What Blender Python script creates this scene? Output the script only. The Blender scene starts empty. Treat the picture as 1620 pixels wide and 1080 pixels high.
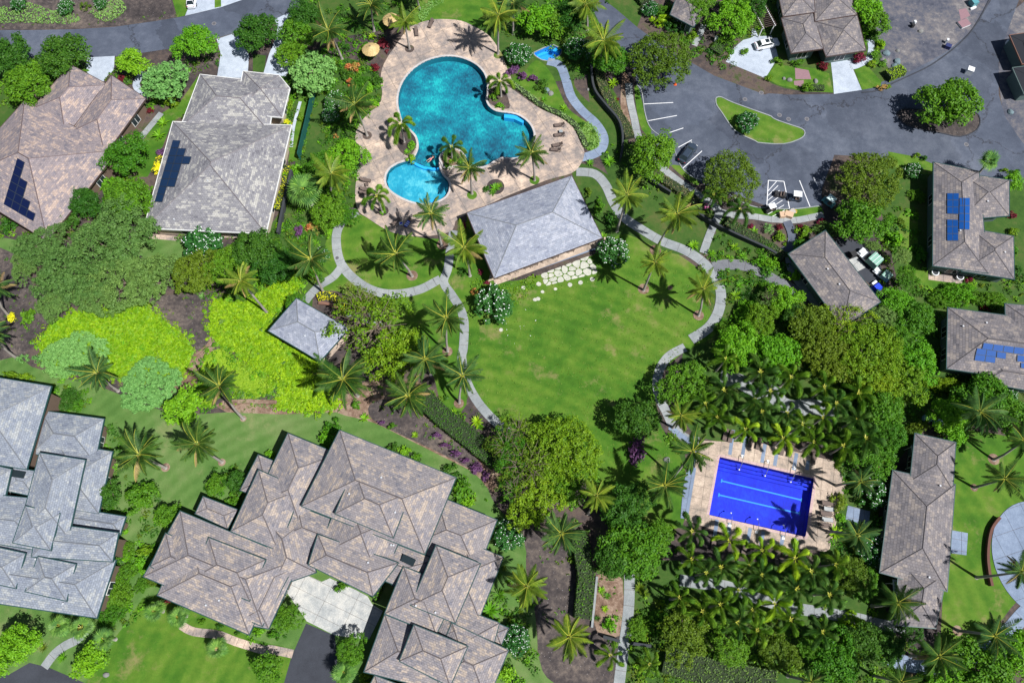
import bpy, math, random
import numpy as np
from mathutils import Vector, Matrix
from mathutils.geometry import delaunay_2d_cdt

# ------------------------------------------------------------ camera, light, exposure
FOC, TILT, CAMH = 1180.0, math.radians(19.5), 115.0
SUN_EL, SUN_AZ = math.radians(57), math.atan2(0.85, -0.53)
scn = bpy.context.scene
COL = scn.collection
cam = bpy.data.cameras.new('camera'); cam.lens = FOC/1620*36; cam.sensor_width = 36
cam.clip_start = 1; cam.clip_end = 5000
camo = bpy.data.objects.new('camera', cam); COL.objects.link(camo)
camo.location = (0, 0, CAMH); camo.rotation_euler = (TILT, 0, 0); scn.camera = camo
world = bpy.data.worlds.new('World'); scn.world = world; world.use_nodes = True
wn = world.node_tree.nodes; wl = world.node_tree.links
bg = wn.get('Background') or wn.new('ShaderNodeBackground')
sky = wn.new('ShaderNodeTexSky'); sky.sky_type = 'NISHITA'; sky.sun_disc = False
sky.sun_elevation = SUN_EL; sky.sun_rotation = SUN_AZ
wl.new(sky.outputs[0], bg.inputs[0]); bg.inputs[1].default_value = 0.05
sun = bpy.data.lights.new('sun', 'SUN'); sun.energy = 5.0; sun.angle = math.radians(0.5); sun.color = (1, .985, .97)
suno = bpy.data.objects.new('sun', sun); COL.objects.link(suno)
sd = Vector((math.cos(SUN_EL)*math.sin(SUN_AZ), math.cos(SUN_EL)*math.cos(SUN_AZ), math.sin(SUN_EL)))
suno.rotation_euler = sd.to_track_quat('Z', 'Y').to_euler(); suno.location = (60, -60, 90)
scn.view_settings.view_transform = 'Standard'; scn.view_settings.look = 'None'
scn.view_settings.gamma = 1; scn.view_settings.use_curve_mapping = False
scn.view_settings.exposure = 0.34
scn.cycles.max_bounces = 6; scn.cycles.transparent_max_bounces = 8; scn.cycles.diffuse_bounces = 3
scn.cycles.use_denoising = True

rnd = random.Random(7); rng = np.random.default_rng(7)
CT, ST = math.cos(TILT), math.sin(TILT)
# ------------------------------------------------------------ survey: photo points to places on the ground
def W(px, py, z=0.0):
    u, v = px-810, py-540
    s = (CAMH-z)/(FOC*CT+v*ST)
    return Vector((u*s, (FOC*ST-v*CT)*s, z))
def mpp(py, z=0.0):            # metres per photo pixel there
    return (CAMH-z)/(FOC*CT+(py-540)*ST)
S = 420/1620
TL = {'px': (0, 0, 1), 'E': (0, 590, 1/6), 'F': (0, 760, 1/6), 'G': (1350, 0, 1/6), 'H': (560, 820, 1/6),
      'P': (560, 20, 1/4.5), 'Q': (560, 180, 1/4.5), 'L': (1080, 660, 1/6), 'M': (1080, 740, 1/6)}
for i, y in enumerate((0, 270, 540, 800)):
    for j in range(4):
        TL['ABCD'[i]+str(j)] = (400*j, y, S)
def P(s):
    out = []; t = TL['px']
    for k in s.split():
        if k in TL: t = TL[k]
        else:
            a, b = k.split(','); out.append((t[0]+float(a)*t[2], t[1]+float(b)*t[2]))
    return out

# ------------------------------------------------------------ materials
MATS = {}
def newmat(name):
    m = bpy.data.materials.new(name); m.use_nodes = True
    nt = m.node_tree; return m, nt, nt.nodes['Principled BSDF'], nt.nodes, nt.links
def ramp(nodes, stops):
    r = nodes.new('ShaderNodeValToRGB'); e = r.color_ramp.elements
    while len(e) < len(stops): e.new(0.5)
    for k, (p, c) in enumerate(stops):
        e[k].position = p; e[k].color = (c[0], c[1], c[2], 1)
    return r
def noise(nt, scale, detail=5, rough=.6, vec=None, dim=None):
    n = nt.nodes.new('ShaderNodeTexNoise'); n.inputs['Scale'].default_value = scale
    n.inputs['Detail'].default_value = detail; n.inputs['Roughness'].default_value = rough
    if vec: nt.links.new(vec, n.inputs['Vector'])
    return n
def mix(nt, fac, a, b, mode='MIX'):
    m = nt.nodes.new('ShaderNodeMix'); m.data_type = 'RGBA'; m.blend_type = mode
    for k, v in ((0, fac), (6, a), (7, b)):
        if isinstance(v, (int, float)): m.inputs[k].default_value = v
        elif isinstance(v, tuple): m.inputs[k].default_value = (v[0], v[1], v[2], 1)
        else: nt.links.new(v, m.inputs[k])
    return m.outputs[2]
def bump(nt, b, h, strength=.5, dist=.05):
    n = nt.nodes.new('ShaderNodeBump'); n.inputs['Strength'].default_value = strength; n.inputs['Distance'].default_value = dist
    nt.links.new(h, n.inputs['Height']); nt.links.new(n.outputs[0], b.inputs['Normal'])
def plain(name, c, rough=.6, metal=0):
    if name in MATS: return MATS[name]
    m, nt, b, N, L = newmat(name)
    b.inputs['Roughness'].default_value = rough; b.inputs['Metallic'].default_value = metal
    n = noise(nt, 3, 3); o = N.new('ShaderNodeTexCoord'); L.new(o.outputs['Object'], n.inputs['Vector'])
    c2 = tuple(x*.78 for x in c)
    L.new(mix(nt, n.outputs[0], c2, tuple(min(1, x*1.15) for x in c)), b.inputs['Base Color'])
    MATS[name] = m; return m
def ground(name, stops, scales=(.12, 1.2, 9), rough=.9, bs=.5, bd=.05, stops2=None, speck=None, crack=None, mow=None):
    """layered noise over world position: broad patches, mid mottling, fine grain"""
    if name in MATS: return MATS[name]
    m, nt, b, N, L = newmat(name)
    g = N.new('ShaderNodeNewGeometry').outputs['Position']
    a = noise(nt, scales[0], 4, .65, g); c = noise(nt, scales[1], 5, .7, g); f = noise(nt, scales[2], 3, .7, g)
    r = ramp(N, stops); L.new(mix(nt, .45, a.outputs[0], c.outputs[0]), r.inputs[0])
    col = r.outputs[0]
    gr = ramp(N, [(.25, (.62, .62, .62)), (.75, (1.35, 1.35, 1.35))]); L.new(f.outputs[0], gr.inputs[0])
    col = mix(nt, 1.0, col, gr.outputs[0], 'MULTIPLY')
    if speck:
        v = N.new('ShaderNodeTexVoronoi'); v.inputs['Scale'].default_value = speck[0]; L.new(g, v.inputs['Vector'])
        rs = ramp(N, [(0, (1, 1, 1)), (speck[1], (1, 1, 1)), (speck[1]+.04, (0, 0, 0))]); L.new(v.outputs['Distance'], rs.inputs[0])
        col = mix(nt, rs.outputs[0], col, speck[2])
    if crack:
        wp = mix(nt, .06, g, noise(nt, .25, 4, .7, g).outputs['Color'], 'ADD')
        nz = N.new('ShaderNodeVectorMath'); nz.operation = 'MULTIPLY_ADD'; L.new(noise(nt, .22, 5, .7, g).outputs['Color'], nz.inputs[0]); nz.inputs[1].default_value = (7, 7, 0); L.new(g, nz.inputs[2])
        v = N.new('ShaderNodeTexVoronoi'); v.feature = 'DISTANCE_TO_EDGE'; v.inputs['Scale'].default_value = .045; L.new(nz.outputs[0], v.inputs['Vector'])
        rc = ramp(N, [(0, (1, 1, 1)), (.003, (.45, .45, .45)), (.006, (0, 0, 0))]); L.new(v.outputs['Distance'], rc.inputs[0]); col = mix(nt, rc.outputs[0], col, crack)
        pv = N.new('ShaderNodeTexVoronoi'); pv.inputs['Scale'].default_value = .11; L.new(nz.outputs[0], pv.inputs['Vector']); sp = N.new('ShaderNodeSeparateColor'); L.new(pv.outputs['Color'], sp.inputs[0])
        rp = ramp(N, [(0, (.78, .78, .8)), (.4, (1, 1, 1)), (1, (1.18, 1.18, 1.2))]); L.new(sp.outputs[0], rp.inputs[0]); col = mix(nt, .8, col, rp.outputs[0], 'MULTIPLY')
    if mow:
        wv = N.new('ShaderNodeTexWave'); wv.wave_type = 'RINGS'; wv.rings_direction = 'Z'; wv.inputs['Scale'].default_value = .16; wv.inputs['Distortion'].default_value = 2.5; wv.inputs['Detail'].default_value = 2; wv.inputs['Detail Scale'].default_value = .4
        mp = N.new('ShaderNodeMapping'); mp.inputs['Location'].default_value = (14, 22, 0); L.new(g, mp.inputs[0]); L.new(mp.outputs[0], wv.inputs['Vector'])
        rw = ramp(N, [(0, (.87, .9, .85)), (1, (1.12, 1.08, 1.15))]); L.new(wv.outputs['Fac'], rw.inputs[0]); col = mix(nt, .8, col, rw.outputs[0], 'MULTIPLY')
        dn = noise(nt, .16, 6, .72, g); rd = ramp(N, [(.56, (0, 0, 0)), (.68, (.75, .75, .75))]); L.new(dn.outputs[0], rd.inputs[0]); col = mix(nt, rd.outputs[0], col, mow)
    L.new(col, b.inputs['Base Color']); b.inputs['Roughness'].default_value = rough
    b.inputs['Specular IOR Level'].default_value = .25
    bump(nt, b, f.outputs[0], bs, bd)
    MATS[name] = m; return m
def leafmat(name, c1, c2, c3=None, trans=.3, spec=.25):
    """leaf colour varies leaf by leaf and plant by plant"""
    if name in MATS: return MATS[name]
    m, nt, b, N, L = newmat(name)
    g = N.new('ShaderNodeNewGeometry'); oi = N.new('ShaderNodeObjectInfo')
    c1, c2, c3 = [c and tuple(min(.95, x*1.5) for x in c) for c in (c1, c2, c3)]
    col = mix(nt, g.outputs['Random Per Island'], c1, c2)
    n = noise(nt, .9, 3, .6, g.outputs['Position'])
    rr = ramp(N, [(.35, (0, 0, 0)), (.7, (1, 1, 1))]); L.new(n.outputs[0], rr.inputs[0])
    col = mix(nt, rr.outputs[0], col, c3 or c2)
    hs = N.new('ShaderNodeHueSaturation')
    mr = N.new('ShaderNodeMapRange'); mr.inputs[3].default_value = .485; mr.inputs[4].default_value = .512
    L.new(oi.outputs['Random'], mr.inputs[0]); L.new(mr.outputs[0], hs.inputs['Hue'])
    mv = N.new('ShaderNodeMapRange'); mv.inputs[3].default_value = 1.15; mv.inputs[4].default_value = .85
    L.new(oi.outputs['Random'], mv.inputs[0]); L.new(mv.outputs[0], hs.inputs['Value'])
    L.new(col, hs.inputs['Color']); L.new(hs.outputs[0], b.inputs['Base Color'])
    b.inputs['Roughness'].default_value = .55; b.inputs['Specular IOR Level'].default_value = spec
    t = N.new('ShaderNodeBsdfTranslucent'); L.new(hs.outputs[0], t.inputs[0])
    ms = N.new('ShaderNodeMixShader'); ms.inputs[0].default_value = trans
    L.new(b.outputs[0], ms.inputs[1]); L.new(t.outputs[0], ms.inputs[2])
    L.new(ms.outputs[0], N['Material Output'].inputs[0])
    MATS[name] = m; return m
def roofmat(name, pale, mid, dark, patch=.55, row=.3, w=1.1, line=.35):
    pale, mid, dark = [tuple(x*k for x, k in zip(c, (.92, .96, 1.02))) for c in (pale, mid, dark)]; line = max(line, .5)
    m, nt, b, N, L = newmat(name)
    uv = N.new('ShaderNodeUVMap').outputs[0]
    g = N.new('ShaderNodeNewGeometry').outputs['Position']
    def brick(wd, rh, off, c1, c2, mort, ms):
        t = N.new('ShaderNodeTexBrick'); L.new(uv, t.inputs['Vector'])
        t.inputs['Scale'].default_value = 1; t.inputs['Brick Width'].default_value = wd; t.inputs['Row Height'].default_value = rh
        t.inputs['Mortar Size'].default_value = ms; t.inputs['Mortar Smooth'].default_value = .2; t.offset = off
        t.inputs['Color1'].default_value = (*c1, 1); t.inputs['Color2'].default_value = (*c2, 1); t.inputs['Mortar'].default_value = (*mort, 1)
        return t
    def snapped(du, dv, sc, seedv):    # shakes split from one bolt share a shade: noise read once per bundle
        s = N.new('ShaderNodeSeparateXYZ'); L.new(uv, s.inputs[0])
        def mth(op, x, y):
            q = N.new('ShaderNodeMath'); q.operation = op
            for k, v in ((0, x), (1, y)):
                if isinstance(v, (int, float)): q.inputs[k].default_value = v
                else: L.new(v, q.inputs[k])
            return q.outputs[0]
        rv = mth('FLOOR', mth('DIVIDE', s.outputs[1], dv), 0); sh = mth('MULTIPLY', mth('FRACT', mth('MULTIPLY', mth('SINE', mth('MULTIPLY', rv, 12.9898), 0), 437.58), 0), du)
        ru = mth('FLOOR', mth('DIVIDE', mth('ADD', s.outputs[0], sh), du), 0)
        c = N.new('ShaderNodeCombineXYZ'); L.new(mth('MULTIPLY', ru, du), c.inputs[0]); L.new(mth('MULTIPLY', rv, dv), c.inputs[1]); c.inputs[2].default_value = seedv
        w = N.new('ShaderNodeTexWhiteNoise'); L.new(c.outputs[0], w.inputs['Vector'])
        return noise(nt, sc, 3, .7, c.outputs[0]).outputs[0], w.outputs['Value']
    big = noise(nt, .28, 5, .7, g)
    n1, w1 = snapped(.85, row, .55, 1.5); n2_, w2 = snapped(.4, row, 1.6, 7.5)
    mm = mix(nt, .35, n1, n2_); mm = mix(nt, .14, mm, w1); mm = mix(nt, .1, mm, w2); mm = mix(nt, .15, mm, big.outputs[0])
    r = ramp(N, [(.36, dark), (.44+.06*(1-patch), mid), (.52, mid), (.57, pale)]); L.new(mm, r.inputs[0])
    bk = brick(.42, row, .5, (1.09, 1.09, 1.09), (.9, .9, .9), (line, line, line), .016)
    col = mix(nt, 1.0, r.outputs[0], bk.outputs[0], 'MULTIPLY')
    n2 = noise(nt, 5, 4, .7, g); gr = ramp(N, [(.3, (.82, .82, .82)), (.7, (1.17, 1.17, 1.17))]); L.new(n2.outputs[0], gr.inputs[0])
    col = mix(nt, 1.0, col, gr.outputs[0], 'MULTIPLY')
    L.new(col, b.inputs['Base Color']); b.inputs['Roughness'].default_value = .92; b.inputs['Specular IOR Level'].default_value = .15
    # each course tapers up to the butt of the next
    sx = N.new('ShaderNodeSeparateXYZ'); L.new(uv, sx.inputs[0])
    mo = N.new('ShaderNodeMath'); mo.operation = 'MODULO'; mo.inputs[1].default_value = row; L.new(sx.outputs[1], mo.inputs[0])
    ad = N.new('ShaderNodeMath'); ad.operation = 'MULTIPLY_ADD'; ad.inputs[1].default_value = -1.2
    L.new(mo.outputs[0], ad.inputs[0]); L.new(bk.outputs['Fac'], ad.inputs[2])
    bump(nt, b, ad.outputs[0], .35, .04)
    MATS[name] = m; return m

# surfaces
M_soil = ground('mulch soil', [(.34, (.03, .026, .028)), (.47, (.06, .048, .046)), (.55, (.11, .08, .066)), (.62, (.045, .07, .018))], (.08, .7, 8), speck=(3.0, .045, (.4, .36, .34)))
M_lava = ground('lava gravel', [(.36, (.03, .026, .027)), (.48, (.065, .054, .052)), (.58, (.13, .105, .09)), (.66, (.2, .155, .12))], (.15, 1.4, 12), speck=(2.2, .05, (.5, .47, .48)))
M_straw = ground('dry mulch', [(.36, (.08, .05, .035)), (.48, (.18, .115, .08)), (.57, (.3, .215, .16)), (.64, (.1, .11, .03))], (.2, 1.5, 8))
M_lawn = ground('lawn grass', [(.32, (.026, .088, .006)), (.45, (.05, .138, .009)), (.55, (.092, .178, .016)), (.66, (.17, .19, .05))], (.055, .35, 14), bs=.6, mow=(.24, .2, .085))
M_lawn2 = ground('cool lawn grass', [(.32, (.05, .125, .022)), (.48, (.085, .17, .036)), (.66, (.14, .2, .065))], (.06, .4, 13), bs=.6, mow=(.2, .22, .09))
M_dull = ground('dull rough grass', [(.3, (.018, .055, .008)), (.5, (.045, .1, .015)), (.7, (.11, .11, .035))], (.1, .9, 10), bs=.7)  # darker, duller green than the lawn grass
M_asph = ground('asphalt', [(.33, (.048, .058, .082)), (.5, (.072, .085, .115)), (.65, (.115, .13, .165))], (.07, .5, 16), rough=.85, bs=.2, bd=.02, crack=(.03, .032, .04))
M_asphd = ground('fresh asphalt', [(.3, (.03, .032, .04)), (.6, (.05, .055, .068))], (.1, .5, 16), rough=.85, bs=.2, bd=.02)
M_conc = ground('concrete', [(.3, (.17, .19, .2)), (.5, (.26, .28, .285)), (.7, (.37, .385, .38))], (.15, .8, 14), bs=.2, bd=.02)
M_cwht = ground('pale concrete', [(.35, (.25, .27, .28)), (.47, (.38, .39, .38)), (.6, (.53, .52, .48))], (.15, .9, 12), bs=.2, bd=.02)
M_cdrv = ground('driveway concrete', [(.3, (.25, .29, .35)), (.5, (.4, .45, .52)), (.7, (.52, .57, .63))], (.15, .8, 14), bs=.15, bd=.02)
M_cblu = ground('slate grey concrete', [(.3, (.13, .17, .24)), (.5, (.19, .24, .33)), (.7, (.27, .33, .43))], (.15, .9, 16), bs=.3, bd=.02)
M_deck = ground('tan stamped concrete', [(.38, (.2, .18, .17)), (.47, (.31, .255, .225)), (.53, (.42, .33, .265)), (.63, (.64, .49, .38))], (.22, .9, 12), rough=.8, bs=.2, bd=.02)
M_deck2 = ground('lap deck concrete', [(.36, (.22, .19, .16)), (.5, (.42, .33, .26)), (.64, (.58, .47, .37))], (.25, 1.2, 12), rough=.8, bs=.2, bd=.02)
M_joint = ground('dark joint', [(.3, (.1, .085, .075)), (.7, (.18, .15, .13))])
M_pale = plain('white paint', (.8, .8, .8), .5)
M_dirt = ground('bare lot', [(.36, (.04, .045, .065)), (.47, (.085, .09, .115)), (.56, (.15, .14, .145)), (.66, (.26, .24, .23))], (.11, .8, 8), speck=(1.3, .03, (.5, .46, .4)))
M_stone = ground('flagstone', [(.3, (.32, .33, .28)), (.5, (.46, .46, .39)), (.7, (.6, .58, .5))], (.6, 3, 12), bs=.3)

# foliage
F_coco = leafmat('coconut frond', (.025, .075, .01), (.075, .15, .018), (.02, .055, .01))
F_rach = plain('frond midrib', (.42, .42, .05), .5)
F_fox = leafmat('foxtail frond', (.06, .15, .01), (.19, .32, .022), (.06, .14, .012))
F_fox2 = leafmat('deep foxtail frond', (.032, .105, .015), (.11, .21, .025), (.04, .1, .02))
F_fan = leafmat('fan leaf', (.06, .16, .02), (.16, .3, .05), (.05, .12, .03))
F_bright = leafmat('bright broadleaf', (.05, .17, .006), (.15, .33, .01), (.09, .24, .008))
F_mid = leafmat('green broadleaf', (.028, .1, .006), (.095, .22, .008), (.05, .15, .008))
F_dark = leafmat('dark broadleaf', (.014, .06, .006), (.055, .145, .01), (.026, .09, .008))
F_olive = leafmat('olive foliage', (.04, .08, .005), (.115, .18, .01), (.07, .125, .008))
F_yel = leafmat('yellow green foliage', (.06, .125, .005), (.18, .28, .008), (.1, .2, .008))
F_sage = leafmat('feathery grey green foliage', (.055, .12, .022), (.15, .25, .055), (.08, .16, .035))
F_sea = leafmat('round sea green foliage', (.07, .2, .045), (.17, .34, .09), (.1, .24, .06))
F_lime = leafmat('lime groundcover', (.1, .22, .003), (.26, .4, .008), (.1, .22, .006))
F_gold = leafmat('golden hedge', (.4, .4, .01), (.65, .6, .02), (.5, .48, .01))
F_red = leafmat('maroon leaves', (.07, .008, .016), (.2, .02, .04), (.12, .012, .025))
F_orng = leafmat('orange red leaves', (.4, .08, .03), (.5, .2, .08), (.12, .2, .03))
F_purp = leafmat('purple leaves', (.07, .02, .08), (.17, .08, .18), (.1, .04, .1))
F_wht = leafmat('white blossom', (.85, .87, .8), (.9, .9, .85), None, .1)
F_pink = leafmat('pink blossom', (.7, .1, .3), (.8, .2, .4), None, .1)
F_plum = leafmat('plumeria leaf', (.015, .075, .015), (.05, .17, .025), (.025, .1, .02))
F_hedg = leafmat('clipped hedge', (.03, .085, .016), (.09, .16, .03), (.05, .1, .02))
M_bark = ground('bark', [(.3, (.1, .075, .055)), (.7, (.24, .19, .15))], (.5, 3, 14))
M_trunk = ground('grey palm trunk', [(.3, (.2, .18, .16)), (.7, (.42, .38, .35))], (.5, 3, 10))

# ------------------------------------------------------------ object helpers
REG = []        # things whose label is finished at the end: (object, description, category, photo point)
def setp(o, label=None, cat=None, group=None, kind=None):
    if label: o['label'] = label
    if cat: o['category'] = cat
    if group: o['group'] = group
    if kind: o['kind'] = kind
    return o
def link(o, parent=None):
    COL.objects.link(o)
    if parent is not None: o.parent = parent
    return o
def mesh(name, verts, faces, mats, smooth=False, uvs=None, midx=None):
    me = bpy.data.meshes.new(name)
    verts = verts.tolist() if isinstance(verts, np.ndarray) else [tuple(v) for v in verts]
    faces = faces.tolist() if isinstance(faces, np.ndarray) else faces
    me.from_pydata(verts, [], faces)
    for m in (mats if isinstance(mats, (list, tuple)) else [mats]): me.materials.append(m)
    if smooth: me.polygons.foreach_set('use_smooth', [True]*len(me.polygons))
    if midx is not None: me.polygons.foreach_set('material_index', midx)
    if uvs is not None:
        l = me.uv_layers.new(name='UVMap'); l.data.foreach_set('uv', [c for p in uvs for c in p])
    return me
def obj(name, me, parent=None, loc=None, rot=None, scale=None):
    o = bpy.data.objects.new(name, me)
    if loc is not None: o.location = loc
    if rot is not None: o.rotation_euler = rot
    if scale is not None: o.scale = scale if hasattr(scale, '__len__') else (scale,)*3
    return link(o, parent)
def empty(name, loc, rz=0):
    o = bpy.data.objects.new(name, None); o.location = loc; o.rotation_euler = (0, 0, rz); o.empty_display_size = .3
    return link(o)
class MB:       # collects simple solids into one mesh
    def __init__(s): s.v = []; s.f = []
    def add(s, vs, fs):
        k = len(s.v); s.v += [tuple(v) for v in vs]; s.f += [tuple(i+k for i in f) for f in fs]; return s
    def box(s, c, d, rz=0, taper=1.0):
        cx, cy, cz = c; dx, dy, dz = d[0]/2, d[1]/2, d[2]/2; ca, sa = math.cos(rz), math.sin(rz); vs = []
        for z, k in ((-dz, 1), (dz, taper)):
            for x, y in ((-dx, -dy), (dx, -dy), (dx, dy), (-dx, dy)):
                x, y = x*k, y*k
                vs.append((cx+x*ca-y*sa, cy+x*sa+y*ca, cz+z))
        return s.add(vs, [(3, 2, 1, 0), (4, 5, 6, 7), (0, 1, 5, 4), (1, 2, 6, 5), (2, 3, 7, 6), (3, 0, 4, 7)])
    def cyl(s, c, r, h, n=12, r2=None):
        r2 = r if r2 is None else r2; vs = []
        for z, q in ((0, r), (h, r2)):
            vs += [(c[0]+q*math.cos(a), c[1]+q*math.sin(a), c[2]+z) for a in [2*math.pi*i/n for i in range(n)]]
        return s.add(vs, [tuple(range(n-1, -1, -1)), tuple(range(n, 2*n))]+[(i, (i+1) % n, n+(i+1) % n, n+i) for i in range(n)])
    def tube(s, pts, rad, n=6):
        pts = [Vector(p) for p in pts]; vs = []
        rad = rad if hasattr(rad, '__len__') else [rad]*len(pts)
        for i, p in enumerate(pts):
            t = (pts[min(i+1, len(pts)-1)]-pts[max(i-1, 0)]).normalized()
            a = t.cross(Vector((0, 1, 0)) if abs(t.y) < .9 else Vector((1, 0, 0))).normalized(); b = t.cross(a)
            vs += [p+(a*math.cos(q)+b*math.sin(q))*rad[i] for q in [2*math.pi*k/n for k in range(n)]]
        m = len(pts); fs = [(i*n+k, i*n+(k+1) % n, (i+1)*n+(k+1) % n, (i+1)*n+k) for i in range(m-1) for k in range(n)]
        fs += [tuple(range(n)), tuple(range((m-1)*n, m*n))[::-1]]
        return s.add(vs, fs)
    def dome(s, c, r, h, n=16, rings=4):
        vs = []; fs = []
        for j in range(rings):
            a = j/rings*math.pi/2
            vs += [(c[0]+r*math.cos(a)*math.cos(q), c[1]+r*math.cos(a)*math.sin(q), c[2]+h*math.sin(a)) for q in [2*math.pi*k/n for k in range(n)]]
        vs.append((c[0], c[1], c[2]+h))
        for j in range(rings-1): fs += [(j*n+k, j*n+(k+1) % n, (j+1)*n+(k+1) % n, (j+1)*n+k) for k in range(n)]
        fs += [((rings-1)*n+k, (rings-1)*n+(k+1) % n, rings*n) for k in range(n)]
        return s.add(vs, fs)
    def build(s, name, mat, parent=None, loc=None, smooth=False):
        vs = s.v
        if parent is not None and loc == 'world':
            q = parent.location; vs = [(a-q[0], b-q[1], c-q[2]) for a, b, c in s.v]; loc = None
        return obj(name, mesh(name, vs, s.f, mat, smooth), parent, loc)

def area(p): return sum(p[i][0]*p[(i+1) % len(p)][1]-p[(i+1) % len(p)][0]*p[i][1] for i in range(len(p)))/2
def ccw(p): return p if area(p) > 0 else p[::-1]
def inside(p, x, y):
    c = False; j = len(p)-1
    for i in range(len(p)):
        if (p[i][1] > y) != (p[j][1] > y) and x < (p[j][0]-p[i][0])*(y-p[i][1])/(p[j][1]-p[i][1])+p[i][0]: c = not c
        j = i
    return c
def smooth_pts(p, n=4, closed=True):
    out = []; m = len(p)
    rngi = range(m) if closed else range(m-1)
    for i in rngi:
        if closed: a, b, c, d = p[i-1], p[i], p[(i+1) % m], p[(i+2) % m]
        else: a, b, c, d = p[max(i-1, 0)], p[i], p[i+1], p[min(i+2, m-1)]
        for k in range(n):
            t = k/n
            out.append(tuple(.5*((2*b[j])+(-a[j]+c[j])*t+(2*a[j]-5*b[j]+4*c[j]-d[j])*t*t+(-a[j]+3*b[j]-3*c[j]+d[j])*t**3) for j in (0, 1)))
    if not closed: out.append(tuple(p[-1]))
    return out
def clip(poly, nx, ny, c):     # keep nx*x+ny*y <= c
    out = []; m = len(poly)
    for i in range(m):
        a, b = poly[i], poly[(i+1) % m]; da, db = nx*a[0]+ny*a[1]-c, nx*b[0]+ny*b[1]-c
        if da <= 0: out.append(a)
        if (da < 0 < db) or (db < 0 < da):
            t = da/(da-db); out.append((a[0]+(b[0]-a[0])*t, a[1]+(b[1]-a[1])*t))
    return out
def tris2d(outer, holes=()):
    vs = []; es = []
    for ring in [outer]+list(holes):
        k = len(vs); m = len(ring); vs += [Vector((q[0], q[1])) for q in ring]; es += [(k+i, k+(i+1) % m) for i in range(m)]
    r = delaunay_2d_cdt(vs, es, [], 0, 1e-5)
    V = [(v.x, v.y) for v in r[0]]; T = []
    for f in r[2]:
        x = sum(V[i][0] for i in f)/3; y = sum(V[i][1] for i in f)/3
        if inside(outer, x, y) and not any(inside(h, x, y) for h in holes):
            f = list(f)
            if area([V[i] for i in f]) < 0: f.reverse()
            T.append(f)
    return V, T
ZC = [0.0]; EXC = []; EXL = []; HOLES = []
# height of the topmost sheet so far, kept on a half-metre grid: overlapping sheets stack, others stay low
GN, GC = 800, .5; GH = np.zeros((GN, GN))
def gmask(rg, dil=1):
    p = np.array(rg, float); x0, y0 = p.min(0)-1; x1, y1 = p.max(0)+1
    i0, j0 = [int(max(0, min(GN-1, v/GC+GN/2))) for v in (x0, y0)]; i1, j1 = [int(max(0, min(GN-1, v/GC+GN/2)))+1 for v in (x1, y1)]
    X, Y_ = np.meshgrid((np.arange(i0, i1)+.5-GN/2)*GC, (np.arange(j0, j1)+.5-GN/2)*GC, indexing='ij'); m = np.zeros(X.shape, bool)
    for k in range(len(p)):
        (ax, ay), (bx, by) = p[k-1], p[k]
        if ay != by: m ^= ((ay > Y_) != (by > Y_)) & (X < (bx-ax)*(Y_-ay)/(by-ay)+ax)
        n = int(math.hypot(bx-ax, by-ay)/.2)+1; t = np.linspace(0, 1, n+1)
        u = ((ax+(bx-ax)*t)/GC+GN/2).astype(int)-i0; v = ((ay+(by-ay)*t)/GC+GN/2).astype(int)-j0
        ok = (u >= 0) & (v >= 0) & (u < m.shape[0]) & (v < m.shape[1]); m[u[ok], v[ok]] = True
    for _ in range(dil):
        q = m.copy(); q[1:] |= m[:-1]; q[:-1] |= m[1:]; q[:, 1:] |= m[:, :-1]; q[:, :-1] |= m[:, 1:]; m = q
    return (slice(i0, i1), slice(j0, j1)), m
def layer(rg, thick=0.0, step=.004):
    s, m = gmask(rg); g = GH[s]; z = (g[m].max() if m.any() else 0)+step; g[m] = z+thick; return float(z)
def gz(x, y):
    i, j = int(x/GC+GN/2), int(y/GC+GN/2); return float(GH[i, j]) if 0 <= i < GN and 0 <= j < GN else 0.0
def WG(px, py, dz=0.0):
    p = W(px, py); p.z = gz(p.x, p.y)+dz; return p
def gza(P_): return np.array([gz(x, y) for x, y in P_])
def ring(pts, sm=0, z=0):
    p = P(pts) if isinstance(pts, str) else pts
    if sm: p = smooth_pts(p, sm)
    return [tuple(W(x, y, z)[:2]) for x, y in p]
def sheet(name, pts, mat, sm=0, holes=(), kind='structure', **kw):
    rg = ring(pts, sm); z = layer(rg); V, T = tris2d(rg, HOLES)
    if name in ('road', 'driveway', 'traffic_island', 'bare_lot'): EXC.append(rg)
    if name == 'lawn': EXL.append(rg)
    o = obj(name, mesh(name, [(x, y, z) for x, y in V], T, mat)); setp(o, kind=kind, **kw); return o
def offset_line(c, w):         # left and right borders of a centre line, metres
    L, R = [], []
    for i, p in enumerate(c):
        a = Vector(c[max(i-1, 0)]); b = Vector(c[min(i+1, len(c)-1)]); t = (b-a).normalized(); n = Vector((-t.y, t.x))
        ww = w[i] if hasattr(w, '__len__') else w
        L.append(Vector(p)+n*ww/2); R.append(Vector(p)-n*ww/2)
    return L, R
def resample(c, step):
    out = [Vector(c[0])]; acc = 0
    for i in range(len(c)-1):
        a, b = Vector(c[i]), Vector(c[i+1]); d = (b-a).length
        if d == 0: continue
        while acc+d >= step:
            t = (step-acc)/d; a = a+(b-a)*t; out.append(a.copy()); d = (b-a).length; acc = 0
            if d == 0: break
        acc += d
    if (Vector(c[-1])-out[-1]).length > step*.3: out.append(Vector(c[-1]))
    return out
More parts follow.
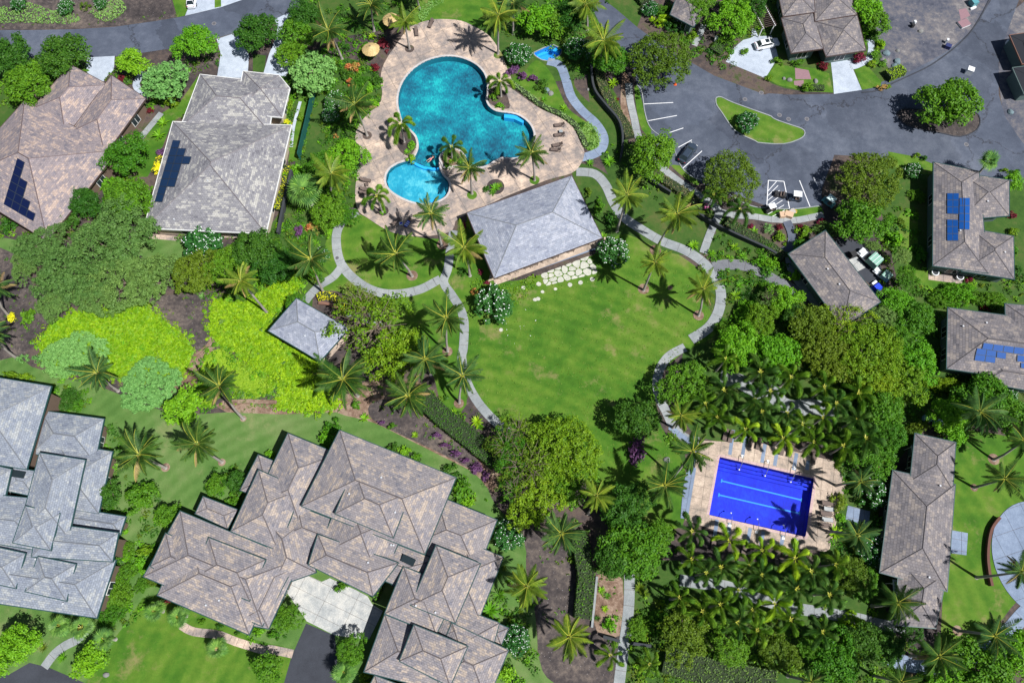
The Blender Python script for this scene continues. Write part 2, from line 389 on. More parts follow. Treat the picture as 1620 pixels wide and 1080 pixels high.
def path(name, pts, w, mat, slab=2.2, sm=5, piece='slab', joint=M_joint, gap=.05, thick=.03):
    """a walk: a joint-coloured bed and separately cast slabs on it"""
    c = [W(x, y)[:2] for x, y in smooth_pts(P(pts), sm, False)]
    c = resample(c, .55); L, R = offset_line(c, w); z = layer([tuple(p) for p in L]+[tuple(p) for p in R[::-1]], thick)
    vs = [(p.x, p.y, z) for p in L]+[(p.x, p.y, z) for p in R]; n = len(c)
    o = obj(name, mesh(name, vs, [(i, i+n, i+n+1, i+1) for i in range(n-1)], joint)); setp(o, kind='structure')
    EXC.append([tuple(p) for p in L]+[tuple(p) for p in R[::-1]])
    k = max(1, round(slab/.55)); zt = z+thick
    for i in range(0, n-1, k):
        j = min(i+k, n-1); a = list(L[i:j+1]); b = list(R[i:j+1])
        da = (a[1]-a[0]).normalized()*gap/2; db = (a[-1]-a[-2]).normalized()*gap/2
        a[0] = a[0]+da; b[0] = b[0]+da; a[-1] = a[-1]-db; b[-1] = b[-1]-db
        m = len(a); vs = [(p.x, p.y, zt) for p in a+b]+[(p.x, p.y, z+.001) for p in a+b]
        fs = [(q, q+m, q+m+1, q+1) for q in range(m-1)]
        fs += [(q+1, q+1+2*m, q+2*m, q) for q in range(m-1)]+[(m+q, q+3*m, q+1+3*m, m+q+1) for q in range(m-1)]
        fs += [(0, 2*m, 3*m, m), (m-1, 2*m-1, 4*m-1, 3*m-1)]
        obj(piece, mesh(piece, vs, fs, mat), o)
    return o
def slabs(name, outer, holes, mat, cell, ang, piece='slab', gap=.04, thick=.03, org=(0, 0), joint=M_joint, kind='structure', label=None):
    """paving cast in a grid of slabs; each slab is its own piece"""
    z = layer(outer, thick); V, T = tris2d(outer, holes)
    o = obj(name, mesh(name, [(x, y, z) for x, y in V], T, joint)); setp(o, kind=kind, label=label)
    EXC.append(outer); ca, sa = math.cos(ang), math.sin(ang)
    loc = [((x-org[0])*ca+(y-org[1])*sa, -(x-org[0])*sa+(y-org[1])*ca) for x, y in V]
    cells = {}
    for t in T:
        tri = [loc[i] for i in t]; xs = [q[0] for q in tri]; ys = [q[1] for q in tri]
        for i in range(math.floor(min(xs)/cell[0]), math.floor(max(xs)/cell[0])+1):
            for j in range(math.floor(min(ys)/cell[1]), math.floor(max(ys)/cell[1])+1):
                p = clip(tri, -1, 0, -(i*cell[0]+gap/2)); p = clip(p, 1, 0, (i+1)*cell[0]-gap/2)
                p = clip(p, 0, -1, -(j*cell[1]+gap/2)); p = clip(p, 0, 1, (j+1)*cell[1]-gap/2)
                if len(p) > 2 and abs(area(p)) > 1e-4: cells.setdefault((i, j), []).append(p)
    zt = z+thick
    for ps in cells.values():
        if sum(abs(area(p)) for p in ps) < .05: continue
        vs = []; fs = []
        for p in ps:
            k = len(vs); vs += [(x*ca-y*sa+org[0], x*sa+y*ca+org[1], zt) for x, y in p]; fs.append(tuple(range(k, k+len(p))))
        obj(piece, mesh(piece, vs, fs, mat), o)
    return o
def kerb(name, pts, mat, w=.2, h=.12, sm=5, closed=False):
    p = P(pts); p = smooth_pts(p+[p[0]] if closed else p, sm, False)
    c = resample([W(x, y)[:2] for x, y in p], .6); L, R = offset_line(c, w); z0 = 0; n = len(c)
    vs = [(q.x, q.y, z0+h) for q in L+R]+[(q.x, q.y, 0) for q in L+R]
    fs = [(i, i+n, i+n+1, i+1) for i in range(n-1)]+[(i+1, i+1+2*n, i+2*n, i) for i in range(n-1)]+[(n+i, i+3*n, i+1+3*n, n+i+1) for i in range(n-1)]
    fs += [(0, 2*n, 3*n, n), (n-1, 2*n-1, 4*n-1, 3*n-1)]
    return setp(obj(name, mesh(name, vs, fs, mat)), kind='structure')
# ------------------------------------------------------------ pool outlines (needed as holes)
POOL = ring('P 315,640 325,560 360,480 420,410 500,355 600,322 700,315 790,335 870,375 925,435 945,500 945,560 938,620 960,670 1010,705 1080,715 1160,730 1225,770 1265,820 1280,880 1262,950 1215,1005 1150,1035 1060,1030 1000,1055 Q 960,360 910,378 850,370 800,350 790,310 750,270 700,255 640,285 607,340 612,400 640,450 670,480 678,530 655,585 600,620 530,640 450,635 370,610 295,570 245,525 228,470 245,410 290,370 350,345 410,330 445,290 462,230 445,160 400,110 350,60 P 330,720', 3)
SPA = ring('P 1278,290 1345,258 1412,230 1476,262 1470,295 1445,318 1420,335 1380,343 1335,334 1300,312')
LAP = ring('px 1138.3,722.5 1287.5,757 1274,849 1121.7,814.2')
HOLES = [POOL, SPA, LAP]
sheet_big = [(-900, -700), (900, -700), (900, 1100), (-900, 1100)]
V, T = tris2d(sheet_big, HOLES)
ground_o = obj('ground', mesh('ground', [(x, y, 0) for x, y in V], T, M_soil)); setp(ground_o, kind='structure')

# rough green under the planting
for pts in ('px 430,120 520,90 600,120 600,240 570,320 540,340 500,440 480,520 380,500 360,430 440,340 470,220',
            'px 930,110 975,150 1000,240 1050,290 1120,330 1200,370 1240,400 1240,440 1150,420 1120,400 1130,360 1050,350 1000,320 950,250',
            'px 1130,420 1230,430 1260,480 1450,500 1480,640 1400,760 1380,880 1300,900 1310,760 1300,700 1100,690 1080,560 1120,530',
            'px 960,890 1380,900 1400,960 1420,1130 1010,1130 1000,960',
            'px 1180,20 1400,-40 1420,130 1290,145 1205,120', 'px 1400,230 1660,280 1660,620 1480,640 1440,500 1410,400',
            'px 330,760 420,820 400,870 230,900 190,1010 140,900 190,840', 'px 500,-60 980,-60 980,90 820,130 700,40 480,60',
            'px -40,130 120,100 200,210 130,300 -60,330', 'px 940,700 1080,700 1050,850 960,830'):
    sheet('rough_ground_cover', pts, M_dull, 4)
# lawns
sheet('lawn', 'px -60,560 50,580 110,600 160,612 230,640 290,655 390,650 470,651 530,651 590,668 650,695 700,720 745,740 768,765 785,800 830,850 832,900 845,960 850,1010 853,1040 880,1080 890,1150 -60,1150', M_lawn2, 3)
sheet('lawn', 'px 200,985 250,940 400,1010 460,1035 450,1150 120,1150 150,1060', M_lawn, 3)
sheet('lawn', 'px 742,430 790,445 850,436 945,400 960,370 1000,370 1060,395 1110,430 1138,470 1140,510 1125,535 1085,555 1055,580 1040,600 1040,660 1075,720 1085,760 1080,830 1030,830 970,800 900,740 810,690 775,660 745,620 740,560 735,490 712,440', M_lawn, 4)
sheet('lawn', 'px 500,450 530,350 560,335 620,365 700,378 770,350 785,440 712,440 735,490 738,640 700,640 672,570 560,470', M_lawn, 3)
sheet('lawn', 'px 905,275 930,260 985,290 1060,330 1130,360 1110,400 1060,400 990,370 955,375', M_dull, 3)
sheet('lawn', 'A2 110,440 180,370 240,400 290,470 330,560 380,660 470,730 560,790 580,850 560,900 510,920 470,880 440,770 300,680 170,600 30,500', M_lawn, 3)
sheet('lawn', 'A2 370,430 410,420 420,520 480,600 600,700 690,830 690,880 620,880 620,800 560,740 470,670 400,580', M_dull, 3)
sheet('lawn', 'px 668,-20 690,2 720,-15 780,-5 800,30 770,45 720,33 680,35 655,35', M_lawn, 3)
sheet('lawn', 'A0 1215,455 1180,560 1130,700 1050,745 1010,850 960,980 900,1080 830,1080 880,850 990,690 1100,620 1150,550', M_lawn)
sheet('lawn', 'B0 860,410 1140,430 1150,540 1000,580 860,520', M_lawn2, 3)
sheet('lawn', 'B0 -60,410 130,430 180,480 120,530 -60,510', M_lawn2, 3)
sheet('lawn', 'B3 850,290 900,240 972,245 972,590 1040,600 1040,660 1250,690 1100,720 960,700 900,560 860,420', M_lawn, 2)
sheet('lawn', 'px 1500,690 1530,680 1660,720 1660,880 1600,960 1560,1010 1520,1040 1490,1030 1495,900 1510,780', M_lawn, 3)
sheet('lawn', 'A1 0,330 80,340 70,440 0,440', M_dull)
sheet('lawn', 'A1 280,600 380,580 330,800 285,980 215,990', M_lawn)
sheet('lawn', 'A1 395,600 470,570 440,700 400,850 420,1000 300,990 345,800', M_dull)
# lime beds, gravel beds
sheet('planting_bed', 'px 440,640 440,600 470,560 530,620 530,652 358,652 356,632', M_straw, 2)
sheet('planting_bed', 'px 530,625 560,610 600,600 665,605 700,640 760,690 800,700 790,770 775,775 750,748 700,722 640,692 590,668 530,651', M_straw, 3)
sheet('gravel_bed', 'px 585,640 620,632 680,665 740,710 765,745 745,742 700,718 640,690 590,664', M_lava, 3)
sheet('gravel_bed', 'px 240,470 330,470 335,540 320,590 300,605 285,600 306,560 290,530 260,505 235,485', M_lava, 3)
sheet('planting_bed', 'px 306,560 318,552 330,540 335,520 345,540 322,575 312,600 300,625 275,628 262,610 290,592', M_straw, 3)
sheet('gravel_bed', 'px -60,400 20,400 60,470 75,500 60,540 20,565 -60,560', M_lava, 3)
sheet('gravel_bed', 'px 828,834 850,838 895,860 905,900 905,975 890,985 905,1000 950,1005 985,1010 975,1080 960,1150 890,1090 858,1060 850,1000 851,960 845,920 832,870', M_lava, 3)
sheet('planting_bed', 'px 942,910 985,915 980,1005 945,1000 938,960', M_straw, 2)
sheet('gravel_bed', 'px -60,-60 265,-60 272,10 280,27 240,35 180,42 100,46 -60,47', M_lava, 0)
sheet('gravel_bed', 'A0 1140,400 1250,395 1300,330 1330,300 1340,390 1280,400 1240,440 1150,455', M_lava, 2)
sheet('planting_bed', 'px 1180,910 1300,900 1290,1030 1180,1040', M_dull, 2)
sheet('bare_lot', 'px 1392,-60 1600,-60 1567,0 1545,40 1510,75 1480,95 1455,112 1425,120 1400,100 1385,40', M_dirt, 3)
sheet('bare_lot', 'px 1600,20 1680,-10 1680,230 1640,250 1610,215 1588,180 1580,110 1590,60', M_dirt, 3)
sheet('planting_bed', 'A2 720,440 760,500 780,620 800,830 720,800 700,600', M_straw, 2)
sheet('planting_bed', 'px 1105,455 1135,440 1200,460 1200,500 1180,520 1130,500', M_dull, 2)
# roads
sheet('road', 'A0 -300,185 180,185 450,180 700,165 950,130 1130,100 1350,45 A1 -30,-30 100,-250 500,-250 310,0 285,50 130,122 0,180 A0 1440,200 1300,240 1060,295 880,322 700,345 560,350 200,365 -300,390', M_asph)
sheet('road', 'px 940,-60 955,0 975,15 1010,45 1060,80 1130,120 1210,150 1216,148 1250,150 1318,149 1360,143 1400,128 1440,113 1470,98 1500,80 1530,55 1552,28 1568,0 1580,-60 1680,-60 1612,0 1590,60 1580,100 1580,150 1590,185 1610,215 1640,255 1680,300 1560,280 1450,262 1400,250 1320,245 1300,300 1300,330 1255,335 1210,325 1170,310 1110,290 1060,262 1030,215 1016,160 1008,135 1000,100 960,60 900,-60', M_asph)
sheet('driveway', 'A0 1130,98 1145,60 1150,-150 1400,-150 1480,0 1350,45', M_cdrv)
sheet('lawn', 'A0 1310,-150 1345,-150 1350,42 1310,50', M_lawn)
sheet('lawn', 'A0 1010,-150 1150,-150 1145,60 1128,97 1082,108', M_lawn)
sheet('driveway', 'A0 535,352 700,343 695,430 660,460 630,500 560,470 530,440 522,390', M_cdrv)
sheet('driveway', 'A0 1322,240 1445,200 1520,340 1510,480 1325,470 1347,330', M_cdrv)
sheet('driveway', 'A1 285,48 128,122 150,170 140,230 100,330 65,447 210,470 230,380 175,330 185,200 255,100', M_cdrv)
sheet('driveway', 'A2 1343,378 1395,290 1450,245 1500,232 1500,180 1520,175 1540,222 A3 80,220 105,290 120,350 42,478', M_cdrv)
sheet('driveway', 'A3 440,370 580,350 575,420 630,550 460,575 455,500', M_cdrv)
sheet('lawn', 'A3 585,425 660,398 750,500 745,528 632,550', M_lawn, 0)
sheet('lawn', 'A3 40,475 110,390 150,400 350,420 430,450 455,565 300,560 120,520', M_lawn, 0)
sheet('driveway', 'D1 325,715 500,790 515,950 515,1300 150,1300 190,1080 235,920', M_asphd)
sheet('driveway', 'D0 180,955 300,985 520,1080 520,1300 -300,1300 -300,1030 50,1030', M_asphd)
sheet('service_yard', 'B3 470,420 600,430 700,480 760,620 800,680 760,720 600,640 480,480', M_asphd, 2)
# traffic islands
sheet('traffic_island', 'A2 1282,600 1310,592 1380,625 1560,690 1620,712 A3 100,730 200,765 270,790 282,820 250,850 150,880 0,872 A2 1520,860 1400,800 1320,690 1285,640', M_lawn, 3)
kerb('kerb', 'A2 1282,600 1310,592 1380,625 1560,690 1620,712 A3 100,730 200,765 270,790 282,820 250,850 150,880 0,872 A2 1520,860 1400,800 1320,690 1285,640', M_conc, .18, .12, 3, True)
sheet('traffic_island', 'A3 840,700 880,665 1000,670 1200,650 1340,700 1335,790 1230,835 1120,815 1030,800 900,765', M_lava, 3)
kerb('kerb', 'A3 840,700 880,665 1000,670 1200,650 1340,700 1335,790 1230,835 1120,815 1030,800 900,765', M_asphd, .18, .12, 3, True)
kerb('kerb', 'A2 800,520 830,560 850,690 890,790 1010,880 1060,1000 1130,1075 B2 1280,90 1400,170 1480,210 1560,230 B3 0,225 200,235 380,215', M_conc, .16, .12)
kerb('kerb', 'G 1310,-40 1260,60 1190,190 1100,320 980,440 840,550 700,640 500,735 380,790 240,860 80,880', M_asphd, .22, .1)
sheet('lawn', 'A2 785,530 815,545 850,700 890,800 870,830 830,790 800,680', M_lawn, 2)
sheet('lawn', 'A2 1000,1010 1060,1010 1140,1080 B2 1180,70 1160,90 1060,20 1010,-30', M_lawn, 2)
sheet('lawn', 'B2 1480,215 1620,235 B3 120,240 260,228 380,212 400,262 240,285 100,290 0,270 B2 1500,250', M_lawn, 0)
sheet('lawn', 'A3 790,925 950,955 1065,1000 1060,1060 930,1070 800,1000', M_lawn, 0)
# painted bay lines
def stripe(a, b, w=.13, name='bay_line'):
    A, B = (W(*P(a)[0]), W(*P(b)[0])); t = (B-A).normalized(); n = Vector((-t.y, t.x, 0))*w/2; z = layer([tuple(q[:2]) for q in (A-n, B-n, B+n, A+n)])
    return setp(obj(name, mesh(name, [(q.x, q.y, z) for q in (A-n, B-n, B+n, A+n)], [(0, 1, 2, 3)], M_pale)), kind='structure')
for a, b in (('A2 845,636', 'A2 1022,627'), ('A2 870,738', 'A2 1045,706'), ('A2 1000,810', 'A2 1084,782'), ('A2 1053,900', 'A2 1136,855'), ('A2 1078,1030', 'A2 1198,922'),
             ('B3 50,220', 'B3 60,60'), ('B3 60,60', 'B3 155,66'), ('B3 155,66', 'B3 190,235'), ('B3 250,60', 'B3 314,220'), ('B3 335,40', 'B3 362,95')): stripe(a, b)
for k in range(7):
    x0, y0 = 56, 95+k*28; stripe('B3 %d,%d' % (x0, y0+32), 'B3 %d,%d' % (min(110+k*9, 160), max(66, y0-34+k*2)), .1)
# paths
path('footpath', 'B1 640,250 560,295 515,370 512,470 535,560 590,635 680,705 780,745 900,750 1020,725 1110,680', 1.55, M_conc)
path('footpath', 'B1 1225,365 1205,480 1190,600 1165,680 1215,760 1265,840 1290,930 1285,1080 C1 1275,100 1300,230 1360,350 1440,450 1520,520 1600,560', 1.45, M_conc)
path('footpath', 'B1 1110,680 1150,660', 1.5, M_conc)
path('footpath', 'B1 540,590 490,650 410,700 350,760 320,800', 1.4, M_conc)
path('spa_path', 'A2 255,375 330,400 365,480 400,590 470,680 550,755 598,840 580,915 500,955 420,965', 1.7, M_cblu)
path('footpath', 'A2 430,1050 B2 540,20 610,90 660,200 720,285 830,360 950,430 1080,480 1180,540 1250,610 1305,710 1312,800 1285,890 1230,965 1130,1030', 1.7, M_conc)
path('footpath', 'C2 1095,35 990,95 930,200 930,320 980,430 1030,530 1100,590 1180,612', 1.45, M_conc)
path('footpath', 'B2 1205,505 1230,430 1265,340 1300,265 1270,215 1190,160 1060,70 960,-10 A2 870,950 810,840 785,730 760,620 750,510', 1.35, M_conc)
path('footpath', 'B2 1310,255 1400,275 1500,280 1620,300 B3 100,300 220,305 330,285 400,270', 1.2, M_conc)
path('gravel_path', 'B2 1265,590 1340,575 1450,580 1560,620 B3 100,670 200,720 290,800', 1.9, ground('grey fines', [(.3, (.12, .125, .14)), (.7, (.2, .205, .22))], (.2, 1, 12)), 3)
path('footpath', 'B3 170,310 200,380 200,450 150,500', 1.5, M_asph)
path('footpath', 'D2 755,415 752,600 735,760 715,900 690,1100', 1.55, M_conc)
path('court_path', 'D2 1060,450 1180,470 1350,490 1500,550 1620,590 D3 200,620 400,650 620,690 750,725 900,740', 1.6, M_conc, 1.8)
path('court_path', 'D3 620,690 640,760 655,820', 1.6, M_conc, 1.8)
path('court_path', 'C2 1310,220 1440,250 1560,330 C3 60,300 180,400 340,400 470,450', 2.6, M_conc, 1.8)
path('court_path', 'C2 1000,520 1090,590 1150,630 1140,720 1120,800 1100,900 1085,1080', .9, M_cblu, 1.8)
path('footpath', 'D0 270,985 330,905 400,850 470,815 540,745', 1.25, M_conc, 1.4)
path('footpath', 'D0 1105,725 1180,765 1330,785 1450,830 1620,880 D1 100,872 245,902', 1.15, M_deck, 1.1)
path('footpath', 'A0 885,660 800,790', 1.1, M_conc); path('footpath', 'A0 985,690 860,840', 1.1, M_conc); path('footpath', 'A0 880,440 830,520 900,600', 1.3, M_cdrv)
path('footpath', 'A1 290,620 250,770 235,900', .55, M_cdrv)
path('plaza_path', 'D3 790,925 900,960 1080,975 1240,945 1380,870 1500,790 1600,680 1640,640', 2.1, M_cblu)
path('footpath', 'A3 680,240 690,300 670,360 600,400 560,410', 1.3, M_cdrv)
path('footpath', 'A2 1150,280 1190,200 1210,150', 1.1, M_conc)
path('garden_steps', 'B0 900,398 1090,415', .9, M_deck); path('garden_steps', 'B0 1340,392 1510,402', .9, M_deck)
path('footpath', 'D0 735,250 780,300', 1.2, M_deck, .9)
_c = W(1652, 885); slabs('plaza', [(_c.x+7.6*math.cos(a*math.pi/24), _c.y+8.6*math.sin(a*math.pi/24)) for a in range(48)], (), M_cblu, (3, 3), .3)
for q in ('C3 545,1000 680,1035 675,1090 D3 665,125 560,90 530,80', 'D3 1165,145 1277,165 1268,300 1160,285'):
    slabs('concrete_pad', ccw(ring(q)), (), M_cblu, (1.6, 1.6), -.2)
# pool decks
DECK = ccw(ring('A1 790,420 830,340 860,300 900,240 960,170 1060,130 1150,120 1270,130 1360,170 1440,220 1500,300 1530,360 1560,440 1590,520 A2 0,520 60,560 200,660 330,720 410,780 450,860 480,930 460,1000 400,1060 B2 250,60 0,160 B1 1480,190 1260,290 1230,340 1200,375 1080,400 950,400 830,370 700,290 640,240 625,130 640,0 A1 640,1000 655,900 625,860 640,780 700,700 760,650 790,580 780,500', 3))
GARD = [ring(q, 3) for q in ('P 290,900 330,860 365,810 400,830 435,880 445,940 420,1000 390,1025 330,990', 'P 945,560 1000,540 1070,560 1100,620 1105,685 1030,680 975,655 945,620')]
slabs('pool_deck', DECK, [POOL], M_deck, (3.4, 3.4), math.radians(28), gap=.05, org=tuple(W(700, 100)[:2]), label='tan stamped concrete deck around the free-form lagoon pool')
LDECK = ccw(ring('px 1108,697 1200,700 1322,730 1338,765 1312,868 1306,872 1200,862 1083,822 1098,745'))
slabs('lap_deck', LDECK, [LAP], M_deck2, (1.75, 1.75), math.radians(-12.5), gap=.04, org=tuple(W(1138, 722)[:2]), label='tan slab deck around the rectangular lap pool')
def strip_slab(pts, w=1.0, mat=M_cblu):
    a, b = [Vector(W(*q)[:2]) for q in P(pts)]; t = (b-a).normalized(); n = Vector((-t.y, t.x))*w/2; z = layer([tuple(q) for q in (a-n, b-n, b+n, a+n)])
    return setp(obj('paving_band', mesh('paving_band', [(q.x, q.y, z) for q in (a-n, b-n, b+n, a+n)], [(0, 1, 2, 3)], mat)), kind='structure')
for q in ('L 480,120 445,355', 'L 595,180 565,370', 'L 780,255 750,430', 'L 895,320 870,460', 'L 1080,340 1050,500', 'L 1190,410 1175,500',
          'M 325,490 300,660', 'M 445,520 430,640', 'M 640,570 615,700', 'M 765,600 740,730', 'M 950,640 925,780', 'M 1075,670 1050,780'): strip_slab(q, .55)
strip_slab('C2 1152,770 1102,1070', .5)
slabs('paved_court', ccw(ring('D1 262,388 420,462 470,440 630,512 700,550 730,600 795,640 710,812 500,788 330,702 205,522')), (), M_cwht, (4.2, 2.1), math.radians(-24), label='pale concrete motor court of the large house')
slabs('garden_terrace', ccw(ring('B3 1038,610 1250,640 1240,692 1036,665')), (), M_deck, (1.5, 1.5), -.12)
slabs('garden_terrace', ccw(ring('B1 560,885 700,820 730,870 820,960 600,900')), (), M_conc, (1.2, 1.2), -.5)
slabs('terrace', ccw(ring('px 772,446 960,384 957,372 925,362 780,420')), (), M_deck2, (1.4, 1.4), .33)
slabs('shed_terrace', ccw(ring('B3 150,500 200,560 400,780 430,850 330,830 180,640')), (), M_conc, (1.6, 1.6), -.9)
slabs('service_apron', ccw(ring('B3 548,545 600,525 655,590 605,615')), (), M_cwht, (2.2, 2.2), -.9)
strip_slab('B2 5,650 585,448', 1.15)
for q in ('G 1000,95 1070,80 1110,150 1020,195', 'A3 222,415 305,430 322,485 225,485', 'A3 215,495 275,490 275,535 218,520'):
    sheet('stone_slab', q, plain('mauve paver', (.26, .15, .17), .8))
# ------------------------------------------------------------ pools
def basin(name, ringp, depth, floor_mat, wall_mat, water_mat, label, cope_mat, cope_w=.36, cope_seg=1.3, waterz=-.1):
    p = ccw(ringp); n = len(p); sl_, mk_ = gmask(p, 3); z0 = float(GH[sl_][mk_].max())+.01
    root = empty(name, (p[0][0], p[0][1], 0)); setp(root, label, 'pool')
    q = root.location; rel = [(x-q.x, y-q.y) for x, y in p]
    V, T = tris2d(rel)
    obj('pool_floor', mesh('pool_floor', [(x, y, -depth) for x, y in V], T, floor_mat), root)
    vs = [(x, y, z0-.005) for x, y in rel]+[(x, y, -depth) for x, y in rel]
    obj('pool_wall', mesh('pool_wall', vs, [(i, n+i, n+(i+1) % n, (i+1) % n) for i in range(n)], wall_mat), root)
    obj('water', mesh('water', [(x, y, waterz) for x, y in V], T, water_mat), root)
    # coping stones butted round the rim
    c = resample([Vector(a) for a in rel+[rel[0]]], .4); L, R = offset_line(c, .001); k = max(1, round(cope_seg/.4)); m = len(c)
    for i in range(0, m-1, k):
        j = min(i+k, m-1); a = c[i:j+1]; out = []
        for t in range(i, j+1):
            d = (c[min(t+1, m-1)]-c[max(t-1, 0)]).normalized(); out.append(c[t]+Vector((d.y, -d.x))*cope_w)
        if len(a) < 2: continue
        d0 = (a[1]-a[0]).normalized()*.012; a[0] = a[0]+d0; out[0] = out[0]+d0
        h = len(a); vs = [(v.x, v.y, z0) for v in a+out]+[(v.x, v.y, z0-.12) for v in a+out]
        fs = [(u, u+h, u+h+1, u+1) for u in range(h-1)]+[(u+1, u+1+2*h, u+2*h, u) for u in range(h-1)]+[(h+u, u+3*h, u+1+3*h, h+u+1) for u in range(h-1)]
        obj('coping_stone', mesh('coping_stone', vs, fs, cope_mat), root)
    return root
def watermat(name, tint, sc=2.2, st=.35):
    m, nt, b, N, L = newmat(name)
    tr = N.new('ShaderNodeBsdfTransparent'); tr.inputs[0].default_value = (*tint, 1)
    gl = N.new('ShaderNodeBsdfGlossy'); gl.inputs['Roughness'].default_value = .06
    g = N.new('ShaderNodeNewGeometry').outputs['Position']
    n = noise(nt, sc, 4, .6, g); bm = N.new('ShaderNodeBump'); bm.inputs['Strength'].default_value = st; bm.inputs['Distance'].default_value = .12
    L.new(n.outputs[0], bm.inputs['Height']); L.new(bm.outputs[0], gl.inputs['Normal'])
    fr = N.new('ShaderNodeFresnel'); fr.inputs[0].default_value = 1.33; L.new(bm.outputs[0], fr.inputs['Normal'])
    mx = N.new('ShaderNodeMixShader'); L.new(fr.outputs[0], mx.inputs[0]); L.new(tr.outputs[0], mx.inputs[1]); L.new(gl.outputs[0], mx.inputs[2])
    L.new(mx.outputs[0], N['Material Output'].inputs[0]); return m
def poolfloor(name, stops, wave=1.6):
    m, nt, b, N, L = newmat(name); g = N.new('ShaderNodeNewGeometry').outputs['Position']
    a = noise(nt, .11, 4, .7, g); c = noise(nt, .6, 5, .75, g)
    mp = N.new('ShaderNodeMapping'); mp.inputs['Scale'].default_value = (1.6, .7, 1); mp.inputs['Rotation'].default_value = (0, 0, .6); L.new(g, mp.inputs[0])
    f = noise(nt, 2.4, 3, .6, mp.outputs[0])  # stretched noise: caustic light ripples painted into the mottled floor colour
    r = ramp(N, stops); L.new(mix(nt, .22, mix(nt, .38, a.outputs[0], c.outputs[0]), f.outputs[0]), r.inputs[0]); L.new(r.outputs[0], b.inputs['Base Color'])
    b.inputs['Roughness'].default_value = .7; MATS[name] = m; return m
W_clear = watermat('pool water', (.9, .98, 1)); W_lap = watermat('lap pool water', (.85, .9, 1), 3)
PF1 = poolfloor('turquoise pool plaster', [(.4, (.0, .06, .11)), (.47, (.0, .135, .2)), (.53, (.0, .22, .28)), (.6, (.01, .42, .42))])
PF2 = poolfloor('blue pool plaster', [(.4, (.003, .2, .32)), (.5, (.015, .31, .43)), (.6, (.13, .5, .55))])
PF3 = poolfloor('cobalt pool tile', [(.4, (.0, .01, .4)), (.5, (.0, .018, .55)), (.6, (.004, .045, .7))])
PF4 = poolfloor('spa tile', [(.4, (.01, .25, .7)), (.6, (.02, .36, .85))])
M_cope = ground('coping stone', [(.3, (.36, .34, .33)), (.6, (.52, .48, .46))], (.4, 2, 9))
M_copep = ground('pink coping stone', [(.3, (.38, .27, .26)), (.6, (.55, .4, .38))], (.4, 2, 9))
M_cyan = plain('cyan lane tile', (.02, .3, .62), .5)
M_step = plain('blue step tile', (.03, .42, .85), .5)
lag = basin('lagoon_pool', POOL, 1.3, PF1, plain('teal pool wall', (.01, .16, .22)), W_clear, 'large free-form lagoon pool with turquoise water and a pale rim', M_cope)
# blue sill that parts the round lower basin from the main pool, and the shallow floor of that basin
def under(name, pts, z0, z1, mat, root, sm=3):
    v = [W(x, y, 0) for x, y in (smooth_pts(P(pts), sm) if sm else P(pts))]; r = ccw([(p.x-root.location.x, p.y-root.location.y) for p in v])
    V, T = tris2d(r); n = len(r); k = len(V)
    vs = [(x, y, z1) for x, y in V]+[(x, y, z1) for x, y in r]+[(x, y, z0) for x, y in r]
    fs = T+[(k+i, k+n+i, k+n+(i+1) % n, k+(i+1) % n) for i in range(n)]
    return obj(name, mesh(name, vs, fs, mat), root)
under('shallow_floor', 'Q 414,333 450,352 500,378 560,385 605,382 612,400 640,452 668,482 676,530 653,583 598,618 530,636 452,631 372,606 297,566 248,523 232,470 248,412 292,372 352,347', -1.29, -.62, PF2, lag, 0)
under('sill', 'Q 408,326 450,350 505,374 560,382 606,380 608,394 560,396 495,388 445,366 412,345', -1.28, -.16, M_step, lag, 0)
under('bench', 'P 1070,716 1150,724 1210,764 1200,778 1140,750 1068,740', -1.28, -.3, M_step, lag, 0)
under('entry_step', 'Q 525,612 560,602 600,612 596,632 550,638 522,632', -1.28, -.25, M_step, lag, 2)
spa = basin('spa_pool', SPA, .9, PF4, plain('spa wall', (.02, .3, .7)), W_clear, 'small bright blue spa pool at the top of the slate path', M_conc, .2)
under('step', 'P 1405,236 1440,246 1466,266 1462,290 1425,270 1400,262', -.88, -.3, M_step, spa, 0); under('step', 'P 1300,292 1345,275 1395,256 1398,268 1350,288 1305,304', -.88, -.45, M_step, spa, 0)
lap = basin('lap_pool', LAP, 1.35, PF3, plain('cobalt pool wall', (.004, .008, .35)), W_lap, 'rectangular deep blue lap pool with two cyan lane lines', M_copep, .4, 1.1)
for a, b in (('L 375,603', 'L 1122,782'), ('L 350,736', 'L 1103,910')):
    A, B = [W(*P(q)[0], -1.35) for q in (a, b)]; t = (B-A).normalized(); n = Vector((-t.y, t.x, 0)); mb = MB()
    mb.box(((A+B)/2-lap.location+Vector((0, 0, .02))), ((B-A).length, .22, .03), math.atan2(t.y, t.x))
    for e, s in ((A, -1), (B, 1)): mb.box(e-lap.location+t*s*.1+Vector((0, 0, .0215)), (.2, .55, .03), math.atan2(t.y, t.x))
    mb.build('lane_line', M_cyan, lap)
for k in range(3):
    A, B = [W(*P(q)[0], -.1) for q in ('L %d,%d' % (350-k*8, 410+k*32), 'L %d,%d' % (1235-k*8, 617+k*32))]; t = B-A
    MB().box(((A+B)/2-lap.location)*1-Vector((0, 0, .35+.22*k)), (t.length-.1, .38, .3), math.atan2(t.y, t.x)).build('pool_step', PF3, lap)
M_steel = plain('brushed steel', (.5, .52, .55), .3, .8)
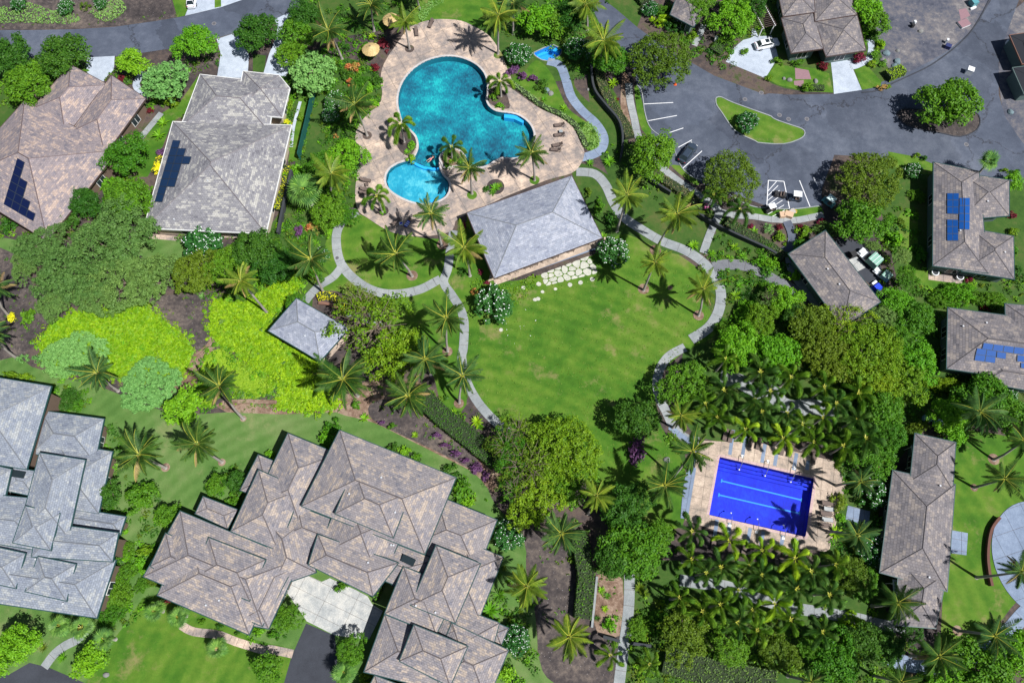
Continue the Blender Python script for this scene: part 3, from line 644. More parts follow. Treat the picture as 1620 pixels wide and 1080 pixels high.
for k, (a, b) in enumerate((('L 562,385', 'L 536,495'), ('L 805,435', 'L 781,554'), ('L 1058,492', 'L 1025,612'), ('M 447,528', 'M 458,427'), ('M 700,592', 'M 709,485'), ('M 952,648', 'M 957,543'))):
    A = W(*P(a)[0]); B = W(*P(b)[0], -.1); t = (B-A); d = t.normalized()
    r = empty('pool_handrail', A, math.atan2(d.y, d.x))
    setp(r, 'steel handrail %s lap pool edge, %s of three on that side' % ('on the upper' if k < 3 else 'on the lower', ('leftmost', 'middle', 'rightmost')[k % 3]), 'handrail', 'handrails of the lap pool'); ln = t.length
    MB().tube([(-.15, 0, .02), (-.15, 0, .85), (.1, 0, .98), (ln*.55, 0, .9), (ln*.9, 0, .25), (ln, 0, -.3)], .045).build('rail', M_steel, r)
    MB().cyl((-.15, 0, .05), .16, .1, 10).box((-.3, 0, .12), (.34, .42, .14)).build('rail_foot', M_pale, r); MB().dome((ln, 0, -.09), .13, .12, 8, 3).build('rail_end', M_pale, r)

# ------------------------------------------------------------ houses
R_brown = roofmat('brown tan shakes', (.46, .34, .27), (.29, .235, .225), (.18, .16, .175), .5)
R_grey = roofmat('bleached grey shakes', (.43, .4, .35), (.25, .235, .235), (.16, .15, .16), .75)
R_pale = roofmat('pale grey shakes', (.36, .36, .345), (.26, .275, .3), (.18, .195, .235), .55, line=.5)
R_warm = roofmat('warm grey shakes', (.42, .335, .265), (.275, .24, .23), (.175, .165, .18), .55)
R_pav = roofmat('silver shakes', (.4, .4, .43), (.31, .32, .36), (.22, .23, .28), .5, line=.6)
R_dark = roofmat('taupe shakes', (.3, .25, .215), (.2, .175, .17), (.125, .115, .12), .45, row=.42, line=.28)
M_cap = {R_brown: plain('brown cap', (.12, .085, .085)), R_grey: plain('grey cap', (.16, .14, .15)), R_pale: plain('slate cap', (.17, .18, .2)),
         R_warm: plain('warm cap', (.13, .11, .11)), R_pav: plain('silver cap', (.2, .21, .23)), R_dark: plain('taupe cap', (.09, .08, .085))}
M_fteal = plain('teal gutter', (.02, .065, .065), .4); M_fwht = plain('white gutter', (.75, .75, .72), .4); M_fbrn = plain('brown fascia', (.07, .045, .04), .5)
M_wall = plain('brown stained wall', (.14, .095, .07), .8); M_wall2 = plain('cream stucco wall', (.45, .38, .3), .85); M_wallg = plain('grey green wall', (.1, .15, .14), .8)
M_glass = plain('dark window glass', (.02, .03, .035), .08); M_frame = plain('white frame', (.7, .7, .68), .5)
ROOFS = []     # (polygon, normals, eave z, pitch) to find roof heights later
def wing_planes(q, ze, pitch):
    n = len(q); pl = []
    for i in range(n):
        a, b = q[i], q[(i+1) % n]; dx, dy = b[0]-a[0], b[1]-a[1]; l = math.hypot(dx, dy)
        pl.append((-dy/l, dx/l, a[0], a[1], dx/l, dy/l))
    return pl
def roof_z(x, y):
    z = 0
    for q, pl, ze, pt in ROOFS:
        if inside(q, x, y): z = max(z, ze+pt*min(p[0]*(x-p[2])+p[1]*(y-p[3]) for p in pl))
    return z
def house(name, label, cat, wings, mat, fascia, wall=M_wall, over=.8, pitch=.36, base=None, windows=True, open_=False):
    polys = []
    for k, w in enumerate(wings):
        pts, ze = w[0], w[1]; pt = w[2] if len(w) > 2 else pitch
        ze += .013*k; q = ccw([tuple(W(x, y, ze)[:2]) for x, y in P(pts)]); polys.append((q, ze, pt))
    cx = sum(p[0] for p in polys[0][0])/4; cy = sum(p[1] for p in polys[0][0])/4
    root = empty(name, (cx, cy, 0)); setp(root, label, cat)
    nwin = 0
    for k, (q, ze, pt) in enumerate(polys):
        pl = wing_planes(q, ze, pt); ROOFS.append((q, pl, ze, pt)); n = len(q)
        vs = []; fs = []; uvs = []; ridges = {}
        for i in range(n):
            p = pl[i]; f = list(q)
            for j in range(n):
                if j != i:
                    o = pl[j]; f = clip(f, p[0]-o[0], p[1]-o[1], (p[0]*p[2]+p[1]*p[3])-(o[0]*o[2]+o[1]*o[3]))
                    if len(f) < 3: break
            if len(f) < 3: continue
            z = [ze+pt*max(0, p[0]*(x-p[2])+p[1]*(y-p[3])) for x, y in f]
            b0 = len(vs); vs += [(x-cx, y-cy, h) for (x, y), h in zip(f, z)]; fs.append(tuple(range(b0, b0+len(f))))
            sl = math.sqrt(1+pt*pt)
            uvs += [((x-p[2])*p[4]+(y-p[3])*p[5]+i*7.3+k*3.1, (p[0]*(x-p[2])+p[1]*(y-p[3]))*sl) for x, y in f]
            for a in range(len(f)):
                A, B = (f[a], z[a]), (f[(a+1) % len(f)], z[(a+1) % len(f)])
                if A[1] > ze+.05 or B[1] > ze+.05:
                    if math.dist(A[0], B[0]) > .4:
                        key = tuple(sorted(((round(A[0][0], 1), round(A[0][1], 1)), (round(B[0][0], 1), round(B[0][1], 1)))))
                        ridges[key] = (A, B)
        ro = obj('roof', mesh('roof', vs, fs, mat, uvs=uvs), root)
        for A, B in ridges.values():
            a = Vector((A[0][0]-cx, A[0][1]-cy, A[1])); b = Vector((B[0][0]-cx, B[0][1]-cy, B[1])); t = (b-a).normalized()
            s = Vector((t.y, -t.x, 0)).normalized()*.11; u = Vector((0, 0, .07)); d = Vector((0, 0, -.05))
            obj('ridge_cap', mesh('ridge_cap', [a-s+d, a+u, a+s+d, b-s+d, b+u, b+s+d], [(0, 3, 4, 1), (1, 4, 5, 2), (0, 1, 2), (3, 5, 4), (0, 2, 5, 3)], M_cap[mat]), ro)
        # fascia and gutter ring, soffit under the eave
        vs = []; fs = []; m = n
        def off(dst):
            out = []
            for i in range(n):
                a, b = pl[i-1], pl[i]; det = a[0]*b[1]-a[1]*b[0]
                ca = a[0]*a[2]+a[1]*a[3]+dst; cb = b[0]*b[2]+b[1]*b[3]+dst
                out.append(((ca*b[1]-a[1]*cb)/det, (a[0]*cb-ca*b[0])/det))
            return out
        o1, i1 = off(-.09), off(.02)
        for rg, zz in ((o1, ze+.03), (i1, ze+.03), (o1, ze-.24), (i1, ze-.24)): vs += [(x-cx, y-cy, zz) for x, y in rg]
        for i in range(n):
            j = (i+1) % n; fs += [(i, j, n+j, n+i), (2*n+i, 2*n+j, j, i), (n+i, n+j, 3*n+j, 3*n+i), (3*n+i, 3*n+j, 2*n+j, 2*n+i)]
        obj('gutter', mesh('gutter', vs, fs, fascia), root)
        ins = off(.03); obj('soffit', mesh('soffit', [(x-cx, y-cy, ze-.2) for x, y in ins], [tuple(range(n))[::-1]], M_fbrn), root)
        wq = off(over)
        if open_:
            for i in range(n):
                a, b = Vector(wq[i]), Vector(wq[(i+1) % n]); c = max(1, round((b-a).length/3.6))
                for t in range(c):
                    p = a+(b-a)*t/c; MB().box((p.x-cx, p.y-cy, (ze-.2)/2), (.34, .34, ze-.2)).box((p.x-cx, p.y-cy, .3), (.6, .6, .6)).build('post', wall, root)
            z = layer(off(.25))+.03; obj('floor_slab', mesh('floor_slab', [(x-cx, y-cy, z) for x, y in off(.25)], [tuple(range(n))], M_deck2), root)
            continue
        vs = [(x-cx, y-cy, 0) for x, y in wq]+[(x-cx, y-cy, ze-.21) for x, y in wq]
        wo = obj('wall', mesh('wall', vs, [(i, (i+1) % n, n+(i+1) % n, n+i) for i in range(n)], wall), root)
        if not windows: continue
        for i in range(n):
            a, b = Vector(wq[i]), Vector(wq[(i+1) % n]); l = (b-a).length
            if l < 3.5: continue
            t = (b-a)/l; nn = Vector((t.y, -t.x))
            for fr in ((.5,) if l < 8 else (.28, .72)):
                c = a+t*l*fr
                if any(inside(o[0], c.x+nn.x*1.5, c.y+nn.y*1.5) for kk, o in enumerate(polys) if kk != k): continue
                c = c-Vector((cx, cy))+nn*.03; yaw = math.atan2(t.y, t.x); h = min(1.5, ze-1.5)
                fr_o = MB().box((c.x, c.y, 1.35), (1.9, .12, h+.2), yaw).build('window', M_frame, wo)
                for s in (-.45, .45):
                    g = c+t*s+nn*.045; MB().box((g.x, g.y, 1.35), (.8, .06, h), yaw).build('pane', M_glass, wo)
    return root
h1 = house('hipped_house', 'brown shake-roofed house with dark solar panels in the upper left corner', 'house',
      [('A0 150,615 725,915 B0 290,430 -298,67', 3.6), ('A0 430,395 660,518 400,830 190,665', 3.3), ('A0 680,460 890,602 640,945 430,805', 3.4)], R_brown, M_fbrn)
h2 = house('hipped_house', 'bleached grey shake-roofed house between the brown-roofed house and the lagoon pool', 'house',
      [('A0 1055,743 1778,765 1622,1425 878,1392', 3.5), ('A0 1222,455 1690,510 1640,800 1100,780', 3.2), ('A0 1485,435 1703,460 1768,540 1723,717 1430,690', 3.4)], R_grey, M_fwht, M_wall2)
pav = house('open_pavilion', 'silver shake-roofed open pavilion between lagoon pool and centre lawn', 'pavilion',
      [('Q 803,705 1550,440 B2 590,410 B1 1473,657', 3.6)], R_pav, M_fbrn, M_wall2, 1.3, open_=True)
hut = house('small_pavilion', 'small square grey-roofed hut beside the bare-branched tree left of centre', 'pavilion',
      [('px 469,472 552,520 506,571.5 424.5,523', 3.0)], R_pav, M_fteal, M_wall2, .9, open_=True)
h5 = house('hipped_house', 'rambling pale grey-roofed house cut by the left edge below the lime beds', 'house',
      [('px -60,588 81,611 42,742 -95,720', 5.4), ('px 64,649 164.5,662.5 150,732 50,717', 3.1), ('px 90,700 178,714 156,812 80,800', 3.05), ('px 90,799 199,817 190,845 70,828', 3.0),
       ('px 62.5,716 135,727.5 108,850 30,840', 4.7), ('px 40,800 95,812 80,870 20,858', 5.2), ('px 60,880 120,892 105,950 40,935', 4.8), ('px -30,860 40,875 25,930 -45,915', 4.9), ('px 60,825 187.5,842.5 178,888 50,880', 4.5), ('px -70,845 183,886 153,977 -100,940', 4.0),
       ('px -100,715 18,742 -2,830 -130,815', 4.1), ('px -90,775 75,790 60,870 -100,845', 4.15), ('px 12,738 58,745 54,785 6,775', 3.3, .04)], R_pale, M_fteal, M_wall, pitch=.3)
h6 = house('hipped_house', 'sprawling warm grey-roofed house with many hips around a pale motor court', 'house',
      [('px 537.4,680 721.5,755.2 672,876 477,800', 5.4), ('px 455.7,685 535,718 478,838 400,800', 3.9), ('px 408.5,719 475,746 445,800 380,775', 3.2), ('px 409,743 478,773 440,870 365,840', 4.4), ('px 560,740 650,778 622,850 530,812', 6.6), ('px 262,843 322,868 300,930 238,895', 4.35), ('px 330,850 420,885 395,950 305,915', 4.9),
       ('px 285,808 470,885 415,990 227,911.5', 4.1), ('px 298,835 445,895 394,1003.5 249,941', 4.0), ('px 425,880 470,897 425,994 375,985', 3.9), ('px 321.5,785 376,806 360,836 309,812', 2.9, .06),
       ('px 503,845 630,890 590,942.6 488,893', 4.9), ('px 545,770 650,812 602,925 500,880', 4.15), ('px 690,783 786.3,822 755,905 640,865', 3.6), ('px 470,800 690,885 650,935 440,850', 3.75), ('px 395,790 480,825 500,905 430,930', 3.8), ('px 640,880 720,915 700,960 620,925', 3.5), ('px 700,950 790,985 770,1060 670,1020', 3.7),
       ('px 638.5,896 725,931 690,1003 608.7,970', 4.6), ('px 690,862.5 760,891 720,985 650,957', 5.3), ('px 730,853 796,881 758,978 690,950', 3.6),
       ('px 745,967 804.4,993 792.8,1020 722,991', 3.0), ('px 715,985 804.4,1028 770,1110 680,1070', 4.4), ('px 608.7,972 730,1020 700,1093 576,1062', 3.9),
       ('px 655,988 740,1022 712,1085 632,1045', 5.5), ('px 593,1068 770,1135 750,1190 560,1130', 4.0)], R_warm, M_fteal, M_wall, pitch=.3)
h7 = house('hipped_house', 'taupe-roofed house at the top right behind the parked white car', 'house',
      [('A3 140,112 330,75 397,297 200,325', 3.5), ('A3 330,128 600,88 655,308 413,346', 3.4), ('A3 110,-90 330,-120 345,75 150,102', 3.7), ('A3 335,-90 540,-110 600,90 345,132', 3.65)], R_dark, M_fbrn, M_wallg, 1.0)
h7b = house('garage_wing', 'small square taupe-roofed building at the top edge beside the olive-crowned tree', 'building',
      [('A2 1003,90 1060,-60 1232,45 1146,166', 3.2)], R_dark, M_fteal, M_wallg)
h8 = house('hipped_house', 'taupe-roofed house with two blue solar banks near the right edge', 'house',
      [('B3 1068,-52 1345,5 1400,625 1063,580', 3.5), ('B3 1220,10 1530,58 1530,275 1230,300', 3.3), ('B3 1290,350 1556,400 1561,662 1240,612', 3.35)], R_dark, M_fteal, M_wallg)
h9 = house('hipped_house', 'taupe-roofed house cut by the right edge with stepped blue solar panels', 'house',
      [('px 1499.5,486.5 1690,512 1700,612 1497.6,583', 3.6), ('px 1590,480 1710,492 1710,560 1592,548', 3.5), ('px 1563,565 1660,580 1650,622 1555,604', 3.3)], R_dark, M_fteal, M_wallg)
h10 = house('service_building', 'narrow taupe-roofed service building beside the yard of green carts', 'building',
      [('B3 182,508 408,365 745,800 512,955', 3.5)], R_dark, M_fteal, M_wallg, 1.0)
h11 = house('clubhouse', 'long taupe-roofed clubhouse right of the lap pool', 'building',
      [('C3 955,560 1203,615 1185,905 925,852', 3.8), ('C3 820,785 1200,872 D3 1150,520 740,405', 3.7), ('D3 860,330 1150,410 1080,745 830,725', 3.5)], R_dark, M_fteal, M_wallg, 1.0)
for _n in ('dark window glass',): MATS[_n].node_tree.nodes['Principled BSDF'].inputs['Specular IOR Level'].default_value = .3
def cast(px, py, lift=0.0):        # where the line of sight through a surveyed roof corner meets the roof
    z = 9.0
    while z > 0:
        p = W(px, py, z)
        if roof_z(p.x, p.y) >= z: return p
        z -= .04
    return W(px, py, 0)
M_pv = plain('navy solar glass', (.006, .012, .05), .5); M_pvb = plain('blue solar glass', (.01, .07, .27), .5); M_pvf = plain('panel frame', (.07, .1, .16), .7)
for _m in (M_pv, M_pvb, M_pvf): _m.node_tree.nodes['Principled BSDF'].inputs['Specular IOR Level'].default_value = .08
def solar(label, cells, mat, group='rooftop solar arrays'):
    """cells: quads in photo points; every panel is a framed slab laid on the roof"""
    qs = [[cast(*c) for c in P(q)] for q in cells]; o = qs[0][0]
    r = empty('solar_array', (o.x, o.y, o.z)); setp(r, label, 'solar panels', group)
    for q in qs:
        q = [p-o for p in q]; c = sum(q, Vector())/4; q2 = [c+(p-c)*.975 for p in q]; up = Vector((0, 0, 1))
        # least twisted: fit plane
        nrm = (q2[2]-q2[0]).cross(q2[3]-q2[1]).normalized(); nrm = nrm if nrm.z > 0 else -nrm
        q2 = [p-nrm*(p-c).dot(nrm) for p in q2]; vs = [p+nrm*.16 for p in q2]+[p+nrm*.06 for p in q2]
        f = obj('panel', mesh('panel', vs, [(0, 1, 2, 3), (0, 4, 5, 1), (1, 5, 6, 2), (2, 6, 7, 3), (3, 7, 4, 0)], M_pvf), r)
        q3 = [c+(p-c)*.93+nrm*.167 for p in q2]
        obj('glass', mesh('glass', q3, [(0, 1, 2, 3)], mat), f)
def grid(t, a, b, c, d, nx, ny, skip=()):
    out = []
    def bl(u, v): return tuple(a[k]*(1-u)*(1-v)+b[k]*u*(1-v)+c[k]*u*v+d[k]*(1-u)*v for k in (0, 1))
    for j in range(ny):
        for i in range(nx):
            if (i, j) in skip: continue
            out.append(t+' '+' '.join('%.1f,%.1f' % bl(u/nx, v/ny) for u, v in ((i, j), (i+1, j), (i+1, j+1), (i, j+1))))
    return out
def stepped(t, o, e1, e2, counts): return [t+' '+' '.join('%.1f,%.1f' % (o[0]+e1[0]*u+e2[0]*v, o[1]+e1[1]*u+e2[1]*v) for u, v in ((i, k), (i+1, k), (i+1, k+1), (i, k+1))) for k, n in enumerate(counts) for i in range(n)]
M_frd = M_pvf; M_pvf = plain('black panel frame', (.02, .03, .05), .6)
solar('stepped dark navy solar panels on the brown-roofed house', stepped('B0', (110, -76), (45, 26), (-14, 47), (1, 1, 2, 2, 3, 4)), M_pv)
solar('long stepped row of dark blue solar panels on the bleached grey roof', stepped('A0', (1058, 858), (47, 2), (-14, 47), (1, 2, 3, 2, 2, 2, 1, 1)), plain('steel blue solar glass', (.006, .025, .075), .5))
M_pvf = M_frd
solar('two blue solar banks on the roof near the right edge', grid('B3', (1150, 140), (1222, 140), (1220, 268), (1150, 265), 2, 3)+grid('B3', (1224, 168), (1285, 168), (1283, 362), (1222, 360), 2, 4)+grid('B3', (1150, 300), (1218, 302), (1218, 430), (1150, 430), 2, 3), M_pvb)
solar('stepped blue solar panels on the roof cut by the right edge', grid('C3', (1370, 8), (1620, 40), (1615, 82), (1360, 45), 4, 1)+grid('C3', (1330, 40), (1450, 58), (1440, 132), (1313, 115), 2, 2)+['C3 1452,60 1510,70 1505,108 1448,98', 'C3 1575,80 1680,95 1675,135 1572,120', 'C3 1596,128 1680,140 1680,175 1595,160'], M_pvb)
# small roof fittings
def fitting(parent, px, py, kind):
    p = cast(px, py)-parent.location
    if kind == 'vent': MB().cyl((p.x, p.y, p.z-.1), .09, .3, 8).cyl((p.x, p.y, p.z+.2), .14, .08, 8).build('vent', plain('grey vent', (.5, .52, .55)), parent)
    else: MB().box((p.x, p.y, p.z+.1), (2.0, 1.0, .4), -.15 if parent is h5 else -.4).build('skylight', M_glass, parent)
for pr, pts in ((h6, 'D1 470,75 870,40 860,240 705,345 H 355,250 590,825 775,890 D0 1340,575 1260,605 C1 785,830 590,930'), (h2, 'B0 1270,65 1065,300'), (h10, 'B3 420,602 490,695'),
                (h8, 'B3 1228,368 1395,190 1500,500'), (h9, 'B3 1388,930 1245,950'), (h11, 'C3 1105,880 D3 1038,435'), (h5, 'D0 390,595 F 345,745'), (hut, 'B1 320,1010')):
    for x, y in P(pts): fitting(pr, x, y, 'vent')
fitting(h5, 29.5, 750, 's'); fitting(h6, 646, 886, 's')
# courtyard well of the brown house
# ------------------------------------------------------------ foliage geometry
def unit(v): return v/np.maximum(np.linalg.norm(v, axis=1, keepdims=True), 1e-9)
def leaf_quads(C, Nn, L, Wd, r=rng, fold=0):
    """diamond leaves: centres C, facing Nn, length L, width Wd"""
    n = len(C); a = unit(np.cross(Nn, r.normal(size=(n, 3)))); b = np.cross(Nn, a)
    L = np.asarray(L).reshape(-1, 1)*np.ones((n, 1)); Wd = np.asarray(Wd).reshape(-1, 1)*np.ones((n, 1))
    v = np.stack([C-a*L/2, C+b*Wd/2-a*L*.05, C+a*L/2, C-b*Wd/2-a*L*.05], 1).reshape(-1, 3)
    f = np.arange(4*n).reshape(-1, 4); return v, f
def sph(n, r=rng): return unit(r.normal(size=(n, 3)))
def crown_mesh(name, R, nclump, per, leaf, mats, flat=.6, spread=.78, cr=(.2, .34), seed=0, aspect=.6, hole=0.0, outline=.16, flower=0, upr=.5):
    """a crown of radius R: leaf clumps spread over and inside a lobed dome; origin at the crown's base centre"""
    r = np.random.default_rng(100+seed); V = []; F = []; k = 0
    ph = r.uniform(0, 6.28, 4)
    d = sph(nclump, r); d[:, 2] = np.abs(d[:, 2])*1.0-.15
    rad = np.where(r.random(nclump) < .72, r.uniform(.8, 1, nclump), r.uniform(.3, .8, nclump))*spread
    az = np.arctan2(d[:, 1], d[:, 0]); lob = 1+outline*(np.sin(2*az+ph[0])+.7*np.sin(3*az+ph[1])+.6*np.sin(5*az+ph[2]))
    c = d*rad[:, None]*np.stack([lob, lob, np.ones(nclump)*flat/.8], 1)*R; c[:, 2] += R*flat*.35
    cs = r.uniform(cr[0], cr[1], nclump)*R
    if hole: keep = r.random(nclump) > hole*(np.abs(d[:, 2]) < .9); c = c[keep]; cs = cs[keep]
    m = len(c); idx = np.repeat(np.arange(m), per); n = len(idx)
    q = sph(n, r); q[:, 2] = np.where(q[:, 2] < -.35, -q[:, 2], q[:, 2])
    pos = c[idx]+q*cs[idx][:, None]*r.uniform(.55, 1.05, (n, 1))*np.array([1, 1, .75])
    nn = unit(q+np.array([0, 0, upr])+r.normal(size=(n, 3))*.55)
    s = leaf*r.uniform(.7, 1.35, n); v, f = leaf_quads(pos, nn, s, s*aspect, r)
    V.append(v); F.append(f); midx = np.zeros(len(f), int)
    if flower:
        top = pos[(q[:, 2] > .1)]; sel = r.choice(len(top), min(flower, len(top)), False); p = top[sel]+np.array([0, 0, leaf*.25])
        # blossoms in little clusters of petals
        for t in range(3):
            a = r.uniform(0, .12, (len(p), 3)); vv, ff = leaf_quads(p+a, unit(np.array([[0, 0, 1.]])+r.normal(size=(len(p), 3))*.3), .13, .12, r)
            F.append(ff+sum(len(x) for x in V)); V.append(vv); midx = np.concatenate([midx, np.ones(len(ff), int)])
    return mesh(name, np.concatenate(V), np.concatenate(F), mats, midx=midx.tolist())
CR = {}
def variants(key, n, **kw):
    CR[key] = [crown_mesh('crown', seed=hash_(key)+i, **kw) for i in range(n)]
def hash_(s): return sum(ord(c)*(i+3) for i, c in enumerate(s))
variants('big', 4, R=5.0, nclump=95, per=62, leaf=.42, mats=F_mid, flat=.55, cr=(.15, .25), spread=.86)
variants('open', 3, R=5.0, nclump=190, per=38, leaf=.34, mats=F_mid, flat=.42, cr=(.09, .17), spread=.93, hole=.12)
variants('sparse', 3, R=5.0, nclump=170, per=16, leaf=.3, mats=F_yel, flat=.4, cr=(.07, .14), spread=.95, hole=.15)
variants('fine', 4, R=5.0, nclump=400, per=46, leaf=.27, mats=F_sage, flat=.42, cr=(.06, .13), spread=.97, aspect=.4, outline=.22)
variants('mono', 3, R=5.0, nclump=380, per=28, leaf=.25, mats=F_olive, flat=.36, cr=(.07, .12), spread=.95, outline=.07)
variants('mid', 4, R=3.0, nclump=60, per=40, leaf=.36, mats=F_bright, flat=.65, cr=(.16, .3), spread=.82)
variants('sea', 3, R=4.0, nclump=170, per=26, leaf=.32, mats=F_sea, flat=.45, cr=(.09, .15), spread=.92, outline=.06, aspect=.75)
variants('mound', 2, R=5.0, nclump=520, per=46, leaf=.27, mats=F_sea, flat=.2, cr=(.06, .1), spread=.95, outline=.08)
variants('plum', 3, R=3.0, nclump=80, per=34, leaf=.46, mats=[F_plum, F_wht], flat=.6, cr=(.13, .22), spread=.88, outline=.06, flower=130, aspect=.42)
variants('shrub', 5, R=1.0, nclump=16, per=20, leaf=.26, mats=F_mid, flat=.7, cr=(.25, .42), spread=.75)
variants('round', 2, R=1.0, nclump=30, per=18, leaf=.14, mats=F_mid, flat=.75, cr=(.16, .24), spread=.85, outline=.03)
def rosette_mesh(seed, n=16, L=1.0, w=.16, up=.5):
    r = random.Random(seed); vs = []; fs = []
    for i in range(n):
        a = i*2.4+r.uniform(-.2, .2); e = up+.5*r.random()-.25*(i/n); l = L*r.uniform(.75, 1.1); pts = []
        for t in (0, .45, .8, 1):
            h = math.sin(e)*l*t-.55*l*t*t*.5; d = math.cos(e)*l*t+.05; ww = w*(.5, 1, .7, .02)[(0, .45, .8, 1).index(t)]/2
            for s in (-1, 1): pts.append((d*math.cos(a)-s*ww*math.sin(a), d*math.sin(a)+s*ww*math.cos(a), h+.15))
        k = len(vs); vs += pts; fs += [(k, k+1, k+3, k+2), (k+2, k+3, k+5, k+4), (k+4, k+5, k+7, k+6)]
    return mesh('leaves', vs, fs, F_bright)
CR['ros'] = [rosette_mesh(s) for s in range(4)]
CR['spiky'] = [rosette_mesh(s+20, 34, 1.0, .07, .8) for s in range(3)]
def setmat(o, m):
    if m is None: return
    sl = o.material_slots[0]; sl.link = 'OBJECT'; sl.material = m
VK = {'n': 0}
TRUNKS = {}
def trunk_mesh(key, h, r0, branches, spread):
    if key not in TRUNKS:
        rr = random.Random(hash_(key)); mb = MB(); mb.tube([(0, 0, -.1), (.05*h, .02*h, h*.3), (0, .04*h, h*.62)], [r0*1.25, r0, r0*.8], 8)
        for i in range(branches):
            a = i*6.283/branches+rr.uniform(-.3, .3); e = spread*rr.uniform(.7, 1)
            b = (0, .04*h, h*.55); c = (e*.45*math.cos(a), e*.45*math.sin(a), h*.85); d = (e*math.cos(a), e*math.sin(a), h*1.05+rr.uniform(0, .3))
            mb.tube([b, c, d], [r0*.55, r0*.35, r0*.1], 5)
            for s in (-.5, .5): mb.tube([c, (e*.8*math.cos(a+s), e*.8*math.sin(a+s), h*1.12)], [r0*.28, r0*.07], 4)
        TRUNKS[key] = mesh('trunk', mb.v, mb.f, M_bark)
    return TRUNKS[key]
KIND = {}
def tree(px, py, rpx, kind, mat, h, desc, ry=None, cat='tree', name=None, label=None):
    """px,py: middle of the crown in the photograph; h: height of the crown's middle"""
    V = CR[kind]; VK[kind] = VK.get(kind, -1)+1; me = V[VK[kind] % len(V)]
    R0 = {'big': 5, 'open': 5, 'sparse': 5, 'fine': 5, 'mono': 5, 'mid': 3, 'sea': 4, 'mound': 5, 'plum': 3}.get(kind, 1)
    R = rpx*mpp(py, h); c = W(px, py, h); rz = rnd.uniform(0, 6.28) if ry is None else 0
    root = empty(name or {'tree': 'broadleaf_tree', 'shrub': 'shrub', 'plant': 'garden_plant'}.get(cat, 'shrub'), (c.x, c.y, 0), rz)
    sx = R/R0; sy = sx if ry is None else ry*mpp(py, h)/R0
    flat = {'big': .55, 'open': .42, 'sparse': .4, 'fine': .42, 'mono': .36, 'mid': .65, 'sea': .45, 'mound': .2, 'plum': .6}.get(kind, .6)
    zb = max(.05, h-R*flat*.75) if cat == 'tree' else 0.05
    sz = min(sx, max(.3*sx, (h+.2)*1.2/(R0*flat))) if cat != 'tree' else sx
    cr = obj('crown' if cat == 'tree' else 'foliage', me, root, (0, 0, zb), None, (sx, sy, sz)); setmat(cr, mat)
    if cat == 'tree':
        th = zb+R*flat*.35; tm = trunk_mesh('t%d' % (VK[kind] % 4), 4, .22, 6, 2.6); obj('trunk', tm, root, (0, 0, 0), None, (R/4.2, R/4.2, th/4))
    if kind == 'sparse':
        obj('branches', trunk_mesh('b', 4, .16, 9, 4.2), root, (0, 0, max(0, zb-1.5)), None, (R/4.6, R/4.6, 1.0)).name = 'branch'
    REG.append((root, desc, cat, (px, py), label)); return root

# ------------------------------------------------------------ palms
def frond_mesh(seed, L=4.4, st=44, ll=1.1, wd=.085, rise=.75, droop=1.0, side=.5, mats=None):
    bend = random.Random(seed*7+1).uniform(-.16, .16)
    r = random.Random(seed); vs = []; fs = []; mi = []
    def q(t): return Vector((L*t*(1-.12*t*t), L*bend*t*t, L*(rise*t-(.55+.35*droop)*t*t)*.62))
    def add(pts, f, m):
        k = len(vs); vs.extend(pts); fs.extend(tuple(i+k for i in g) for g in f); mi.extend([m]*len(f))
    n = 7
    for i in range(n):
        a, b = q(i/n), q((i+1)/n); wa, wb = .055*(1-i/n)+.008, .055*(1-(i+1)/n)+.005; u = Vector((0, 0, .05))
        add([a+Vector((0, wa, 0)), a-Vector((0, wa, 0)), b-Vector((0, wb, 0)), b+Vector((0, wb, 0)), a+u, b+u], [(0, 4, 5, 3), (4, 1, 2, 5), (0, 3, 2, 1)], 1)
    for i in range(st):
        t = .1+.9*i/st
        p = q(t); d = (q(min(1, t+.02))-q(t-.02)).normalized(); l = ll*(math.sin(math.pi*min(1, (t*.93+.1))**.8)**.6)*r.uniform(.85, 1.1)
        for s in (-1, 1):
            if r.random() < .05: continue
            fw = .5+.9*t*t; dr = -.5-.35*droop*r.uniform(.5, 1.5)
            e = (d*fw+Vector((0, s*side*1.25, 0))+Vector((0, 0, dr*.9))).normalized()
            tip = p+e*l+Vector((0, 0, -.18*l)); m = p+e*l*.5; w = d*wd*.5
            add([p-w, p+w, m+w*1.1, m-w*1.1, tip], [(0, 1, 2, 3), (3, 2, 4)], 0)
    return mesh('frond', vs, fs, mats or [F_coco, F_rach], midx=mi)
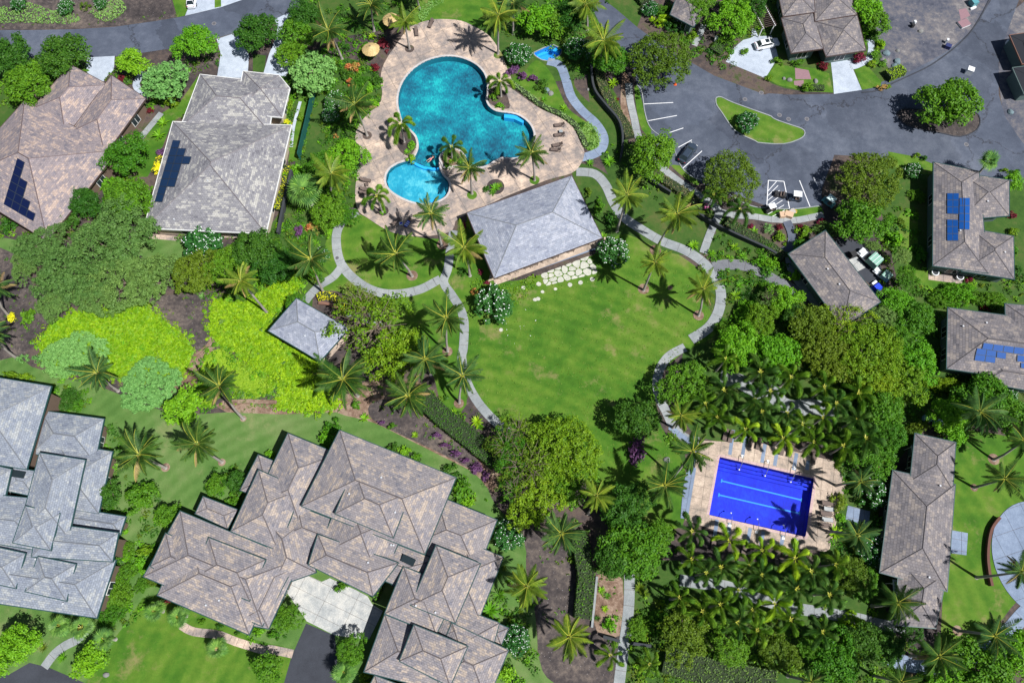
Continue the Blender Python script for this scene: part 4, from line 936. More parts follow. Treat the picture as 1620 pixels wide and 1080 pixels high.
def plume_mesh(seed, L=2.8, dens=34, mats=None):
    """bushy foxtail frond: leaflets all the way round a strongly arched midrib"""
    r = random.Random(seed); vs = []; fs = []; mi = []
    def q(t): return Vector((L*t*(1-.28*t*t), 0, L*(.75*t-1.12*t*t)))
    n = 6
    for i in range(n):
        a, b = q(i/n), q((i+1)/n); k = len(vs); w = .05
        vs += [a+Vector((0, w, 0)), a-Vector((0, w, 0)), b-Vector((0, w*.8, 0)), b+Vector((0, w*.8, 0))]; fs.append((k, k+3, k+2, k+1)); mi.append(1)
    for i in range(dens):
        t = .12+.88*i/dens; p = q(t); d = (q(min(1, t+.02))-q(t-.02)).normalized(); up = d.cross(Vector((0, 1, 0))).normalized()*-1
        if up.z < 0: up = -up
        for j in range(6):
            a = (j/6+.5*(i % 2)/6)*math.tau; e = (d*.75+(Vector((0, 1, 0))*math.cos(a)+up*math.sin(a))).normalized()
            l = .58*(1-.75*abs(t-.45)**1.6)*r.uniform(.8, 1.1); w = d.cross(e).normalized()*.05; k = len(vs)
            vs += [p-w, p+w, p+e*l*.6+w*.8, p+e*l+Vector((0, 0, -.1)), p+e*l*.6-w*.8]; fs.append((k, k+1, k+2, k+3, k+4)); mi.append(0)
    return mesh('frond', vs, fs, mats or [F_fox, F_rach], midx=mi)
def fanleaf_mesh(seed, L=1.9):
    r = random.Random(seed); vs = []; fs = []; mi = []
    st = 1.0; base = Vector((st*.85, 0, st*.45)); k = 0
    vs += [Vector((0, .03, 0)), Vector((0, -.03, 0)), base-Vector((0, .03, 0)), base+Vector((0, .03, 0))]; fs.append((0, 3, 2, 1)); mi.append(1)
    for i in range(22):
        a = (i/21-.5)*4.4; l = (L-st*.5)*r.uniform(.85, 1.05)*(.7+.3*math.cos(a*.5)); e = Vector((math.cos(a), math.sin(a), .12-.1*abs(a))).normalized(); n = Vector((-e.y, e.x, 0))*.075
        tip = base+e*l+Vector((0, 0, -.3*l)); m = base+e*l*.65; k = len(vs); vs += [base, m+n, tip, m-n]; fs.append((k, k+3, k+2, k+1)); mi.append(0)
    return mesh('frond', vs, fs, [F_fan, F_rach], midx=mi)
FR = {'coco': [[frond_mesh(i, rise=1.9, droop=.3) for i in range(2)], [frond_mesh(i+5, rise=1.15, droop=.7) for i in range(3)], [frond_mesh(i+9, rise=.45, droop=1.05) for i in range(3)]],
      'fox': [[plume_mesh(i) for i in range(3)]], 'fan': [[fanleaf_mesh(i) for i in range(3)]]}
NUT = MB()
for i in range(7): NUT.dome((.28*math.cos(i*.9), .28*math.sin(i*.9), -.12-.06*(i % 2)), .14, .24, 7, 3)
NUTM = mesh('coconuts', NUT.v, NUT.f, plain('orange brown coconuts', (.35, .2, .06), .6))
HEART = MB().tube([(0, 0, -.5), (0, 0, .1), (0, 0, .9)], [.2, .17, .02], 7); HEARTM = mesh('crown_shaft', HEART.v, HEART.f, plain('pale crown shaft', (.16, .24, .05), .5))
PL = []
def palm(px, py, rpx, kind='coco', h=None, base=None, desc='', n=None, mat=None, hint=None, label=None):
    bases = W(*base) if base else None
    if h is None:
        h = 8.0
        if base:
            best = 1e9
            for hh in np.arange(4.5, 11.5, .25):
                d = (W(px, py, hh)-bases).xy.length+.25*abs(hh-7.8)
                if d < best: best, h = d, hh
    c = W(px, py, h)
    if bases is None: a = rnd.uniform(0, 6.28); l = rnd.uniform(0, .06)*h; bases = Vector((c.x+math.cos(a)*l, c.y+math.sin(a)*l, 0))
    root = empty({'coco': 'coconut_palm', 'fox': 'foxtail_palm', 'fan': 'fan_palm'}[kind], bases)
    top = c-bases; m1 = Vector((top.x*.2, top.y*.2, h*.35)); m2 = Vector((top.x*.62, top.y*.62, h*.72)); r0 = {'coco': .17, 'fox': .13, 'fan': .15}[kind]
    mb = MB().tube([(0, 0, -.1), (top.x*.02, top.y*.02, .35), m1, m2, top], [r0*2.1, r0*1.35, r0*1.05, r0*.9, r0*.85], 8); mb.build('trunk', M_trunk, root, smooth=True)
    obj('crown_shaft', HEARTM, root, top, None, {'coco': (1, 1, .8), 'fox': (.7, .7, .45), 'fan': (.5, .5, .4)}[kind])
    R = rpx*mpp(py, h); n = n or {'coco': 24, 'fox': 7, 'fan': 11}[kind]; L0 = {'coco': 4.5, 'fox': 2.1, 'fan': 1.9}[kind]; a0 = rnd.uniform(0, 6.28)
    if kind == 'coco': obj('coconuts', NUTM, root, top)
    for i in range(n):
        if kind == 'coco':
            tier = 0 if i < 5 else (1 if i < 13 else 2); k = (i, i-5, i-13)[tier]; cnt = (5, 8, n-13)[tier]; a = a0+tier*.5+k*6.283/cnt+rnd.uniform(-.32, .32); tl = rnd.uniform(-.16, .2)
        else: tier = 0; a = a0+i*6.283/n*(1 if kind == 'fox' else 2.4*n/6.283)+rnd.uniform(-.15, .15); tl = rnd.uniform(-.2, .1) if kind == 'fox' else rnd.uniform(-.9, .5)
        me = rnd.choice(FR[kind][tier]); s = R/L0*rnd.uniform(.78, 1.12)
        f = obj('frond', me, root, top+Vector((0, 0, .1)), (rnd.uniform(-.3, .3), tl, a), s); setmat(f, mat)
        if kind == 'coco' and rnd.random() < .5: sl = f.material_slots[1]; sl.link = 'OBJECT'; sl.material = F_rgrn
        if kind == 'coco' and tier == 2 and rnd.random() < .12: setmat(f, F_deadf)
    PL.append(root); REG.append((root, desc, 'palm tree', (px, py), label)); return root
F_cocoy = leafmat('yellowing coconut frond', (.09, .15, .012), (.19, .26, .02), (.06, .12, .012))
F_cocob = leafmat('deep coconut frond', (.03, .09, .02), (.08, .16, .035), (.025, .065, .016))
F_rgrn = plain('green midrib', (.16, .22, .03), .5); F_deadf = leafmat('dried frond', (.14, .1, .04), (.24, .17, .07), None, .1)
Y, B_ = F_cocoy, F_cocob
def A_(s): return P(s)[0]
COCO = [
 (519, 49, 36, (541, 93), 'tall coconut palm leaning over the light green round-leaved trees', None), (587, 8, 32, (592, 49), 'coconut palm above left of the two thatched umbrellas', None),
 (640, 34, 28, (648, 78), 'coconut palm in a ring bed beside the upper thatched umbrella', Y), (789, 25, 37, (788, 86), 'coconut palm at the upper right rim of the tan deck', Y), (655, -18, 32, (663, 13), 'coconut palm cut by the top edge above the lagoon deck', None),
 (927, 8, 36, (929, 48), 'coconut palm cut by the top edge above the spa pool', Y), (955, 65, 40, (949, 107), 'coconut palm between spa path and olive-crowned tree', Y), (561, 166, 37, (581, 215), 'coconut palm in a ring bed on the left side of the deck', None),
 (524, 275, 36, (526, 312), 'coconut palm beside the lower left garden of the deck', Y), (992, 309, 34, (976, 366), 'coconut palm by the right corner of the open pavilion', Y), (1071, 339, 42, (1037, 396), 'wide coconut palm arching over the fork of the footpath', Y),
 (1036, 415, 30, (1018, 459), 'coconut palm on the upper centre lawn with its shadow to the left', Y), (1112, 458, 32, (1105, 499), 'coconut palm on the lawn inside the right bend of the footpath', Y),
 (841, 242, 32, (845.6, 285.5), 'coconut palm by the lower right rim of the lagoon pool', None), (743, 266, 31, (746.7, 306.7), 'coconut palm between pool island and open pavilion', None), (682, 338, 34, (699, 389), 'coconut palm at the lower deck beside the towel-covered lounger', B_),
 (625.5, 402, 42, (652, 437), 'coconut palm alone on the round lawn inside the path loop', None), (734.5, 392, 42, (743.5, 436), 'coconut palm touching the left eave of the open pavilion', Y), (492, 410, 40, (511.5, 462), 'coconut palm at the left bend of the loop footpath', None),
 (381, 444, 33, (423, 495), 'yellow-green coconut palm on the upper lime bed', Y), (706, 503, 38, (708, 556), 'coconut palm left of the footpath below the loop', None), (542.6, 599.6, 52, (566, 626), 'very wide coconut palm below the small hut', None),
 (672, 568, 42, None, 'coconut palm right of the bare-branched tree', B_), (732, 594, 38, (726.7, 637), 'coconut palm leaning over the lower footpath bend', B_), (646, 625.6, 45, None, 'coconut palm over the upper end of the dark clipped hedge', None),
 (154, 589, 38, (186.7, 618), 'coconut palm between the two grey-green mounds', B_), (347, 610, 41, (385, 662), 'coconut palm with long pale trunk on the lower lime bed', None), (312, 702, 42, (351, 730.5), 'coconut palm on the lawn left of the sprawling warm grey roof', None),
 (220, 719, 45, (262, 739.6), 'coconut palm on the lawn right of the pale grey roof', None), (-8, 455, 32, (13, 498), 'coconut palm cut by the left edge above the gravel bed', B_), (-14, 528, 34, (26, 566), 'coconut palm cut by the left edge with dark leaning trunk', B_),
 (1077, 657, 30, None, 'coconut palm between dark green tree and foxtail grove', Y), (1095.6, 714, 40, (1066, 752), 'coconut palm at the upper left corner of the lap deck', None), (1051.5, 768, 40, None, 'coconut palm left of the lap deck', None),
 (944, 784, 34, (931, 812), 'coconut palm at the lower right of the large yellow-green tree', Y), (888, 844, 42, None, 'coconut palm below the large yellow-green tree', B_), (833.7, 927, 41, None, 'pale-fronded coconut palm beside the lava gravel bed', Y),
 (901, 1007, 42, None, 'coconut palm at the lower end of the tall hedge', Y), (1550, 651, 44, None, 'coconut palm right of the clubhouse end', B_), (1619, 697, 38, (1572, 727), 'coconut palm cut by the right edge leaning over the lawn', None),
 (1589, 757, 38, (1541, 771), 'coconut palm leaning right over the clubhouse lawn', None), (1615, 904, 38, (1545, 913), 'coconut palm leaning over the round blue-grey plaza', B_), (1573, 1005, 42, (1515, 997), 'coconut palm over the lower end of the plaza path', B_),
 (1485, 1038, 46, None, 'coconut palm over the lower left of the plaza path', None), (1420, 953, 40, None, 'coconut palm at the lower end of the clubhouse', None), (1361, 762, 30, (1322, 768), 'coconut palm right of the lap deck by the white-blossomed tree', B_),
 (1356, 847, 36, (1309, 841), 'coconut palm leaning right from the lower right of the lap deck', B_), (1283, 1078, 24, None, 'coconut palm at the bottom edge below the foxtail grove', None), (1425, 1078, 34, None, 'coconut palm cut by the bottom edge left of the plaza path', None),
 (812, 6, 30, None, 'coconut palm at the top edge right of the lagoon deck', B_), (1522, 888, 27, (1546, 912), '', None)][:-1]
for px, py, r, b, d, m in COCO: palm(px, py, r, 'coco', None, b, mat=m, label=d)
palm(1560, 259, 19, 'fan', 4.5, (1547, 275), label='small palm behind the roof ridge near the right road', n=12)
palm(1129, 309, 19, 'fox', 4.5, None, label='small fat-fronded palm at the sidewalk junction', mat=F_fox2)
palm(1171, 332, 23, 'fox', 5.5, (1158, 358), label='fat-fronded palm right of the sidewalk junction', mat=F_fox2)
palm(966, 1036, 23, 'fox', 4, None, label='small foxtail palm left of the lower footpath end'); palm(1028, 1050, 21, 'fox', 4, None, label='small foxtail palm right of the lower footpath end')
palm(483, 304, 27, 'fan', 4, None, label='round fan palm right of the bleached grey roof', n=24)
for a, l, m in ((('P 335,800', 25, 'P 360,925'), 'bright foxtail palm on the left pool garden', F_fox), (('P 1040,495', 21, 'P 1048,600'), 'bright foxtail palm in the notch bed at the pool right rim', F_fox),
                (('Q 695,238', 21, 'Q 700,330'), 'dark foxtail palm on the pool island', F_fox2), (('Q 165,592', 24, 'Q 205,705'), 'foxtail palm below left of the round lower basin', F_fox)):
    palm(*A_(a[0]), a[1], 'fox', 4.3, A_(a[2]), label=l, mat=m)
FOX = [(1150, 566, 0), (1142, 620, 1), (1194, 631, 1), (1132, 663, 0), (1182, 678, 2), (1199, 592, 1), (1238, 690, 2), (1287, 700, 0), (1337, 707, 0), (1254, 600, 0), (1244, 649, 1), (1304, 615, 0), (1300, 659, 0), (1358, 623, 0), (1353, 667, 1), (1208, 655, 1),
       (1097, 843, 1), (1090, 887, 0), (1151.7, 857, 2), (1143, 900, 1), (1205, 870, 2), (1207, 911, 1), (1258, 884, 2), (1318, 894, 0), (1078, 945, 0), (1139.6, 953, 0), (1191.5, 966, 0), (1259.6, 930, 1), (1314, 937, 1), (1252, 981, 0), (1301, 997, 1), (1200, 998, 0)]
FOX += [(1120, 640, 0), (1222, 622, 1), (1270, 672, 0), (1320, 640, 1), (1115, 905, 1), (1172, 935, 0), (1228, 958, 2), (1280, 905, 1), (1180, 893, 0), (1165, 985, 1), (1110, 968, 0), (1370, 690, 1)]
for x, y, c in FOX: palm(x+rnd.uniform(-4, 4), y+rnd.uniform(-4, 4), rnd.uniform(23, 31), 'fox', rnd.uniform(4.8, 6.3), None, desc=('green', 'deep green', 'bright yellow-green')[c]+' foxtail palm', mat=(F_fox, F_fox2, leafmat('bright foxtail frond', (.1, .21, .01), (.26, .39, .02)))[c], n=6+(c == 1))
for x, y, r in ((96, 989, 17), (130, 992, 20), (167, 1012, 19), (246, 966, 18), (283, 976, 19), (345, 1026, 18), (546, 1062, 20)): palm(x, y, r, 'fan', 2.6, None, desc='low fan palm')

# ------------------------------------------------------------ trees
T_ = [(306, 62, 35, 'big', F_bright, 5, 'bright green broadleaf tree'), (205, 96, 27, 'mid', F_bright, 3.6, 'bright green broadleaf tree'), (260, 125, 41, 'sea', F_sea, 4, 'round light green tree'), (94, 82, 42, 'big', F_dark, 5, 'dark green broadleaf tree'),
 (12, 85, 38, 'big', F_dark, 5, 'dark green broadleaf tree'), (38, 130, 40, 'big', F_mid, 5, 'green broadleaf tree'), (196, 242, 38, 'big', F_mid, 4.5, 'green broadleaf tree'), (403, 47, 38, 'big', F_dark, 4.5, 'dark green round tree'),
 (470, 50, 33, 'sea', F_mid, 4, 'green round-leaved tree'), (492, 112, 42, 'sea', F_sea, 3.6, 'light green round-leaved tree'), (460, 82, 28, 'sea', F_mid, 3.6, 'green round-leaved tree'), (480, 20, 30, 'big', F_dark, 4.5, 'dark green tree'),
 (172, 375, 70, 'fine', F_sage, 5.5, 'wide feathery grey-green tree'), (108, 432, 55, 'fine', F_sage, 4.5, 'feathery grey-green tree'), (205, 440, 58, 'fine', F_sage, 4.5, 'feathery grey-green tree'), (62, 385, 38, 'fine', F_sage, 4, 'feathery grey-green tree'),
 (35, 422, 24, 'fine', F_sage, 3, 'small feathery grey-green tree'), (85, 478, 28, 'fine', F_sage, 3, 'small feathery grey-green tree'), (246, 425, 28, 'fine', F_sage, 3, 'small feathery grey-green tree'), (150, 470, 34, 'fine', F_sage, 3.2, 'feathery grey-green tree'),
 (200, 312, 44, 'big', F_mid, 4.5, 'green broadleaf tree'), (132, 318, 30, 'big', F_dark, 4, 'dark green tree'), (105, 345, 20, 'mid', F_dark, 3, 'small dark green tree'), (310, 425, 42, 'open', F_olive, 3.8, 'olive green tree'), (352, 418, 34, 'open', F_mid, 3.8, 'green tree'), (405, 392, 42, 'big', F_dark, 4.5, 'dark green tree'), (432, 420, 34, 'big', F_dark, 4, 'dark green tree'),
 (590, 515, 70, 'sparse', F_yel, 5, 'bare-branched olive tree'), (628, 560, 52, 'open', F_yel, 4.5, 'yellow-green tree'), (575, 485, 45, 'sparse', F_olive, 5, 'thin olive tree'),
 (1046, 90, 56, 'mono', F_olive, 5.5, 'large olive round-crowned tree'), (968, 90, 32, 'big', F_mid, 4.5, 'green tree'), (1033, 240, 43, 'big', F_mid, 5, 'green broadleaf tree'), (1158, 278, 50, 'mono', F_olive, 5, 'round olive tree'), (1508, 160, 52, 'big', F_mid, 5, 'spreading green tree'),
 (1380, 282, 55, 'mono', F_olive, 5.5, 'wide olive tree'), (1368, 345, 44, 'big', F_mid, 4.5, 'green broadleaf tree'), (1375, 555, 62, 'mono', F_yel, 5.2, 'very wide yellow-green tree'), (1318, 560, 50, 'mono', F_olive, 4.8, 'wide brownish olive tree'), (1340, 510, 44, 'sparse', F_yel, 4.6, 'thin yellow-green tree'), (1390, 600, 44, 'mono', F_yel, 4.4, 'wide yellow-green tree'), (1290, 520, 44, 'open', F_olive, 4.5, 'brownish olive tree'),
 (1432, 602, 42, 'open', F_yel, 4.2, 'yellow-green tree'), (1400, 640, 38, 'big', F_mid, 4, 'green broadleaf tree'), (1455, 570, 36, 'big', F_bright, 4, 'bright green tree'), (1378, 715, 42, 'open', F_mid, 3.8, 'green tree'), (1410, 690, 30, 'open', F_mid, 3.6, 'green tree'),
 (1085, 608, 44, 'open', F_mid, 4.5, 'dark green broadleaf tree'), (1010, 662, 38, 'big', F_dark, 5, 'dark green broadleaf tree'), (892, 712, 64, 'mono', F_yel, 4.8, 'large yellow-green tree'), (808, 712, 40, 'open', F_mid, 4.2, 'green loose tree'), (820, 680, 30, 'sparse', F_yel, 4, 'thin yellow-green tree'), (905, 760, 42, 'open', F_mid, 4, 'green loose tree'), (835, 735, 52, 'sparse', F_olive, 4.8, 'thin olive tree'), (850, 790, 48, 'open', F_yel, 4.4, 'yellow-green tree'), (815, 775, 30, 'sparse', F_mid, 4, 'thin green tree'), (800, 705, 34, 'sparse', F_olive, 4.5, 'thin olive tree'),
 (1005, 868, 52, 'big', F_mid, 4.8, 'dense green tree'), (975, 885, 36, 'big', F_dark, 4.5, 'dense dark green tree'), (985, 808, 40, 'big', F_dark, 4.5, 'dark green tree'), (1040, 850, 30, 'big', F_mid, 4.5, 'dense green tree'),
 (1085, 1003, 46, 'open', F_olive, 4, 'olive tree'), (1155, 1020, 34, 'open', F_mid, 3.6, 'green tree'), (1325, 1042, 46, 'big', F_mid, 4, 'green broadleaf tree'), (1370, 1015, 34, 'big', F_dark, 4, 'dark green tree'), (1235, 1030, 34, 'open', F_olive, 3.6, 'olive tree'), (1290, 1020, 26, 'open', F_mid, 3.6, 'green tree'), (1345, 912, 34, 'open', F_olive, 3.6, 'olive tree'), (1368, 925, 26, 'open', F_mid, 3.4, 'green tree'),
 (20, 1022, 38, 'big', F_bright, 4.5, 'bright green broadleaf tree'), (138, 1046, 30, 'mid', F_bright, 3.5, 'bright green tree'), (452, 976, 27, 'open', F_mid, 3.4, 'small green tree'), (556, 1026, 27, 'open', F_mid, 3.4, 'small green tree'), (421, 1058, 26, 'mid', F_mid, 3.4, 'small green tree'),
 (288, 645, 35, 'mid', F_bright, 3.6, 'bright green tree'), (220, 785, 28, 'mid', F_mid, 2.6, 'small green tree'), (171, 780, 24, 'mid', F_dark, 2.6, 'small dark green tree'), (342, 765, 19, 'mid', F_mid, 2.4, 'small green tree'), (262, 815, 22, 'mid', F_mid, 2.4, 'small green tree'), (372, 760, 20, 'mid', F_dark, 2.4, 'small dark green tree'),
 (850, 28, 34, 'mid', F_bright, 3.6, 'bright leafy tree'), (880, 35, 26, 'mid', F_mid, 3.6, 'green leafy tree'), (905, 20, 30, 'big', F_dark, 4.5, 'dark green tree'), (1160, 22, 40, 'open', F_bright, 4, 'bright green tree'), (1105, 10, 28, 'open', F_mid, 3.6, 'green tree'), (1195, 5, 24, 'open', F_dark, 3.6, 'dark green tree'),
 (1372, 15, 30, 'mid', F_bright, 3.6, 'bright green tree'), (1390, 30, 24, 'mid', F_mid, 3.6, 'green tree'), (1168, 545, 40, 'big', F_bright, 4, 'bright green tree'), (1232, 558, 40, 'big', F_bright, 4, 'bright green tree'), (1207, 505, 30, 'open', F_yel, 3.6, 'yellow-green tree'), (1243, 470, 28, 'big', F_bright, 3.6, 'bright green tree'), (1260, 500, 26, 'big', F_dark, 3.6, 'dark green tree'),
 (1215, 473, 20, 'sparse', F_sage, 3, 'thin grey-branched tree'), (1438, 440, 22, 'open', F_mid, 3.4, 'green tree'), (1428, 405, 16, 'open', F_sage, 3.4, 'grey-green tree'), (1418, 475, 28, 'big', F_bright, 3.4, 'bright green tree'), (1400, 500, 22, 'open', F_sage, 3.4, 'grey-green tree'), (1450, 500, 34, 'big', F_mid, 3.6, 'green tree'), (1425, 535, 26, 'big', F_mid, 3.4, 'green tree'),
 (1560, 630, 48, 'big', F_mid, 4, 'green broadleaf tree'), (1600, 655, 40, 'big', F_mid, 4, 'green broadleaf tree'), (1500, 655, 32, 'big', F_bright, 3.8, 'bright green tree'), (1512, 690, 22, 'mid', F_bright, 3, 'bright green tree'), (1605, 285, 18, 'mid', F_bright, 2.4, 'small bright green tree'),
 (550, 340, 20, 'open', F_mid, 2.6, 'small green tree'), (520, 330, 34, 'open', F_mid, 3, 'green leafy tree'), (545, 250, 38, 'open', F_bright, 3, 'bright green leafy tree'), (505, 260, 28, 'open', F_mid, 3, 'green leafy tree'), (470, 480, 20, 'open', F_mid, 2.4, 'small green tree'),
 (1560, 1065, 55, 'big', F_mid, 3.5, 'green broadleaf tree'), (1610, 1030, 42, 'big', F_bright, 3.5, 'bright green tree'), (1500, 1085, 40, 'open', F_bright, 3, 'bright green tree'), (1410, 1020, 30, 'big', F_dark, 3, 'dark green tree'), (1440, 990, 26, 'open', F_dark, 2.8, 'dark green tree'),
 (1270, 392, 18, 'mid', F_mid, 2, 'small green tree'), (1012, 790, 30, 'open', F_dark, 4, 'dark green tree')]
for t in T_: tree(*t)
